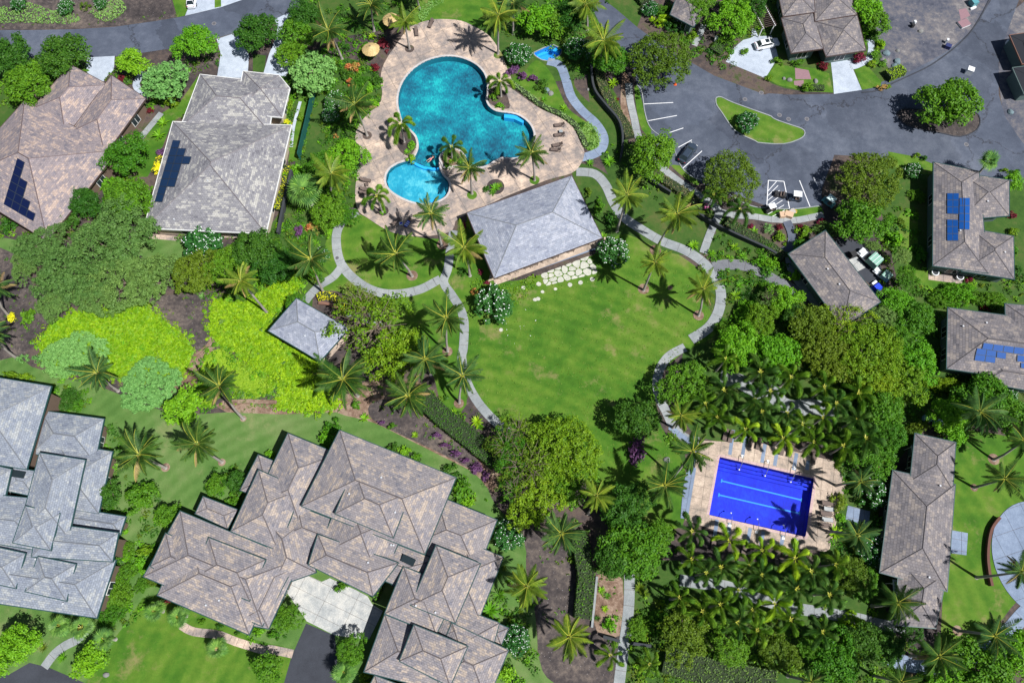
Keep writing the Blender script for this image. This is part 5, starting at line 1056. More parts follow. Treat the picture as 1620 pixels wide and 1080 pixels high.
SH = [(118, 560, 56, 'mound', F_sea, 1.2, 'broad grey-green mound shrub', 42), (233, 607, 52, 'mound', F_sea, 1.2, 'broad grey-green mound shrub', 45), (190, 905, 20, 'open', F_mid, 1.6, 'dark leafy shrub', None), (178, 940, 26, 'open', F_mid, 1.6, 'leafy shrub', None), (196, 870, 16, 'open', F_mid, 1.4, 'leafy shrub', None), (168, 972, 22, 'open', F_mid, 1.4, 'leafy shrub', None), (222, 925, 14, 'open', F_mid, 1, 'leafy shrub', None),
 (227, 873, 18, 'shrub', F_yel, 1, 'yellow-green shrub', 12), (218, 892, 14, 'shrub', F_bright, 1, 'bright green shrub', None), (212, 780, 10, 'shrub', F_lime, 1, 'lime shrub', None), (100, 630, 22, 'open', F_dark, 1.6, 'dark leafy shrub', None), (122, 640, 12, 'shrub', F_mid, 1, 'green shrub', None), (15, 592, 20, 'shrub', F_yel, 1, 'olive shrub', 6), (38, 596, 14, 'shrub', F_yel, 1, 'olive shrub', 8),
 (525, 672, 16, 'shrub', F_mid, 1.4, 'leafy green shrub', None), (514, 692, 17, 'shrub', F_bright, 1.4, 'bright leafy shrub', None), (620, 708, 12, 'shrub', F_dark, 1, 'dark green shrub', None), (640, 712, 12, 'shrub', F_bright, 1, 'bright green shrub', None), (656, 722, 11, 'shrub', F_mid, 1, 'green shrub', None), (712, 742, 14, 'shrub', F_dark, 1.4, 'dark leafy shrub', None), (728, 775, 20, 'shrub', F_mid, 1.6, 'leafy green shrub', 24), (738, 795, 14, 'shrub', F_bright, 1.2, 'bright green shrub', None),
 (425, 718, 11, 'shrub', F_bright, 1, 'bright green shrub', None), (405, 735, 9, 'shrub', F_mid, 1, 'green shrub', None), (366, 790, 14, 'shrub', F_mid, 1, 'leafy green shrub', None), (380, 775, 14, 'shrub', F_dark, 1, 'dark green shrub', None), (538, 928, 14, 'shrub', F_mid, 1, 'leafy shrub', 9), (473, 890, 8, 'shrub', F_mid, 1, 'small green shrub', None), (770, 905, 16, 'shrub', F_dark, 1.4, 'dark leafy shrub', None),
 (775, 965, 20, 'ros', F_bright, 1.4, 'large-leaved bright plant', None), (790, 940, 16, 'ros', F_mid, 1.4, 'large-leaved green plant', None), (580, 1072, 14, 'shrub', F_yel, 1, 'yellow-green shrub', None), (800, 1065, 16, 'shrub', F_bright, 1.2, 'bright green shrub', None), (270, 160, 12, 'shrub', F_yel, 1, 'yellow-green shrub', None), (248, 210, 14, 'ros', F_bright, 1.2, 'bright spiky plant', None), (255, 190, 12, 'ros', F_bright, 1.2, 'bright spiky plant', None), (247, 262, 9, 'shrub', F_gold, .8, 'golden shrub', 14), (302, 190, 12, 'shrub', F_yel, .8, 'yellow-green shrub', 6), (67, 165, 12, 'shrub', F_yel, .8, 'yellow-green shrub', 9), (9, 352, 14, 'shrub', F_dark, 1.4, 'dark green shrub', 18), (170, 290, 16, 'shrub', F_bright, 1.4, 'bright green shrub', None),
 (545, 75, 10, 'round', F_dark, 1, 'clipped dark round shrub', None), (812, 46, 9, 'round', F_dark, 1, 'clipped dark round shrub', None), (978, 105, 10, 'round', F_sea, 1, 'clipped grey-green round shrub', None), (860, 133, 15, 'round', F_dark, 1.2, 'clipped dark round shrub', None), (1216, 359, 11, 'round', F_sea, 1, 'clipped grey-green round shrub', None), (1218, 121, 8, 'shrub', F_yel, .8, 'yellow-green shrub', None), (1230, 95, 12, 'shrub', F_mid, .9, 'green shrub', 7), (1262, 98, 12, 'shrub', F_mid, .9, 'green shrub', 6), (1276, 138, 14, 'shrub', F_mid, .8, 'green shrub', 7), (1096, 55, 11, 'shrub', F_yel, 1, 'yellow-green shrub', 10),
 (1395, 67, 11, 'shrub', F_lime, 1.2, 'lime yellow shrub', 10), (1383, 85, 10, 'shrub', F_mid, 1, 'green shrub', None), (1381, 99, 8, 'shrub', F_yel, .8, 'yellow-green shrub', None), (1370, 48, 14, 'ros', F_mid, 1.2, 'spiky green plant', None), (1386, 52, 12, 'shrub', F_dark, 1.2, 'dark green shrub', None), (1600, 395, 16, 'shrub', F_mid, 1.2, 'green shrub', 20), (1610, 430, 16, 'round', F_dark, 1.2, 'clipped dark round shrub', 18), (1605, 365, 10, 'shrub', F_yel, 1, 'yellow-green shrub', None),
 (790, 166, 9, 'shrub', F_bright, .8, 'bright green shrub', 7), (650, 250, 9, 'shrub', F_lime, .8, 'lime shrub', None), (644, 238, 8, 'ros', F_bright, .8, 'bright green plant', None), (652, 228, 9, 'shrub', F_bright, .8, 'bright green shrub', None), (717, 252, 10, 'shrub', F_yel, .7, 'yellow-green shrub', 7), (708, 262, 6, 'shrub', F_mid, .7, 'green shrub', None), (783, 150, 10, 'shrub', F_mid, 1, 'green shrub', None), (788, 138, 9, 'shrub', F_olive, 1.2, 'olive shrub', None),
 (606, 333, 8, 'ros', F_bright, .8, 'bright green plant', None), (783, 296, 11, 'ros', F_bright, .7, 'bright star-shaped plant', None), (790, 292, 8, 'ros', F_yel, .7, 'yellow star-shaped plant', None), (779, 303, 8, 'ros', F_mid, .7, 'green star-shaped plant', None), (770, 298, 7, 'shrub', F_dark, .6, 'small dark shrub', None), (500, 425, 16, 'shrub', F_mid, 1.2, 'green shrub', None), (508, 400, 14, 'plum', None, 1.2, 'white-flecked shrub', None), (518, 362, 8, 'shrub', F_bright, 1, 'bright green shrub', 14), (440, 355, 9, 'shrub', F_bright, 1, 'bright green shrub', 12),
 (732, 428, 10, 'round', F_dark, 1, 'dark round shrub', None), (742, 350, 9, 'ros', F_lime, .8, 'lime star-shaped plant', 16), (750, 460, 7, 'shrub', F_orng, .6, 'orange shrub', None), (966, 345, 13, 'shrub', F_dark, 1.2, 'dark round shrub', 16), (948, 325, 10, 'shrub', F_mid, 1, 'green shrub', 20), (931, 300, 8, 'shrub', F_olive, 1, 'olive shrub', 10), (955, 370, 8, 'ros', F_bright, 1, 'bright green plant', None),
 (1098, 385, 12, 'ros', F_bright, 1, 'bright star-shaped plant', None), (1128, 398, 9, 'ros', F_bright, 1, 'bright star-shaped plant', None), (1164, 388, 10, 'ros', F_lime, 1, 'lime star-shaped plant', None), (1178, 402, 9, 'ros', F_bright, 1, 'bright star-shaped plant', None), (1085, 305, 9, 'spiky', F_lime, 1, 'lime spiky plant', None), (1088, 312, 7, 'ros', F_bright, 1, 'bright star-shaped plant', None), (1195, 362, 10, 'ros', F_bright, 1, 'bright star-shaped plant', None), (1235, 375, 13, 'shrub', F_yel, 1.1, 'yellow-green shrub', 14), (1272, 367, 15, 'shrub', F_yel, 1.2, 'yellow-green shrub', 16), (1205, 410, 18, 'round', F_bright, 1.4, 'bright green rounded shrub', 12), (1222, 415, 18, 'round', F_bright, 1.4, 'bright green rounded shrub', 14), (1310, 358, 22, 'open', F_sage, 1.6, 'grey-green leafy shrub', 14),
 (1215, 425, 12, 'shrub', F_mid, 1.2, 'green shrub', None), (1215, 385, 12, 'shrub', F_dark, 1.2, 'dark green shrub', None), (1165, 465, 12, 'ros', F_lime, 1, 'lime star-shaped plant', None), (1172, 448, 9, 'ros', F_bright, 1, 'bright star-shaped plant', None), (1187, 500, 28, 'open', F_bright, 1.8, 'bright green leafy shrub', 32), (1222, 460, 22, 'open', F_mid, 1.8, 'green leafy shrub', None), (1150, 515, 16, 'open', F_mid, 1.6, 'green leafy shrub', None), (1260, 432, 14, 'shrub', F_bright, 1.2, 'bright green shrub', None), (968, 160, 14, 'ros', F_bright, 1, 'bright star-shaped plant', None), (970, 128, 12, 'ros', F_lime, 1, 'lime star-shaped plant', None), (960, 100, 10, 'ros', F_bright, 1, 'bright star-shaped plant', None), (958, 140, 10, 'shrub', F_mid, 1, 'green shrub', None),
 (861, 154, 7, 'ros', F_bright, .8, 'bright star-shaped plant', None), (893, 168, 8, 'ros', F_bright, .8, 'bright star-shaped plant', None), (921, 194, 6, 'round', F_dark, .7, 'small dark round shrub', None), (934, 254, 9, 'ros', F_bright, 1, 'bright star-shaped plant', None), (965, 252, 13, 'ros', F_bright, 1, 'bright star-shaped plant', None), (934, 227, 5, 'round', F_dark, .5, 'tiny dark round shrub', None), (939, 206, 4, 'round', F_dark, .5, 'tiny dark round shrub', None), (1072, 27, 30, 'open', F_dark, 2, 'dark leafy shrub', 22), (1052, 10, 24, 'open', F_mid, 2, 'green leafy shrub', 12), (1045, 32, 20, 'shrub', F_lime, 1.2, 'lime clipped shrub', 9), (1150, 65, 18, 'round', F_mid, 1, 'clipped green shrub', 16), (1180, 80, 8, 'shrub', F_mid, .8, 'green shrub', None), (1205, 15, 14, 'shrub', F_bright, 1, 'bright green shrub', None),
 (589, 107, 9, 'ros', F_bright, .8, 'bright star-shaped plant', None), (588, 55, 9, 'ros', F_lime, .8, 'lime star-shaped plant', None), (580, 138, 14, 'shrub', F_bright, 1, 'bright green shrub', None), (590, 160, 10, 'shrub', F_bright, 1, 'bright green shrub', None), (570, 128, 16, 'open', F_mid, 1.2, 'green leafy shrub', None), (595, 125, 12, 'shrub', F_dark, 1, 'dark green shrub', None), (522, 135, 14, 'shrub', F_mid, 1, 'green shrub', None), (545, 115, 12, 'shrub', F_dark, 1, 'dark green shrub', None), (475, 185, 8, 'shrub', F_yel, .8, 'yellow-green shrub', None), (452, 192, 9, 'shrub', F_gold, .9, 'golden shrub', 7), (455, 165, 9, 'shrub', F_yel, .9, 'yellow-green shrub', 14), (468, 265, 12, 'shrub', F_bright, 1, 'bright green shrub', None), (450, 275, 9, 'shrub', F_lime, 1, 'lime shrub', None),
 (1560, 765 - 0, 0, None, None, 0, '', None)][:-1]
SH += [(505, 440, 10, 'shrub', F_dark, .8, 'dark green shrub', None), (350, 510, 8, 'shrub', F_sage, .6, 'grey-green shrub', None), (319, 467, 9, 'spiky', F_sea, .7, 'grey-green spiky plant', None), (40, 500, 14, 'shrub', F_mid, 1.2, 'green shrub', 18), (17, 500, 9, 'shrub', F_gold, .8, 'golden shrub', None), (35, 566, 14, 'round', F_sea, .8, 'grey-green rounded shrub', 9), (60, 566, 13, 'round', F_sea, .8, 'grey-green rounded shrub', 9),
 (576, 660, 11, 'ros', F_bright, .8, 'bright star-shaped plant', None), (619, 673, 9, 'shrub', F_mid, .7, 'green shrub', 6), (656, 687, 8, 'ros', F_lime, .8, 'lime star-shaped plant', None), (684, 622, 9, 'spiky', F_bright, .8, 'bright spiky plant', None), (717, 651, 9, 'ros', F_bright, .8, 'bright star-shaped plant', None), (754, 665, 12, 'ros', F_lime, .9, 'lime star-shaped plant', 15), (758, 673, 9, 'ros', F_bright, .8, 'bright star-shaped plant', None), (563, 640, 10, 'shrub', F_mid, .7, 'green shrub', None),
 (952, 933, 9, 'ros', F_bright, .8, 'bright star-shaped plant', None), (962, 942, 8, 'ros', F_mid, .8, 'green star-shaped plant', None), (958, 963, 8, 'ros', F_lime, .8, 'lime star-shaped plant', None), (946, 978, 9, 'spiky', F_dark, .8, 'dark spiky plant', None), (968, 988, 15, 'shrub', F_bright, 1, 'bright green shrub', None), (1013, 930, 14, 'spiky', F_olive, 1, 'olive spiky plant', None), (1022, 938, 11, 'ros', F_olive, 1, 'olive star-shaped plant', None), (1046, 955, 8, 'round', F_yel, .8, 'yellow-green rounded shrub', None), (1012, 995, 22, 'open', F_mid, 1.4, 'green leafy shrub', None), (1045, 985, 22, 'open', F_mid, 1.6, 'green leafy shrub', None),
 (1355, 985, 24, 'open', F_lime, 1.4, 'lime leafy shrub', 18), (1325, 842, 18, 'ros', F_lime, 1.2, 'lime star-shaped plant', None), (1328, 795, 14, 'shrub', F_olive, 1, 'olive shrub', 20), (1332, 820, 10, 'shrub', F_bright, .8, 'bright green shrub', None), (1445, 685, 26, 'open', F_olive, 1.6, 'olive clipped shrub', 13), (1460, 672, 22, 'round', F_olive, 1.6, 'olive rounded shrub', 12), (1493, 605, 34, 'open', F_yel, 1.6, 'yellow-green leafy shrub', 14), (1535, 625, 28, 'open', F_yel, 1.6, 'yellow-green leafy shrub', 14), (1520, 462, 36, 'open', F_bright, 1.8, 'bright fern-leaved shrub', 20), (1570, 470, 30, 'open', F_mid, 1.8, 'fern-leaved green shrub', 18), (1495, 470, 22, 'open', F_mid, 1.6, 'fern-leaved green shrub', 18), (1460, 400, 12, 'shrub', F_mid, 1.2, 'leafy shrub', 16), (1455, 305, 14, 'open', F_mid, 1.4, 'leafy shrub', None), (1415, 375, 20, 'shrub', F_bright, 1.4, 'bright green shrub', 14), (1385, 383, 13, 'open', F_sage, 1.6, 'grey-green leafy shrub', 10), (1425, 350, 12, 'shrub', F_olive, 1, 'olive shrub', 9),
 (52, 1012, 6, 'spiky', F_olive, .7, 'olive spiky plant', None), (66, 1025, 11, 'spiky', F_olive, .8, 'olive spiky plant', None), (97, 1040, 12, 'spiky', F_bright, .8, 'bright spiky plant', None), (318, 983, 8, 'shrub', F_mid, .6, 'small green shrub', 5), (345, 990, 8, 'shrub', F_dark, .6, 'small dark shrub', 5), (375, 1000, 7, 'shrub', F_dark, .6, 'small dark shrub', 5), (408, 997, 14, 'shrub', F_bright, .8, 'bright green shrub', 9), (430, 1005, 12, 'shrub', F_mid, .8, 'green shrub', 9), (245, 915, 18, 'open', F_olive, 1, 'olive leafy shrub', 14), (225, 900, 9, 'shrub', F_bright, .8, 'bright green shrub', None), (555, 1048, 12, 'shrub', F_mid, 1, 'green shrub', None)]
for x, y, r, k, m, h, d, ry in SH:
    tree(x, y, r, k, m, h, d, ry, 'shrub' if k not in ('ros', 'spiky') else 'plant')
for x, y, r, m, d, ry in ((190, 122, 8, F_red, 'maroon-leaved shrub', None), (592, 105, 11, F_red, 'maroon-leaved shrub', 8), (604, 70, 12, F_red, 'dark maroon shrub', 15), (1304, 102, 10, F_red, 'maroon ball-shaped shrub', None), (1358, 91, 15, F_red, 'maroon spreading shrub', 9), (733, 356, 7, F_red, 'maroon shrub', 11), (760, 427, 6, F_red, 'maroon ball-shaped shrub', None), (770, 446, 7, F_red, 'maroon shrub', 5), (471, 363, 8, F_purp, 'purple-leaved shrub', 13), (1234, 357, 8, F_red, 'maroon shrub', 6), (1300, 348, 10, F_red, 'maroon shrub', 6), (1268, 357, 7, F_red, 'maroon shrub', None), (1562, 486, 10, F_red, 'maroon shrub', 7), (1604, 338, 8, F_red, 'red-flowered shrub', None), (1116, 324, 8, F_pink, 'pink-flowered shrub', 5),
    (557, 105, 13, F_orng, 'orange-red flowered shrub', None), (553, 128, 9, F_orng, 'orange-red flowered shrub', None), (492, 360, 14, F_orng, 'orange-red flowered shrub', 12), (530, 212, 5, F_orng, 'small red-flowered shrub', None), (977, 155, 5, F_red, 'small dark red plant', None), (1535, 440, 9, F_red, 'maroon shrub', 7), (1190, 355, 6, F_red, 'small maroon shrub', None), (1567, 610, 9, F_red, 'maroon shrub', 6), (260, 950, 14, F_red, 'magenta-leaved shrub', 5), (235, 173, 7, F_red, 'maroon shrub', None), (807, 113, 12, F_purp, 'purple-leaved shrub', 8), (826, 118, 11, F_purp, 'purple-leaved shrub', 8), (843, 123, 11, F_purp, 'grey-purple shrub', 8), (815, 106, 8, F_purp, 'dark purple shrub', None), (1005, 715, 18, F_purp, 'dark purple shrub', 22), (1014, 695, 10, F_purp, 'dark purple shrub', None), (1388, 735, 8, F_red, 'maroon shrub', None), (690, 688, 10, F_purp, 'purple-leaved shrub', 6), (602, 667, 8, F_purp, 'purple-leaved shrub', 4), (752, 740, 13, F_purp, 'purple-leaved shrub', 10), (768, 752, 9, F_purp, 'purple-leaved shrub', None), (720, 716, 14, F_purp, 'purple-leaved shrub', 6), (703, 704, 12, F_purp, 'purple-leaved shrub', 5), (735, 727, 10, F_purp, 'purple-leaved shrub', 5), (252, 240, 10, F_purp, 'brownish shrub', 8)):
    tree(x, y, r, 'shrub', m, .9, d, ry, 'shrub')
for x, y, r, d in ((821, 83, 23, None), (915, 74, 24, None), (1184, 191, 20, None), (971, 397, 28, None), (781, 478, 35, None), (804, 847, 26, None), (816, 1012, 25, None), (1384, 776, 28, None), (1379, 868, 26, None), (27, 4, 14, None), (102, 9, 15, None), (157, 3, 12, None), (319, 379, 34, None), (1446, 268, 16, None), (530, 158, 20, None), (522, 180, 15, None), (1597, 622, 16, None), (1030, 12, 15, None), (1345, 1000, 12, None)):
    tree(x, y, r, 'plum', None, min(3, r*.09), 'dark green tree with white blossoms' if r > 18 else 'small dark tree with white blossoms', None, 'tree', 'blossoming_tree')
tree(132, 6, 11, 'round', F_olive, 1.2, 'clipped olive round shrub', None, 'shrub')
# ------------------------------------------------------------ stuff: ground cover, undergrowth, hedges
def rand_in(poly, n, r, avoid=True):
    xs = [p[0] for p in poly]; ys = [p[1] for p in poly]; out = []; ex = [e for e in EXC+(EXL if avoid == 2 else []) if min(q[0] for q in e) < max(xs) and max(q[0] for q in e) > min(xs) and min(q[1] for q in e) < max(ys) and max(q[1] for q in e) > min(ys)] if avoid else []
    bb = [(min(q[0] for q in e), max(q[0] for q in e), min(q[1] for q in e), max(q[1] for q in e), e) for e in ex]
    t = 0
    while len(out) < n and t < n*6:
        t += 1; x, y = r.uniform(min(xs), max(xs)), r.uniform(min(ys), max(ys))
        if not inside(poly, x, y): continue
        if any(a <= x <= b and c <= y <= d and inside(e, x, y) for a, b, c, d, e in bb): continue
        out.append((x, y))
    return np.array(out)
def cover(name, pts, mat, dens, leaf, h=.18, sm=3, label=None, amp=.12):
    r = np.random.default_rng(hash_(pts) % 9999); poly = ring(pts, sm); n = int(abs(area(poly))*dens)
    rr = random.Random(n); P_ = rand_in(poly, n, rr, False)
    z = h+amp*(np.sin(P_[:, 0]*1.7)*np.cos(P_[:, 1]*1.9)+np.sin(P_[:, 0]*.6+2)*np.sin(P_[:, 1]*.7))+r.uniform(-.07, .07, len(P_))
    c = np.column_stack([P_, np.maximum(z, .05)+gza(P_)]); nn = unit(np.array([[0, 0, 1.3]])+r.normal(size=c.shape)*.5)
    s = leaf*r.uniform(.6, 1.4, len(c)); v, f = leaf_quads(c, nn, s, s*.7, r)
    o = obj(name, mesh(name, v, f, mat)); setp(o, label, None, None, 'stuff'); return o
lime_a = 'px 64,548 72,528 98,505 145,486 181,491 223,479 240,492 267,512 290,530 304,550 298,580 286,592 255,600 200,598 120,592 78,575'
lime_b = 'px 333,492 345,473 372,480 392,478 408,466 430,452 468,436 477,452 452,480 424,525 504,574 492,588 515,603 531,622 528,648 441,645 442,612 420,590 392,575 372,556 350,548 335,530'
lime_c = 'px 330,560 350,552 370,566 400,580 425,596 440,610 400,632 372,622 352,606 340,640 320,642 314,600 322,575'
M_limeg = ground('lime bed soil', [(.3, (.1, .2, .01)), (.6, (.25, .38, .02))])
for q in (lime_a, lime_b, lime_c): sheet('planting_bed', q, M_limeg, 3)
cover('lime_groundcover', lime_a, F_lime, 36, .42, .3, amp=.25, label='vivid lime groundcover bed above the palm between two mounds')
cover('lime_groundcover', lime_b, F_lime, 36, .42, .3, amp=.25, label='vivid lime groundcover bed left of and below the small hut')
cover('lime_groundcover', lime_c, leafmat('duller lime', (.06, .16, .006), (.16, .28, .012)), 26, .26, label='lime groundcover patch left of the palm with long pale trunk')
F_lc = leafmat('creeping light green cover', (.1, .22, .05), (.22, .36, .09), (.15, .28, .06))
cover('creeping_groundcover', 'px 388,618 410,630 440,612 438,645 398,640', leafmat('cool ground cover', (.05, .15, .03), (.12, .24, .05)), 26, .22, .1, label='cool green cover patch between the lime patches')
cover('creeping_groundcover', 'A0 -60,60 60,40 180,20 300,60 420,80 490,110 470,140 300,150 120,140 0,150 -60,150', F_lc, 26, .28, .15, label='light green creeping cover along the upper left road')
cover('creeping_groundcover', 'A0 550,70 600,30 700,0 760,20 770,70 720,110 660,135 600,120', F_lc, 26, .28, .15, label='round patch of light green creeping cover above the road')
cover('creeping_groundcover', 'A2 465,800 500,740 560,790 580,850 560,905 520,920 480,890', F_lc, 30, .24, .15, label='light green creeping cover in the bend of the spa path')
cover('creeping_groundcover', 'A1 1010,70 1060,20 1160,-20 1200,0 1100,50 1050,130 1020,130', F_lc, 26, .28, .15, label='light green creeping cover along the top lawn above the deck')
cover('creeping_groundcover', 'B1 1310,690 1400,660 1440,720 1500,700 B2 80,680 180,630 180,710 80,810 10,830 B1 1400,760', F_yel, 14, .3, .15, label='yellow-green cover below the pavilion left of the flagstones')
cover('fallen_blossoms', 'B2 -40,760 150,860 200,980 60,1080 -30,1000', F_wht, .35, .16, .03, label='white blossoms fallen on the lawn', amp=0)
cover('lawn_tufts', 'px 745,440 850,440 960,400 1060,410 1130,480 1080,550 1035,620 1060,720 960,760 820,690 750,600', leafmat('grass tuft', (.04, .1, .006), (.1, .17, .02)), 2.2, .2, .03, label='uneven grass tufts on the centre lawn', amp=0)
UG = MB()
def undergrowth(name, regions, label, dens=.55, seed=0, mats=(F_mid, F_dark, F_bright, F_olive), rr_=(.35, 1.0), leaf=.3, av=2):
    r = np.random.default_rng(seed); rr = random.Random(seed); V = []; F = []; MI = []; k = 0
    for pts in regions:
        poly = ring(pts, 2); C = rand_in(poly, int(abs(area(poly))*dens), rr, av)
        for cx, cy in C:
            R = rr.uniform(*rr_); m = int(18*R/.6); q = sph(m, r); q[:, 2] = np.abs(q[:, 2]); pos = np.array([cx, cy, .1+gz(cx, cy)])+q*R*np.array([1, 1, .8])*r.uniform(.5, 1, (m, 1))
            s = leaf*r.uniform(.7, 1.5, m)*(1+.4*rr.random()); v, f = leaf_quads(pos, unit(q+np.array([0, 0, .7])+r.normal(size=(m, 3))*.5), s, s*.5, r)
            V.append(v); F.append(f+k); k += len(v); MI += [rr.choice((0, 0, 1, 1, 2, 3)) % len(mats)]*m
    o = obj(name, mesh(name, np.concatenate(V), np.concatenate(F), list(mats), midx=MI)); setp(o, label, None, None, 'stuff'); return o
undergrowth('undergrowth', ['px 440,130 560,60 600,110 590,230 560,320 520,350 490,440 440,440 425,420 440,350 460,250'], 'mixed leafy planting between bleached grey roof and lagoon deck', .9, 1)
undergrowth('undergrowth', ['px 480,-10 640,-10 610,60 540,90 480,60', 'px 780,-10 960,-10 960,110 900,130 850,60 800,60'], 'mixed leafy planting along the top edge', .6, 2)
undergrowth('undergrowth', ['px 935,130 965,110 1000,240 1060,300 1120,330 1240,400 1240,430 1150,420 1100,400 1110,350 1050,320 990,290 950,240'], 'planting between spa path and sidewalk', .35, 3, rr_=(.25, .6))
undergrowth('undergrowth', ['px 1140,430 1240,420 1270,500 1440,520 1480,560 1480,640 1420,690 1400,760 1380,900 1320,900 1310,760 1340,640 1250,570 1140,560 1120,500'], 'dense planting right of the footpath and foxtail grove', .9, 4)
undergrowth('undergrowth', ['px 1000,920 1180,960 1400,960 1400,1010 1480,1080 1480,1120 1010,1120', 'px 930,700 1070,690 1080,830 990,850 940,780'], 'dense planting below the foxtail grove', .8, 5)
undergrowth('undergrowth', ['px 1090,560 1340,560 1360,700 1110,690', 'px 1060,850 1380,890 1400,960 1180,990 1050,960'], 'shaded planting between the foxtail palms', .3, 6, mats=(F_dark, F_mid, F_dark, F_olive), rr_=(.25, .6))
undergrowth('undergrowth', ['px 1390,350 1470,420 1660,440 1660,480 1500,490 1490,600 1450,640 1400,500', 'px 1480,600 1660,610 1660,680 1490,700'], 'planting between the right-hand houses', .6, 7)
undergrowth('undergrowth', ['px 540,580 680,560 700,620 760,680 700,700 640,660 600,640', 'px 800,650 900,760 930,860 830,860 780,760'], 'undergrowth below the bare-branched tree and the large yellow-green tree', .3, 8, rr_=(.25, .7), av=1)
undergrowth('undergrowth', ['px 240,380 460,360 470,450 350,480 260,450', 'px 60,300 230,260 240,380 100,380'], 'undergrowth between the upper left houses', .5, 9)
undergrowth('undergrowth', ['px 190,760 250,770 240,960 180,1000 150,900', 'px 80,600 140,620 140,680 85,660', 'px 160,665 210,690 200,760 160,740'], 'planting along the right side of the pale grey house', .6, 10, av=1)
undergrowth('undergrowth', ['px 1050,-10 1230,-10 1230,40 1130,90 1060,50', 'px 1360,-10 1400,-10 1405,90 1380,110 1350,60'], 'planting around the top right houses', .6, 11)
undergrowth('undergrowth', ['px 390,990 480,1010 450,1030 400,1015', 'px 780,900 840,920 850,1060 810,1080 790,960', 'px 720,740 780,800 740,790'], 'border planting round the sprawling grey roof', .5, 12, rr_=(.25, .6), av=1)
undergrowth('undergrowth', ['px -20,60 140,60 200,110 280,150 230,180 130,110 60,160 -20,170', 'px -40,290 90,330 60,400 -40,400', 'px 400,380 500,370 510,440 470,470 400,450'], 'leafy planting under the trees by the upper left houses', .6, 15)
undergrowth('undergrowth', ['px 1060,40 1120,70 1180,70 1150,115 1110,98 1070,75', 'px 1410,330 1450,330 1450,400 1400,400', 'px 905,870 945,890 945,905 900,900', 'px 300,115 345,105 345,60 300,90', 'px 330,745 400,740 390,780 330,800'], 'low planting beside roads, yards and beds', .8, 17, av=1)
def fringe(name, pts, mats, label, seed):     # clumps straying over a bed's edge
    r = np.random.default_rng(seed); poly = ring(pts, 3); c = resample([Vector(p) for p in poly+[poly[0]]], .45); V = []; F = []; k = 0; MI = []
    for p in c:
        for _ in range(2):
            q = np.array([p.x+r.normal()*.55, p.y+r.normal()*.55, gz(p.x, p.y)+.1]); m = int(r.integers(8, 22)); R = r.uniform(.2, .6); s = sph(m, r); s[:, 2] = np.abs(s[:, 2])
            v, f = leaf_quads(q+s*R*np.array([1, 1, .6]), unit(s+np.array([0, 0, 1.])), r.uniform(.2, .45, m), r.uniform(.12, .26, m), r); V.append(v); F.append(f+k); k += len(v); MI += [int(r.integers(0, len(mats)))]*m
    setp(obj(name, mesh(name, np.concatenate(V), np.concatenate(F), mats, midx=MI)), label, None, None, 'stuff')
fringe('bed_fringe', lime_a, [F_lime, F_yel, F_bright], 'ragged leafy edge of the left lime bed', 31); fringe('bed_fringe', lime_b, [F_lime, F_yel, F_bright], 'ragged leafy edge of the lime bed by the hut', 32); fringe('bed_fringe', lime_c, [F_lime, F_mid, MATS['duller lime']], 'ragged edge of the duller lime patch', 33)
undergrowth('bed_weeds', [lime_a, lime_b, lime_c], 'greener clumps growing through the lime beds', .28, 34, mats=(F_bright, F_yel, F_lime, F_sage), rr_=(.25, .7), av=1)
undergrowth('undergrowth', ['px 1110,400 1240,400 1240,430 1130,450', 'px 1440,680 1500,660 1500,700 1440,720', 'px 780,940 830,960 850,1060 800,1080'], 'mixed planting patches along walks and walls', .7, 16, av=1)
undergrowth('undergrowth', ['px 1420,1010 1540,1060 1660,980 1660,1110 1420,1110'], 'planting below the plaza path', .6, 13)
undergrowth('gravel_weeds', ['px 850,840 900,870 900,960 860,980', 'px 350,620 530,640 530,655 350,655', 'px 540,600 700,620 790,690 770,740 690,700', 'px 940,920 980,920 975,1000 945,1000', 'px 585,640 700,660 760,740 680,700', 'px 0,440 60,480 60,560 0,560', 'px 250,480 330,480 330,560 290,590', 'A0 0,100 1000,80 1000,130 0,170'], 'scattered low weeds on the gravel and mulch beds', .45, 14, mats=(F_olive, F_mid, F_sage, F_yel), rr_=(.12, .35), leaf=.2)
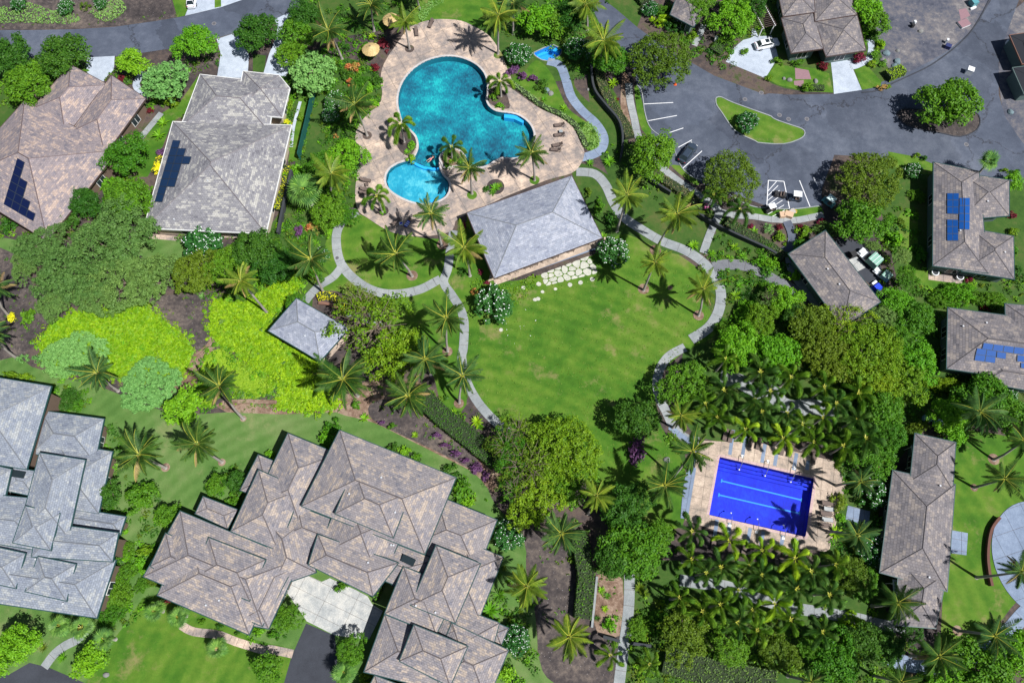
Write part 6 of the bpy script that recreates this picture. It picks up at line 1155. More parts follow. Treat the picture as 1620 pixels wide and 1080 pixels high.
def hedge(pts, w, h, mat, label, mat2=None, sm=4, dens=26, leaf=.24, cat='hedge', name='hedge'):
    c = resample([W(x, y)[:2] for x, y in smooth_pts(P(pts), sm, False)], .5); L, R = offset_line(c, w); r = np.random.default_rng(len(c)); n = len(c)
    root = empty(name, (c[0].x, c[0].y, 0)); q = root.location; z0 = 0
    vs = [(p.x-q.x, p.y-q.y, h*.88) for p in L+R]+[(p.x-q.x, p.y-q.y, 0) for p in L+R]
    fs = [(i, i+n, i+n+1, i+1) for i in range(n-1)]+[(i+1, i+1+2*n, i+2*n, i) for i in range(n-1)]+[(n+i, i+3*n, i+1+3*n, n+i+1) for i in range(n-1)]+[(0, 2*n, 3*n, n), (n-1, 2*n-1, 4*n-1, 3*n-1)]
    obj('core', mesh('core', vs, fs, plain('hedge core', (.02, .035, .01), .9)), root)
    length = .5*(n-1); m = int(length*(w+2*h)*dens); pos = []; nr = []
    for _ in range(m):
        i = r.integers(0, n-1); t = r.random(); s = r.uniform(-.5, .5)*(w+2*h); a = c[i].lerp(c[i+1], t); tt = (c[i+1]-c[i]).normalized(); nn = Vector((-tt.y, tt.x))
        if abs(s) <= w/2: p = a+nn*s; z = h+.08*math.sin(a.x*2.1+s*3)+r.uniform(-.1, .12); d = (0, 0, 1)
        else: sg = 1 if s > 0 else -1; p = a+nn*sg*(w/2+r.uniform(-.08, .12)); z = h-(abs(s)-w/2); d = (nn.x*sg, nn.y*sg, .3)
        pos.append((p.x-q.x, p.y-q.y, max(z, .05)+z0)); nr.append(d)
    s = leaf*r.uniform(.7, 1.4, m); v, f = leaf_quads(np.array(pos), unit(np.array(nr)+r.normal(size=(m, 3))*.45), s, s*.6, r)
    ms = [mat, mat2] if mat2 else [mat]
    obj('foliage', mesh('foliage', v, f, ms, midx=[(1 if (r.random() < .3 and mat2) else 0) for _ in range(m)]), root)
    setp(root, label, cat); return root
hedge('A2 560,410 590,540 660,680 725,775 755,850', 1.7, 1.0, leafmat('brownish hedge', (.07, .08, .03), (.16, .15, .07)), 'brownish hedge curving between spa path and sidewalk', F_hedg)
hedge('B2 880,20 1000,90 1120,170 1200,240', 1.5, 1.0, MATS['brownish hedge'], 'brownish hedge along the lower side of the upper sidewalk', F_hedg)
hedge('B2 1340,320 1450,390 1560,450 1620,490 1690,545', 1.7, 1.1, F_hedg, 'green hedge running down right from the sidewalk junction', MATS['brownish hedge'])
hedge('C1 1010,320 1130,440 1290,570 1440,690 1500,740', 3.0, 1.8, F_hedg, 'broad dark clipped hedge running down right below the wide palms', F_mid, dens=20)
hedge('D2 440,170 465,300 485,430 475,560 465,690', 2.4, 1.8, F_hedg, 'tall clipped hedge right of the lava gravel bed', F_mid, dens=20)
hedge('A2 20,500 110,565 230,655 330,700 420,765 465,840 490,900', .9, .5, leafmat('pale hedge', (.1, .2, .06), (.2, .32, .1)), 'low pale green hedge along the right rim of the tan deck')
hedge('D2 960,930 1150,985 1400,1040 1640,1085', 3.6, 1.2, F_hedg, 'wide speckled hedge along the bottom edge', F_sage, dens=20)
hedge('B1 400,780 460,765 530,800 585,870', 1.1, .8, F_gold, 'golden yellow curved hedge beside the small hut')
hedge('B1 215,-20 205,100 150,250', 1.3, .9, F_gold, 'golden hedge along the lower right eave of the bleached grey roof', F_yel)
hedge('A1 220,600 185,720', 1.0, .8, F_bright, 'bright hedge by the notch on the right of the bleached grey roof', F_yel)
hedge('A0 985,960 950,1060', .9, .8, F_gold, 'golden hedge left of the bleached grey roof')
hedge('A0 1120,720 1200,735', .8, .8, F_yel, 'short yellow-green hedge in the notch of the bleached grey roof')
hedge('A3 775,480 870,440', 1.9, 1.3, F_lime, 'boxy lime hedge beside the bare lot')
hedge('D1 800,430 750,570', .8, 1.2, F_bright, 'narrow green hedge by the motor court wall', F_hedg)
hedge('A3 280,540 400,545', 1.1, .6, F_hedg, 'low dark hedge below the mauve garden slabs')
hedge('A2 1270,330 1340,250 1400,200', 2.2, .9, F_hedg, 'square dark hedge beside the pale parking pad', F_mid)
hedge('A2 870,20 820,-40', 3.5, 1.0, F_hedg, 'dark hedge along the top road')
hedge('C1 830,640 950,690 1020,735', .8, .5, F_hedg, 'low border hedge at the top right eave of the sprawling roof')
def wall(pts, w, h, mat, name, label, cat, sm=4, posts=0):
    c = resample([W(x, y)[:2] for x, y in smooth_pts(P(pts), sm, False)], .8); n = len(c); L, R = offset_line(c, w); root = empty(name, (c[0].x, c[0].y, 0)); q = root.location
    vs = [(p.x-q.x, p.y-q.y, h) for p in L+R]+[(p.x-q.x, p.y-q.y, 0) for p in L+R]
    fs = [(i, i+n, i+n+1, i+1) for i in range(n-1)]+[(i+1, i+1+2*n, i+2*n, i) for i in range(n-1)]+[(n+i, i+3*n, i+1+3*n, n+i+1) for i in range(n-1)]+[(0, 2*n, 3*n, n), (n-1, 2*n-1, 4*n-1, 3*n-1)]
    obj('panel' if posts else 'wall_body', mesh('panel', vs, fs, mat), root); L2, R2 = offset_line(c, w+.12)
    if posts:
        for i in range(0, n, posts): MB().box((c[i].x-q.x, c[i].y-q.y, h/2+.06), (.14, .14, h+.12)).build('post', mat, root)
    else:
        obj('cap', mesh('cap', [(p.x-q.x, p.y-q.y, h+.06) for p in L2+R2]+[(p.x-q.x, p.y-q.y, h+.002) for p in L2+R2], fs, mat), root)
    setp(root, label, cat)
M_dk = plain('dark stone wall', (.035, .04, .045), .9); M_fence = plain('green mesh fence', (.01, .09, .08), .5); M_rust = plain('red brown wall', (.2, .1, .07), .85)
wall('A2 518,420 535,560 600,655 690,765 710,880 695,990', .25, 1.3, M_dk, 'garden_wall', 'dark wall curving along the left of the brownish hedge', 'wall')
wall('B2 845,45 920,100 1000,150', .22, 1.2, M_dk, 'garden_wall', 'short dark wall below left of the upper sidewalk', 'wall')
wall('B2 1165,275 1260,335 1400,405 1560,478 1640,522', .25, 1.2, M_dk, 'garden_wall', 'long dark wall running down right from the sidewalk junction', 'wall')
wall('A1 382,580 350,720 290,980', .08, 2.2, M_fence, 'mesh_fence', 'thin green mesh fence right of the bleached grey roof', 'fence', posts=4)
wall('B1 247,20 205,200 165,400', .3, 1.4, M_dk, 'garden_wall', 'dark wall right of the golden hedge by the bleached grey roof', 'wall')
wall('D3 1458,72 1405,150 1385,290 1393,400 1410,488', .28, .7, plain('dark red brown wall', (.12, .05, .035), .85), 'curved_wall', 'curved red-brown seat wall on the clubhouse lawn', 'wall')
wall('D2 590,795 700,825', .3, 1.1, M_dk, 'garden_wall', 'dark gate wall left of the lower footpath', 'wall'); wall('D2 760,835 880,852', .3, 1.1, M_dk, 'garden_wall', 'dark gate wall right of the lower footpath', 'wall')
wall('D2 556,430 540,600 525,740', .2, .3, M_conc, 'border_wall', 'thin pale border wall between tall hedge and planting bed', 'wall')
wall('D2 1255,935 1400,975 1600,1030', .3, .9, M_rust, 'garden_wall', 'red-brown wall above the speckled bottom hedge', 'wall')
wall('B1 405,812 460,818 540,850', .35, .5, M_rust, 'border_wall', 'curved brown planter wall under the golden hedge', 'wall')
wall('C0 1380,375 1530,368 C1 0,370 150,375', .5, .5, M_straw, 'rock_border', 'rocky border between lime beds and lawn', 'wall')
# ring beds and palm wells
def disc(name, px, py, rp, mat, label=None, ry=1.0):
    c = W(px, py); r = rp*mpp(py); z = layer([(c.x+r*math.cos(a), c.y+r*ry*math.sin(a)) for a in range(6)])
    return setp(obj(name, mesh(name, [(c.x+r*math.cos(a), c.y+r*ry*math.sin(a), z) for a in [i*math.tau/24 for i in range(24)]], [tuple(range(24))], mat)), kind='structure')
for x, y, r, m in ((648, 78, 7.5, M_soil), (581, 215, 7.5, M_soil), (788, 88, 7, M_lawn), (845.6, 285.5, 8, M_lawn), (746.7, 309, 8, M_lawn), (784, 296, 14, M_soil), (652, 436, 9, M_straw), (385, 662, 5, M_straw), (351, 731, 6, M_straw), (262, 739, 7, M_straw), (1018, 457, 9, M_straw), (1105, 499, 8.5, M_straw), (1037, 396, 9, M_straw), (708, 556, 8, M_straw), (726, 638, 8, M_straw),
    (700, 387, 9, M_straw), (1572, 726, 9, M_straw), (1541, 771, 6, M_straw), (1515, 997, 8, M_straw), (345, 1027, 6, M_straw), (1060, 455, 4, M_straw), (606, 334, 9, M_soil)): disc('palm_well', x, y, r, m)
for g in GARD:
    z = layer(g); V, T = tris2d(g, HOLES); setp(obj('planting_bed', mesh('planting_bed', [(x, y, z) for x, y in V], T, M_soil)), kind='structure')
for a in ('A0 118,258', 'A0 1306,145', 'B1 515,533', 'A3 295,727', 'A3 128,703', 'A3 183,728', 'A3 1268,882', 'A2 1460,607', 'A2 1560,567'):
    q = P(a)[0]; disc('manhole_cover', q[0], q[1], 3.6 if 'A' in a else 2.8, plain('iron cover', (.2, .19, .2), .7)); disc('manhole_lid', q[0], q[1], 2.6, plain('dark iron lid', (.1, .1, .11), .6))
# island in the lagoon pool
isl = ring('Q 606,330 615,300 645,268 700,250 755,262 795,305 803,340 780,372 700,388 640,395 625,370', 3)
def prism(name, rg, z0, z1, mat, root=None, **k):
    V, T = tris2d(ccw(rg)); rg = ccw(rg); n = len(rg); b = len(V); ox, oy = (root.location.x, root.location.y) if root else (0, 0)
    vs = [(x-ox, y-oy, z1) for x, y in V]+[(x-ox, y-oy, z1) for x, y in rg]+[(x-ox, y-oy, z0) for x, y in rg]
    return obj(name, mesh(name, vs, T+[(b+i, b+n+i, b+n+(i+1) % n, b+(i+1) % n) for i in range(n)], mat), root)
ir = empty('pool_island', (*isl[0], 0)); setp(ir, 'raised planted island with pale rim at the neck of the lagoon pool', 'planter')
prism('rim', isl, -1.3, .36, M_cope, ir); cxy = np.mean(isl, 0); prism('soil', [tuple(cxy+(np.array(p)-cxy)*.84) for p in isl], .36, .365, M_straw, ir)
for x, y, r, m, d in ((712, 240, 9, F_mid, 'green shrub on the pool island'), (728, 252, 8, F_bright, 'bright shrub on the pool island'), (705, 258, 7, F_dark, 'dark shrub on the pool island')): tree(x, y, r, 'shrub', m, 1, d, None, 'shrub')
# flagstones set in grass beside the pavilion
fq = ccw(ring('B2 213,632 325,590 470,535 505,522 560,600 555,628 420,660 240,705')); fr = empty('flagstone_patio', (*fq[0], 0)); setp(fr, 'patio of pale irregular flagstones set in grass below the pavilion', 'patio')
rs = random.Random(5); pts_ = []
for _ in range(3000):
    x = rs.uniform(min(p[0] for p in fq), max(p[0] for p in fq)); y = rs.uniform(min(p[1] for p in fq), max(p[1] for p in fq))
    if inside(fq, x, y) and all(math.hypot(x-a, y-b) > .78+.35*((i*7) % 3 == 0) for i, (a, b) in enumerate(pts_)): pts_.append((x, y))
def chisel(p, n=2):
    for _ in range(n): p = [q for i in range(len(p)) for q in ((.75*p[i][0]+.25*p[(i+1) % len(p)][0], .75*p[i][1]+.25*p[(i+1) % len(p)][1]), (.25*p[i][0]+.75*p[(i+1) % len(p)][0], .25*p[i][1]+.75*p[(i+1) % len(p)][1]))]
    return p
def stone(p, parent, z=None):
    z = gz(*p[0]) if z is None else z; n = len(p); ox, oy = parent.location.x, parent.location.y; zt = z+.05+rs.uniform(0, .03)
    obj('flagstone', mesh('flagstone', [(x-ox, y-oy, zt) for x, y in p]+[(x-ox, y-oy, 0) for x, y in p], [tuple(range(n))]+[(i, n+i, n+(i+1) % n, (i+1) % n) for i in range(n)], M_stone), parent)
for i, (x, y) in enumerate(pts_):
    p = list(fq)
    for j, (a, b) in enumerate(pts_):
        if j != i:
            dx, dy = a-x, b-y; d = math.hypot(dx, dy)
            if d < 3: p = clip(p, dx/d, dy/d, (dx*(x+a)/2+dy*(y+b)/2)/d-.06)
    if len(p) > 2 and abs(area(p)) > .12: stone(ccw(chisel(p, 1)), fr)
for q in ('B2 225,740', 'B2 303,722', 'B2 392,697', 'B2 528,663', 'B2 457,683', 'B2 202,692', 'B2 178,787', 'B2 198,783', 'B1 1515,972', 'B2 108,715', 'C2 0,0')[:-1]:
    c = W(*P(q)[0]); e = empty('stepping_stone', (c.x, c.y, 0)); r = .38*rs.uniform(.8, 1.2); stone([(c.x+r*math.cos(a*.9)*rs.uniform(.85, 1.1), c.y+r*math.sin(a*.9)*rs.uniform(.75, 1)) for a in range(7)], e); REG.append((e, 'pale flat stepping stone', 'stepping stone', P(q)[0], None))
# ------------------------------------------------------------ furniture, vehicles, people
M_sling = plain('brown sling', (.13, .095, .08), .8); M_lfr = plain('dark lounger frame', (.05, .035, .035), .5); M_white = plain('white plastic', (.78, .8, .82), .4)
M_pgr = plain('pale grey sling', (.36, .37, .37), .8)
def lounger(x, y, deg, desc, sling=M_sling, towel=None, label=None, sc=1.0):
    r = empty('sun_lounger', WG(x, y), math.radians(deg)); r.scale = (sc,)*3; fr = MB()
    for s in (-.31, .31): fr.box((0, s, .32), (1.95, .05, .05))
    fr.box((-.95, 0, .32), (.05, .62, .05)).box((.95, 0, .32), (.05, .62, .05)); fr.build('frame', M_lfr, r)
    MB().box((-.28, 0, .365), (1.3, .6, .04)).build('seat', sling, r)
    b = MB().box((.36, 0, 0), (.75, .58, .04)).build('backrest', sling, r, (.33, 0, .37)); b.rotation_euler = (0, -.75, 0)
    for u in (-.8, .75):
        for s in (-.29, .29): MB().box((u, s, .15), (.05, .05, .3)).build('leg', M_lfr, r)
    for s in (-.36, .36): MB().box((.15, s, .5), (.5, .05, .04)).box((-.08, s, .42), (.04, .04, .16)).box((.38, s, .42), (.04, .04, .16)).build('armrest', M_lfr, r)
    if towel:
        t = MB(); 
        for i in range(8): MB().box((-.75+i*.17, 0, .4), (.168, .64, .03)).build('towel_stripe', towel[i % 2], r)
    REG.append((r, desc, 'sun lounger', (x, y), label)); r['group'] = 'sun loungers'; return r
M_blue = plain('royal blue cloth', (.01, .04, .6), .8); M_wcl = plain('white cloth', (.75, .77, .85), .8)
for x, y, d, l in ((885, 200, 4, 'uppermost of the four loungers right of the lagoon pool'), (885, 215.5, 4, 'second lounger from the top right of the lagoon pool'), (882, 231.5, 8, 'third lounger from the top right of the lagoon pool'), (879, 239, -8, 'lowest of the four loungers right of the lagoon pool'),
    (579, 287, 172, 'uppermost lounger left of the round lower basin'), (579, 301.5, 174, 'middle lounger left of the round lower basin'), (578, 307, 180, 'lowest lounger left of the round lower basin'), (659, 53, 98, 'brown lounger at the upper left of the deck'), (682, 40, 70, 'small brown lounger at the top rim of the deck')): lounger(x, y, d, '', label=l)
lounger(627, 353, 232, '', label='brown lounger below the round lower basin'); lounger(646, 354.5, 60, '', label='lounger under a blue and white striped towel', towel=(M_blue, M_wcl))
for i, (x, y, dg, m) in enumerate(((1306, 796.5, 176, M_sling), (1309, 805.5, 174, M_pgr), (1304, 813, 176, M_sling), (1306, 822, 174, M_pgr), (1303, 831, 174, M_sling))):
    lounger(x, y, dg, '', m, label='%s lounger, %s in the row right of the lap pool' % ('pale grey' if m is M_pgr else 'brown', ('first', 'second', 'third', 'fourth', 'lowest')[i]))
for i, (x, y) in enumerate(((1147, 688), (1155, 691), (1186, 699), (1199, 702), (1236, 711), (1249, 714), (1286, 725))): lounger(x, y, 72, '', M_sling, label='%s in the shaded row above the lap pool' % (('leftmost lounger', 'second lounger from left', 'third lounger from left', 'middle lounger', 'third lounger from right', 'second lounger from right', 'rightmost lounger')[i]))
for i, (x, y) in enumerate(((1128, 862), (1176, 872), (1228, 884), (1270, 890))): lounger(x, y, -105, '', M_sling, label='%s lounger in the shaded row below the lap pool' % ('leftmost', 'second', 'third', 'rightmost')[i])
def table(x, y, label, mat=M_white, r_=.3, blue=False):
    r = empty('side_table', WG(x, y)); MB().box((0, 0, .45), (r_*2, r_*2, .05), .2).build('table_top', mat, r)
    for a, b in ((1, 1), (1, -1), (-1, 1), (-1, -1)): MB().box((a*r_*.75, b*r_*.75, .21), (.05, .05, .42)).build('leg', mat, r)
    if blue: MB().box((.02, .03, .52), (.4, .3, .08), .4).build('folded_towel', M_blue, r)
    setp(r, label, 'table', 'side tables')
table(887, 210.5, 'small grey side table between the right pool loungers', plain('grey table', (.3, .33, .34))); table(635, 356, 'small white table with folded blue towel', blue=True); table(581, 294, 'small brown table left of the round basin', M_sling)
M_thatch = ground('thatch', [(.3, (.3, .2, .08)), (.5, (.52, .38, .17)), (.7, (.72, .56, .3))], (.8, 5, 25), bs=1)
for x, y, l in ((586.5, 77, 'lower of the two round thatched umbrellas left of the deck'), (618.5, 30, 'upper of the two round thatched umbrellas left of the deck')):
    c = W(x, y, 2.5); r = empty('thatched_umbrella', (c.x, c.y, gz(c.x, c.y))); MB().cyl((0, 0, 0), .07, 2.7, 8).build('pole', M_bark, r)
    for k in range(5):
        R = 1.62-.3*k; m = MB(); n = 36; z = 2.25+.17*k; vs = []
        for i in range(n): a = i*math.tau/n; q = R*(1+rnd.uniform(-.04, .05)); vs.append((q*math.cos(a), q*math.sin(a), z+rnd.uniform(-.03, .03)))
        for i in range(n): a = i*math.tau/n; vs.append((max(.02, R-.42)*math.cos(a), max(.02, R-.42)*math.sin(a), z+.26))
        m.add(vs, [(i, (i+1) % n, n+(i+1) % n, n+i) for i in range(n)]+[tuple(range(n, 2*n))]); m.build('thatch_tier', M_thatch, r)
    MB().dome((0, 0, 3.15), .13, .16, 8, 3).build('finial', M_bark, r); setp(r, l, 'umbrella', 'thatched umbrellas')
def loft(mb, secs):
    n = len(secs[0]); m = len(secs); vs = [p for s in secs for p in s]
    fs = [(i*n+k, i*n+(k+1) % n, (i+1)*n+(k+1) % n, (i+1)*n+k) for i in range(m-1) for k in range(n)]+[tuple(range(n))[::-1], tuple(range((m-1)*n, m*n))]
    return mb.add(vs, fs)
M_tyre = plain('tyre', (.02, .02, .022), .8); M_rim = plain('alloy rim', (.45, .46, .48), .35, .7); M_lamp = plain('lamp glass', (.7, .72, .7), .15); M_tail = plain('red tail lamp', (.5, .01, .01), .3)
def car(x, y, deg, paint, label, L=4.6, Wd=1.82, sunroof=True, group='parked cars'):
    r = empty('parked_car', WG(x, y), math.radians(deg)); w = Wd/2; secs = []
    for fx, fw, zt in ((-.5, .7, .72), (-.485, .86, .86), (-.43, .95, .93), (-.3, 1, .97), (0, 1, .96), (.2, .99, .93), (.34, .97, .88), (.44, .9, .8), (.485, .78, .7), (.5, .62, .6)):
        X = fx*L; q = w*fw; secs.append([(X, -q*.92, .25), (X, -q, .45), (X, -q*.98, .68), (X, -q*.82, zt), (X, -q*.4, zt+.035), (X, q*.4, zt+.035), (X, q*.82, zt), (X, q*.98, .68), (X, q, .45), (X, q*.92, .25)])
    loft(MB(), secs).build('body', paint, r, smooth=False)
    a, b, c, d = -.44*L, .25*L, -.3*L, .06*L; g = MB(); g.add([(a, -w*.8, .93), (b, -w*.8, .93), (b, w*.8, .93), (a, w*.8, .93), (c, -w*.62, 1.42), (d, -w*.62, 1.42), (d, w*.62, 1.42), (c, w*.62, 1.42)], [(4, 5, 6, 7), (0, 1, 5, 4), (1, 2, 6, 5), (2, 3, 7, 6), (3, 0, 4, 7)]).build('windows', M_glass, r)
    MB().add([(c-.05, -w*.64, 1.41), (d+.05, -w*.64, 1.41), (d+.05, w*.64, 1.41), (c-.05, w*.64, 1.41), (c+.05, -w*.5, 1.48), (d-.08, -w*.5, 1.48), (d-.08, w*.5, 1.48), (c+.05, w*.5, 1.48)], [(4, 5, 6, 7), (0, 1, 5, 4), (1, 2, 6, 5), (2, 3, 7, 6), (3, 0, 4, 7)]).build('roof', paint, r)
    for s in (-1, 1):
        for u, v in (((a+.08), c-.02), (d+.02, b-.05)): MB().tube([(u, s*w*.78, .96), (v, s*w*.63, 1.42)] if u < v and v < 0 else [(u, s*w*.63, 1.43), (v, s*w*.79, .95)], .045, 4).build('pillar', paint, r)
    if sunroof: MB().box((-.05*L, 0, 1.49), (.75, .8, .012)).build('sunroof', M_glass, r)
    for u in (-.31, .31):
        for s in (-1, 1):
            t = MB(); t.tube([(u*L, s*(w-.2), .32), (u*L, s*(w+.01), .32)], .32, 14); wh = t.build('wheel', M_tyre, r); MB().tube([(u*L, s*(w-.02), .32), (u*L, s*(w+.022), .32)], .19, 10).build('rim', M_rim, wh)
    for s in (-1, 1):
        MB().box((.465*L, s*w*.62, .7), (.16, .3, .12)).build('headlight', M_lamp, r); MB().box((-.487*L, s*w*.66, .78), (.08, .28, .12)).build('taillight', M_tail, r); MB().box((.13*L, s*(w+.1), .98), (.12, .2, .12)).build('mirror', paint, r)
    setp(r, label, 'car', group); return r
P_wht = plain('white car paint', (.82, .83, .85), .25); P_dk = plain('dark slate car paint', (.035, .05, .075), .25)
car(1212, 73, 14, P_wht, 'white car with dark sunroof on the pale parking pad', 4.7); car(1087, 245, 55, P_dk, 'dark blue-grey car parked alone in the angled bays', 4.6, sunroof=False); car(305, 1, 95, P_wht, 'white car cut by the top edge on the pale driveway', 4.6)
def cart(x, y, deg, label, roof=M_white, body=P_dk, cargo=None, front=True, sc=1.0, name='golf_cart'):
    r = empty(name, WG(x, y), math.radians(deg)); r.scale = (sc,)*3
    MB().box((0, 0, .38), (2.3, 1.1, .22)).box((.85, 0, .62), (.5, 1.05, .35), taper=.8).box((-.85, 0, .6), (.55, 1.05, .3)).build('body', body, r)
    MB().box((-.25, 0, .68), (.55, 1.0, .18)).build('seat', M_sling, r); MB().box((-.52, 0, .95), (.14, 1.0, .45)).build('seat_back', M_sling, r)
    MB().tube([(.62, .25, .7), (.4, .25, 1.0)], .025, 5).tube([(.4, .08, 1.0), (.4, .42, 1.0)], .025, 5).build('steering_wheel', M_tyre, r)
    if roof:
        MB().box((-.05, 0, 1.85), (1.5, 1.15, .07), taper=.93).build('canopy', roof, r)
        for u in (-.7, .6):
            for s in (-.5, .5): MB().box((u, s, 1.2), (.04, .04, 1.25)).build('canopy_post', M_tyre, r)
    for u in (-.75, .8):
        for s in (-.5, .5): MB().tube([(u, s-.08, .24), (u, s+.08, .24)], .24, 12).build('wheel', M_tyre, r)
    if cargo: MB().box((-1.05, 0, 1.0), (1.5, 1.5, .9), taper=.92).build('cargo_box', cargo, r); MB().box((-1.05, 0, 1.47), (.06, 1.5, .04)).box((-.6, 0, 1.47), (.05, 1.5, .04)).box((-1.5, 0, 1.47), (.05, 1.5, .04)).build('strap', M_white, r)
    setp(r, label, 'golf cart', 'golf carts and utility carts')
P_teal = plain('teal paint', (.1, .3, .33), .4); M_grn = plain('pale green tarp', (.22, .42, .33), .7)
cart(1256, 315, 172, 'white-roofed golf cart on the hatched bay'); cart(1233, 309.5, 165, 'dark roofless cart beside the white-roofed one on the hatched bay', None, M_tyre, sc=.9); cart(1217, 333, 200, 'white-topped cart on the sidewalk beside the wooden crates', M_white, M_tyre, sc=.85); cart(1309, 322, 135, 'golf cart with pale roof at the edge of the tree shade', plain('pale mint roof', (.6, .75, .75)), P_teal)
cart(1368, 408, 130, 'green box-bodied utility cart, upper one in the service yard', None, M_white, M_grn, sc=1.35, name='utility_cart'); cart(1390, 434, 135, 'smaller green box-bodied utility cart, lower one in the service yard', None, M_white, M_grn, sc=1.0, name='utility_cart')
def boxthing(name, x, y, d, rz, mat, label, cat, z=0, lid=None, taper=1.0, group=None):
    r = empty(name, WG(x, y, z), math.radians(rz)); MB().box((0, 0, d[2]/2), d, taper=taper).build('body', mat, r); MB().box((0, 0, d[2]+.021), (d[0]*taper+.05, d[1]*taper+.05, .04)).build('lid', lid or mat, r); setp(r, label, cat, group)
M_wood = plain('raw plywood', (.55, .38, .25), .8)
boxthing('wooden_crate', 1236, 342, (.9, 1.0, .6), 5, M_wood, 'leftmost tan crate on the sidewalk', 'crate', group='crates on the sidewalk'); boxthing('wooden_crate', 1246, 342, (1.4, 1.0, .7), -20, M_wood, 'large tan crate in the middle of the sidewalk crates', 'crate', group='crates on the sidewalk'); boxthing('wooden_crate', 1252, 337, (.9, .8, .5), 30, plain('grey plywood', (.45, .4, .35)), 'greyish crate behind the large tan one', 'crate', group='crates on the sidewalk')
e = empty('traffic_cone', WG(1068, 134)); MB().box((0, 0, .03), (.5, .5, .06)).build('cone_base', plain('orange rubber', (.8, .13, .02), .5), e); MB().cyl((0, 0, .06), .2, .75, 12, .03).build('cone', plain('orange rubber', (.8, .13, .02)), e); setp(e, 'orange traffic cone at the rim of the olive-crowned tree', 'cone')
e = empty('hose_reel', WG(1257.5, 335)); MB().tube([(.3*math.cos(a), .3*math.sin(a), .1) for a in np.linspace(0, 6.3, 14)], .07, 6).build('hose', plain('yellow hose', (.7, .5, .05)), e); MB().cyl((0, 0, 0), .12, .15, 8).build('hub', M_tyre, e); setp(e, 'yellow coiled hose beside the crates', 'hose')
e = empty('tarp_pile', WG(1386, 456), .6); MB().box((0, 0, .4), (1.5, 1.3, .8), taper=.7).build('tarp', plain('vivid blue tarp', (.01, .05, .7), .5), e); MB().box((.2, .9, .25), (1.2, .5, .5), taper=.8).build('sack', M_white, e); setp(e, 'vivid blue tarp bundle at the lower end of the service yard', 'tarp')
boxthing('storage_bin', 1347, 405, (.9, .8, 1), 20, M_tyre, 'black bin beside the upper green cart', 'bin'); boxthing('utility_box', 1537.5, 8, (1.1, 1.3, 1.1), 20, P_teal, 'teal green utility box near the top right corner', 'utility box'); boxthing('utility_slab', 1538.5, 14.5, (1.2, .35, .3), 25, M_pale, 'low white block in front of the teal utility box', 'block')
boxthing('planter_tray', 1524, 39, (2.0, 1.5, .35), 25, M_pale, 'white-rimmed tray with mauve filling beside the bare lot', 'tray', lid=plain('mauve paver', (.26, .15, .17))); boxthing('standpipe', 1445, 39, (.35, .5, .8), 10, M_white, 'small white standpipe in the middle of the bare lot', 'standpipe'); boxthing('storage_bin', 1442.5, 43, (.5, .5, .7), 10, M_tyre, 'black bin beside the white standpipe', 'bin'); boxthing('standpipe', 1496, 68, (.3, .5, .9), -15, M_white, 'small white standpipe at the kerb of the bare lot', 'standpipe'); boxthing('storage_bin', 1498, 76, (1.0, .8, .7), -25, plain('navy plastic', (.02, .03, .12)), 'navy bin at the kerb of the bare lot', 'bin')
boxthing('sign_board', 1531, 116, (1.1, 1.0, 1.2), -25, M_pale, 'white utility cabinet beside the spreading green tree', 'cabinet'); boxthing('barrier', 1591.5, 73, (.35, 1.6, .7), -12, M_pale, 'white barrier beside the right-hand road', 'barrier'); boxthing('timber_stack', 1608, 88, (.8, 3.2, .5), -14, plain('orange timber', (.65, .32, .12)), 'orange timber stack at the right edge', 'timber')
boxthing('ac_unit', 1334, 64, (.9, .8, .8), 0, P_teal, 'grey unit by the parking pad', 'unit') if 0 else None
boxthing('utility_box', 1132, 64.5, (.6, .8, .7), -10, M_pale, 'small white box beside the pale parking pad hedge', 'utility box')
for x, y, l in ((1477, 433, 'left one of the two white tubs on the house terrace'), (1516, 440, 'right one of the two white tubs on the house terrace')):
    e = empty('round_tub', WG(x, y)); MB().cyl((0, 0, 0), .5, .6, 16, .62).build('bowl', M_white, e); MB().cyl((0, 0, .55), .48, .06, 16).build('filling', M_dk, e); setp(e, l, 'tub', 'white tubs')
for i, (x, y) in enumerate(((1313, 446), (1320, 449), (1328, 456), (1285, 430))):
    e = empty('yard_chair', WG(x-16, y+3), i*.9); MB().box((0, 0, .42), (.5, .5, .06)).build('seat', M_dk if i % 2 else M_white, e); MB().box((-.24, 0, .72), (.06, .5, .55)).build('backrest', M_dk if i % 2 else M_white, e)
    for a in (-.2, .2):
        for b in (-.2, .2): MB().box((a, b, .2), (.05, .05, .4)).build('leg', M_dk, e)
    REG.append((e, 'small chair on the shaded terrace', 'chair', (x-16, y+3), None))
for i, t in enumerate((.12, .3, .38, .5, .62, .8)):          # tables and chairs along the pavilion terrace
    a, b = P('B1 1520,648')[0], P('B2 500,452')[0]; x, y = a[0]+(b[0]-a[0])*t, a[1]+(b[1]-a[1])*t
    e = empty('terrace_table', WG(x, y), .35); MB().box((0, 0, .74), (1.1, .9, .06)).build('table_top', M_sling if i % 3 else M_deck2, e)
    for p in (-.45, .45):
        for q in (-.36, .36): MB().box((p, q, .36), (.06, .06, .7)).build('leg', M_lfr, e)
    REG.append((e, 'brown table under the pavilion eave', 'table', (x, y), None))
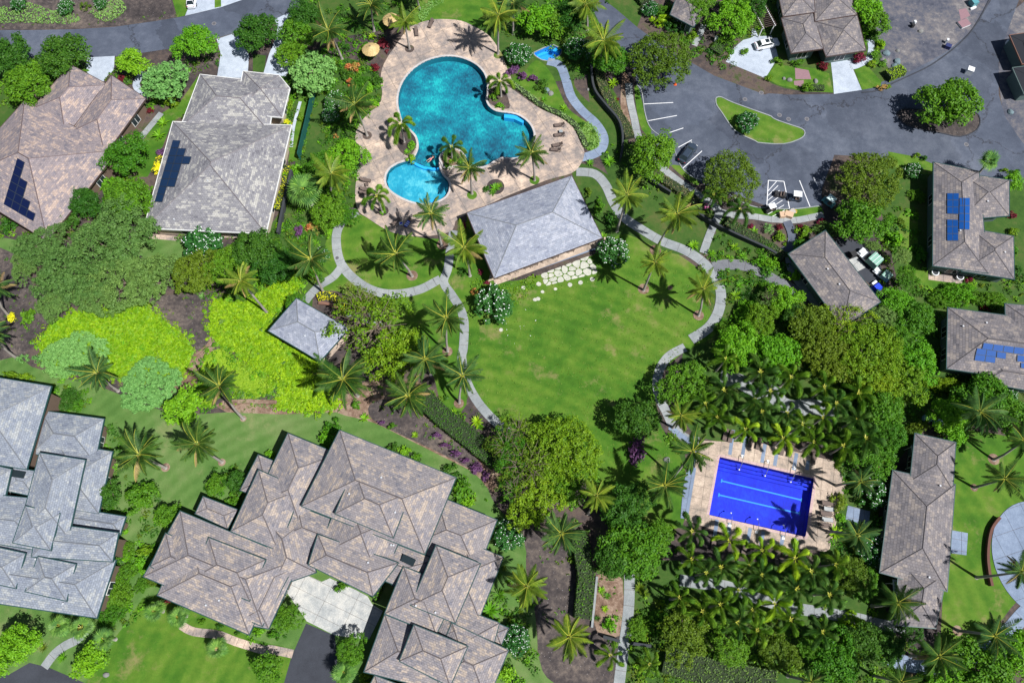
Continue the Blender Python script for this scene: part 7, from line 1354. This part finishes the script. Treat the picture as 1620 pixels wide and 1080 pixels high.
# picnic bench slab, garden rocks
for x, y, s in ((1402, 85, .7), (1396, 95, .55), (1419, 98, .7), (1415, 105, .6), (864, 143, .6), (871, 148, .5), (1420, 81, .4), (950, 158, .3), (1456, 50, .5), (1598, 178, .6), (1240, 125, .4), (1249, 127, .5), (1290, 129, .5), (1055, 727, .5), (305, 820, .3), (168, 1067, .4), (475, 475, .4), (930, 142, .3)):
    e = empty('garden_rock', WG(x, y)); m = MB().dome((0, 0, 0), s, s*.8, 9, 4); m.v = [(a*(1+.2*math.sin(a*9+x)), b*(1+.2*math.cos(b*8+y)), c) for a, b, c in m.v]; o = m.build('rock', plain('grey rock', (.2, .2, .19), .9) if s < .6 else plain('blue grey rock', (.14, .2, .22), .9), e); REG.append((e, 'grey garden boulder', 'rock', (x, y), None))
# pergola at the top
c = W(*P('A3 20,80')[0], 2.6); e = empty('pergola', (c.x, c.y, 0), .3); setp(e, 'white-beamed slatted pergola beside the top right house', 'pergola')
for a in (-3.2, 3.2):
    for b in (-1.2, 1.2): MB().box((b, a, 1.3), (.15, .15, 2.6)).build('post', M_pale, e)
for b in (-1.2, 1.2): MB().box((b, 0, 2.68), (.12, 7.2, .16)).build('beam', M_pale, e)
for i in range(17): MB().box((0, -3.4+i*.42, 2.81), (3.0, .1, .1)).build('slat', M_fbrn, e)
boxthing('white_screen', 1434, 728, (.9, 3.4, .9), -6, M_white, 'long white box in the notch left of the upper clubhouse roof', 'screen') if 0 else None
for x, y, a, l in ((1435, 727, -6, 'white bench-like canopy left of the upper clubhouse roof'), (1406, 940, -6, 'white narrow canopy left of the lower clubhouse roof')):
    e = empty('awning', W(x, y, 0), math.radians(a)); MB().box((0, 0, 2.4), (.9, 3.4 if y < 800 else 4, .08)).build('cover', M_pale, e)
    for p in (-.4, .4):
        for q in (-1.5, 1.5): MB().box((p, q, 1.18), (.07, .07, 2.36)).build('post', M_pale, e)
    setp(e, l, 'awning')
for x, y, l in ((1464, 663, 'left'), (1481, 668, 'right')): boxthing('ac_unit', x, y, (1.2, .7, .8), -15, plain('pale blue cover', (.3, .45, .7)), '%s of two pale blue units above the clubhouse roof' % l, 'unit', group='pale blue units')
# unfinished buildings at the right edge; shadow put into their black roof colour
MF = plain('shadow black felt', (.012, .014, .02), .9); M_cap[MF] = MF
house('unfinished_building', 'black flat-roofed building shell cut by the right edge, upper one', 'building', [('G 1484,335 1700,305 1720,610 1603,606', 2.8, .03)], MF, M_rust, M_wallg, .4, windows=False)
house('unfinished_building', 'black flat-roofed building shell cut by the right edge, lower one', 'building', [('G 1512,645 1700,620 1780,865 1618,885', 2.8, .03)], MF, M_wallg, M_wallg, .4, windows=False)
def person(loc, yaw):
    r = empty('person', loc, yaw); me = bpy.data.meshes.new('body')
    V = [(0, 0, 0), (.25, 0, .02), (.48, 0, .03), (.6, 0, .05), (.74, 0, .06), (.5, .2, .02), (.62, .48, -.02), (.85, .62, -.03), (.5, -.2, .02), (.36, -.5, -.02), (.15, -.66, -.04), (-.08, .1, 0), (-.48, .18, -.03), (-.88, .2, -.06), (-1.0, .22, -.04), (-.08, -.1, 0), (-.46, -.24, -.05), (-.84, -.2, -.04), (-.97, -.2, -.04)]
    E_ = [(0, 1), (1, 2), (2, 3), (3, 4), (2, 5), (5, 6), (6, 7), (2, 8), (8, 9), (9, 10), (0, 11), (11, 12), (12, 13), (13, 14), (0, 15), (15, 16), (16, 17), (17, 18)]
    Rr = [.14, .13, .15, .06, .11, .06, .045, .03, .06, .045, .03, .1, .065, .045, .03, .1, .065, .045, .03]; me.from_pydata(V, E_, []); o = bpy.data.objects.new('body', me); link(o, r)
    s = o.modifiers.new('s', 'SKIN'); s.use_smooth_shade = True
    for i, q in enumerate(Rr): me.skin_vertices[0].data[i].radius = (q, q*.8)
    me.skin_vertices[0].data[0].use_root = True; b = o.modifiers.new('b', 'SUBSURF'); b.levels = b.render_levels = 1
    me.materials.append(plain('skin', (.62, .34, .25), .5)); MB().dome((.77, 0, .07), .12, .1, 10, 3).build('hair', plain('brown hair', (.08, .04, .02), .7), r)
    MB().tube([(.1, 0, .01), (0, 0, .01), (-.1, 0, 0)], [.14, .165, .16], 8).tube([(-.08, .1, 0), (-.26, .14, -.01)], [.115, .1], 8).tube([(-.08, -.1, 0), (-.26, -.17, -.02)], [.115, .1], 8).build('swim_shorts', plain('coral swimwear', (.75, .2, .22), .6), r)
    setp(r, 'swimmer in coral shorts floating near the pool island', 'person')
person(W(682, 251, -.08), .7)
F_dry = leafmat('dry leaves', (.25, .12, .05), (.4, .28, .08)); 
for x, y, r, ry, m in ((1395, 138, 10, 5, F_dry), (1405, 136, 7, 4, F_yel), (1451, 245, 8, 5, F_yel), (1462, 249, 8, 5, F_dark), (1590, 269, 9, 4, F_yel), (1606, 271, 9, 4, F_dark), (650, 10, 8, 8, F_sage)): tree(x, y, r, 'shrub', m, .6, 'low roadside shrub', ry, 'shrub')

# ------------------------------------------------------------ labels: what it looks like + the landmark it stands by
LM = [('the brown shake roof', 100, 220), ('the bleached grey roof', 350, 240), ('the upper left road', 190, 62), ('the thatched umbrellas', 602, 52), ('the lagoon pool', 720, 170), ('the round lower basin', 650, 290), ('the pool island', 712, 250),
      ('the spa pool', 866, 84), ('the spa path', 945, 190), ('the large olive tree', 1046, 90), ('the parking bays', 1060, 190), ('the grassy traffic island', 1200, 190), ('the white car', 1212, 73), ('the top right house', 1300, 45), ('the bare lot', 1470, 50), ('the spreading road tree', 1508, 160),
      ('the two-bank solar roof', 1530, 350), ('the stepped-panel roof', 1570, 545), ('the service building', 1318, 425), ('the service yard', 1375, 420), ('the hatched bay', 1230, 305), ('the wide olive tree', 1370, 282), ('the very wide canopy', 1352, 548), ('the clubhouse', 1450, 830), ('the curved wall', 1560, 870), ('the round plaza', 1600, 885),
      ('the lap pool', 1200, 785), ('the upper foxtail grove', 1240, 640), ('the lower foxtail grove', 1200, 920), ('the open pavilion', 845, 360), ('the flagstones', 895, 430), ('the centre lawn', 920, 560), ('the loop footpath', 620, 400), ('the small hut', 490, 520), ('the bare-branched tree', 590, 515), ('the large yellow-green tree', 870, 730),
      ('the lime beds', 240, 530), ('the feathery trees', 150, 410), ('the pale grey roof', 80, 780), ('the warm grey roof', 560, 830), ('the motor court', 530, 940), ('the dark hedge', 730, 650), ('the tall hedge', 920, 930), ('the lava gravel bed', 870, 930), ('the lower footpath', 990, 1000), ('the sidewalk junction', 1135, 345), ('the gravel path', 1185, 425), ('the lower left driveway', 60, 1060), ('the curving garden walk', 380, 1010), ('the bottom hedge', 1150, 1055),
      ('the small top building', 1090, 15), ('the upper lime bed', 400, 480), ('the lower left lawn', 290, 700), ('the dry palm bed', 620, 650), ('the mauve garden slabs', 1268, 118), ('the large dark canopy', 1005, 860)]
ORD = ['nearest', 'second nearest', 'third nearest', 'fourth nearest', 'fifth nearest', 'sixth nearest', 'seventh nearest', 'eighth nearest', 'ninth nearest', 'tenth nearest', 'eleventh nearest', 'twelfth nearest']
def octant(dx, dy):
    k = int(round(math.atan2(dy, dx)/(math.pi/4))) % 8
    return ('right of', 'below right of', 'below', 'below left of', 'left of', 'above left of', 'above', 'above right of')[k]
groups = {}
for o, d, cat, (x, y), lab in REG:
    o['category'] = cat
    if lab: o['label'] = lab; continue
    l = min(LM, key=lambda q: math.hypot(q[1]-x, q[2]-y)); groups.setdefault((d, l[0], octant(x-l[1], y-l[2])), []).append((math.hypot(l[1]-x, l[2]-y), o))
for (d, l, oc), v in groups.items():
    v.sort(key=lambda t: t[0])
    for i, (_, o) in enumerate(v):
        if o.get('label'): continue
        o['label'] = '%s %s %s' % (d, oc, l) if len(v) == 1 else '%s, %s %s %s' % (d, ORD[min(i, 11)], oc, l)
for o, d, cat, q, lab in REG:
    if 'group' not in o: o['group'] = {'palm tree': 'palms of the grounds', 'tree': 'garden trees', 'shrub': 'garden shrubs', 'plant': 'small garden plants', 'rock': 'garden boulders', 'chair': 'terrace chairs', 'table': 'terrace tables', 'stepping stone': 'stepping stones', 'sun lounger': 'sun loungers'}.get(cat, cat+'s')
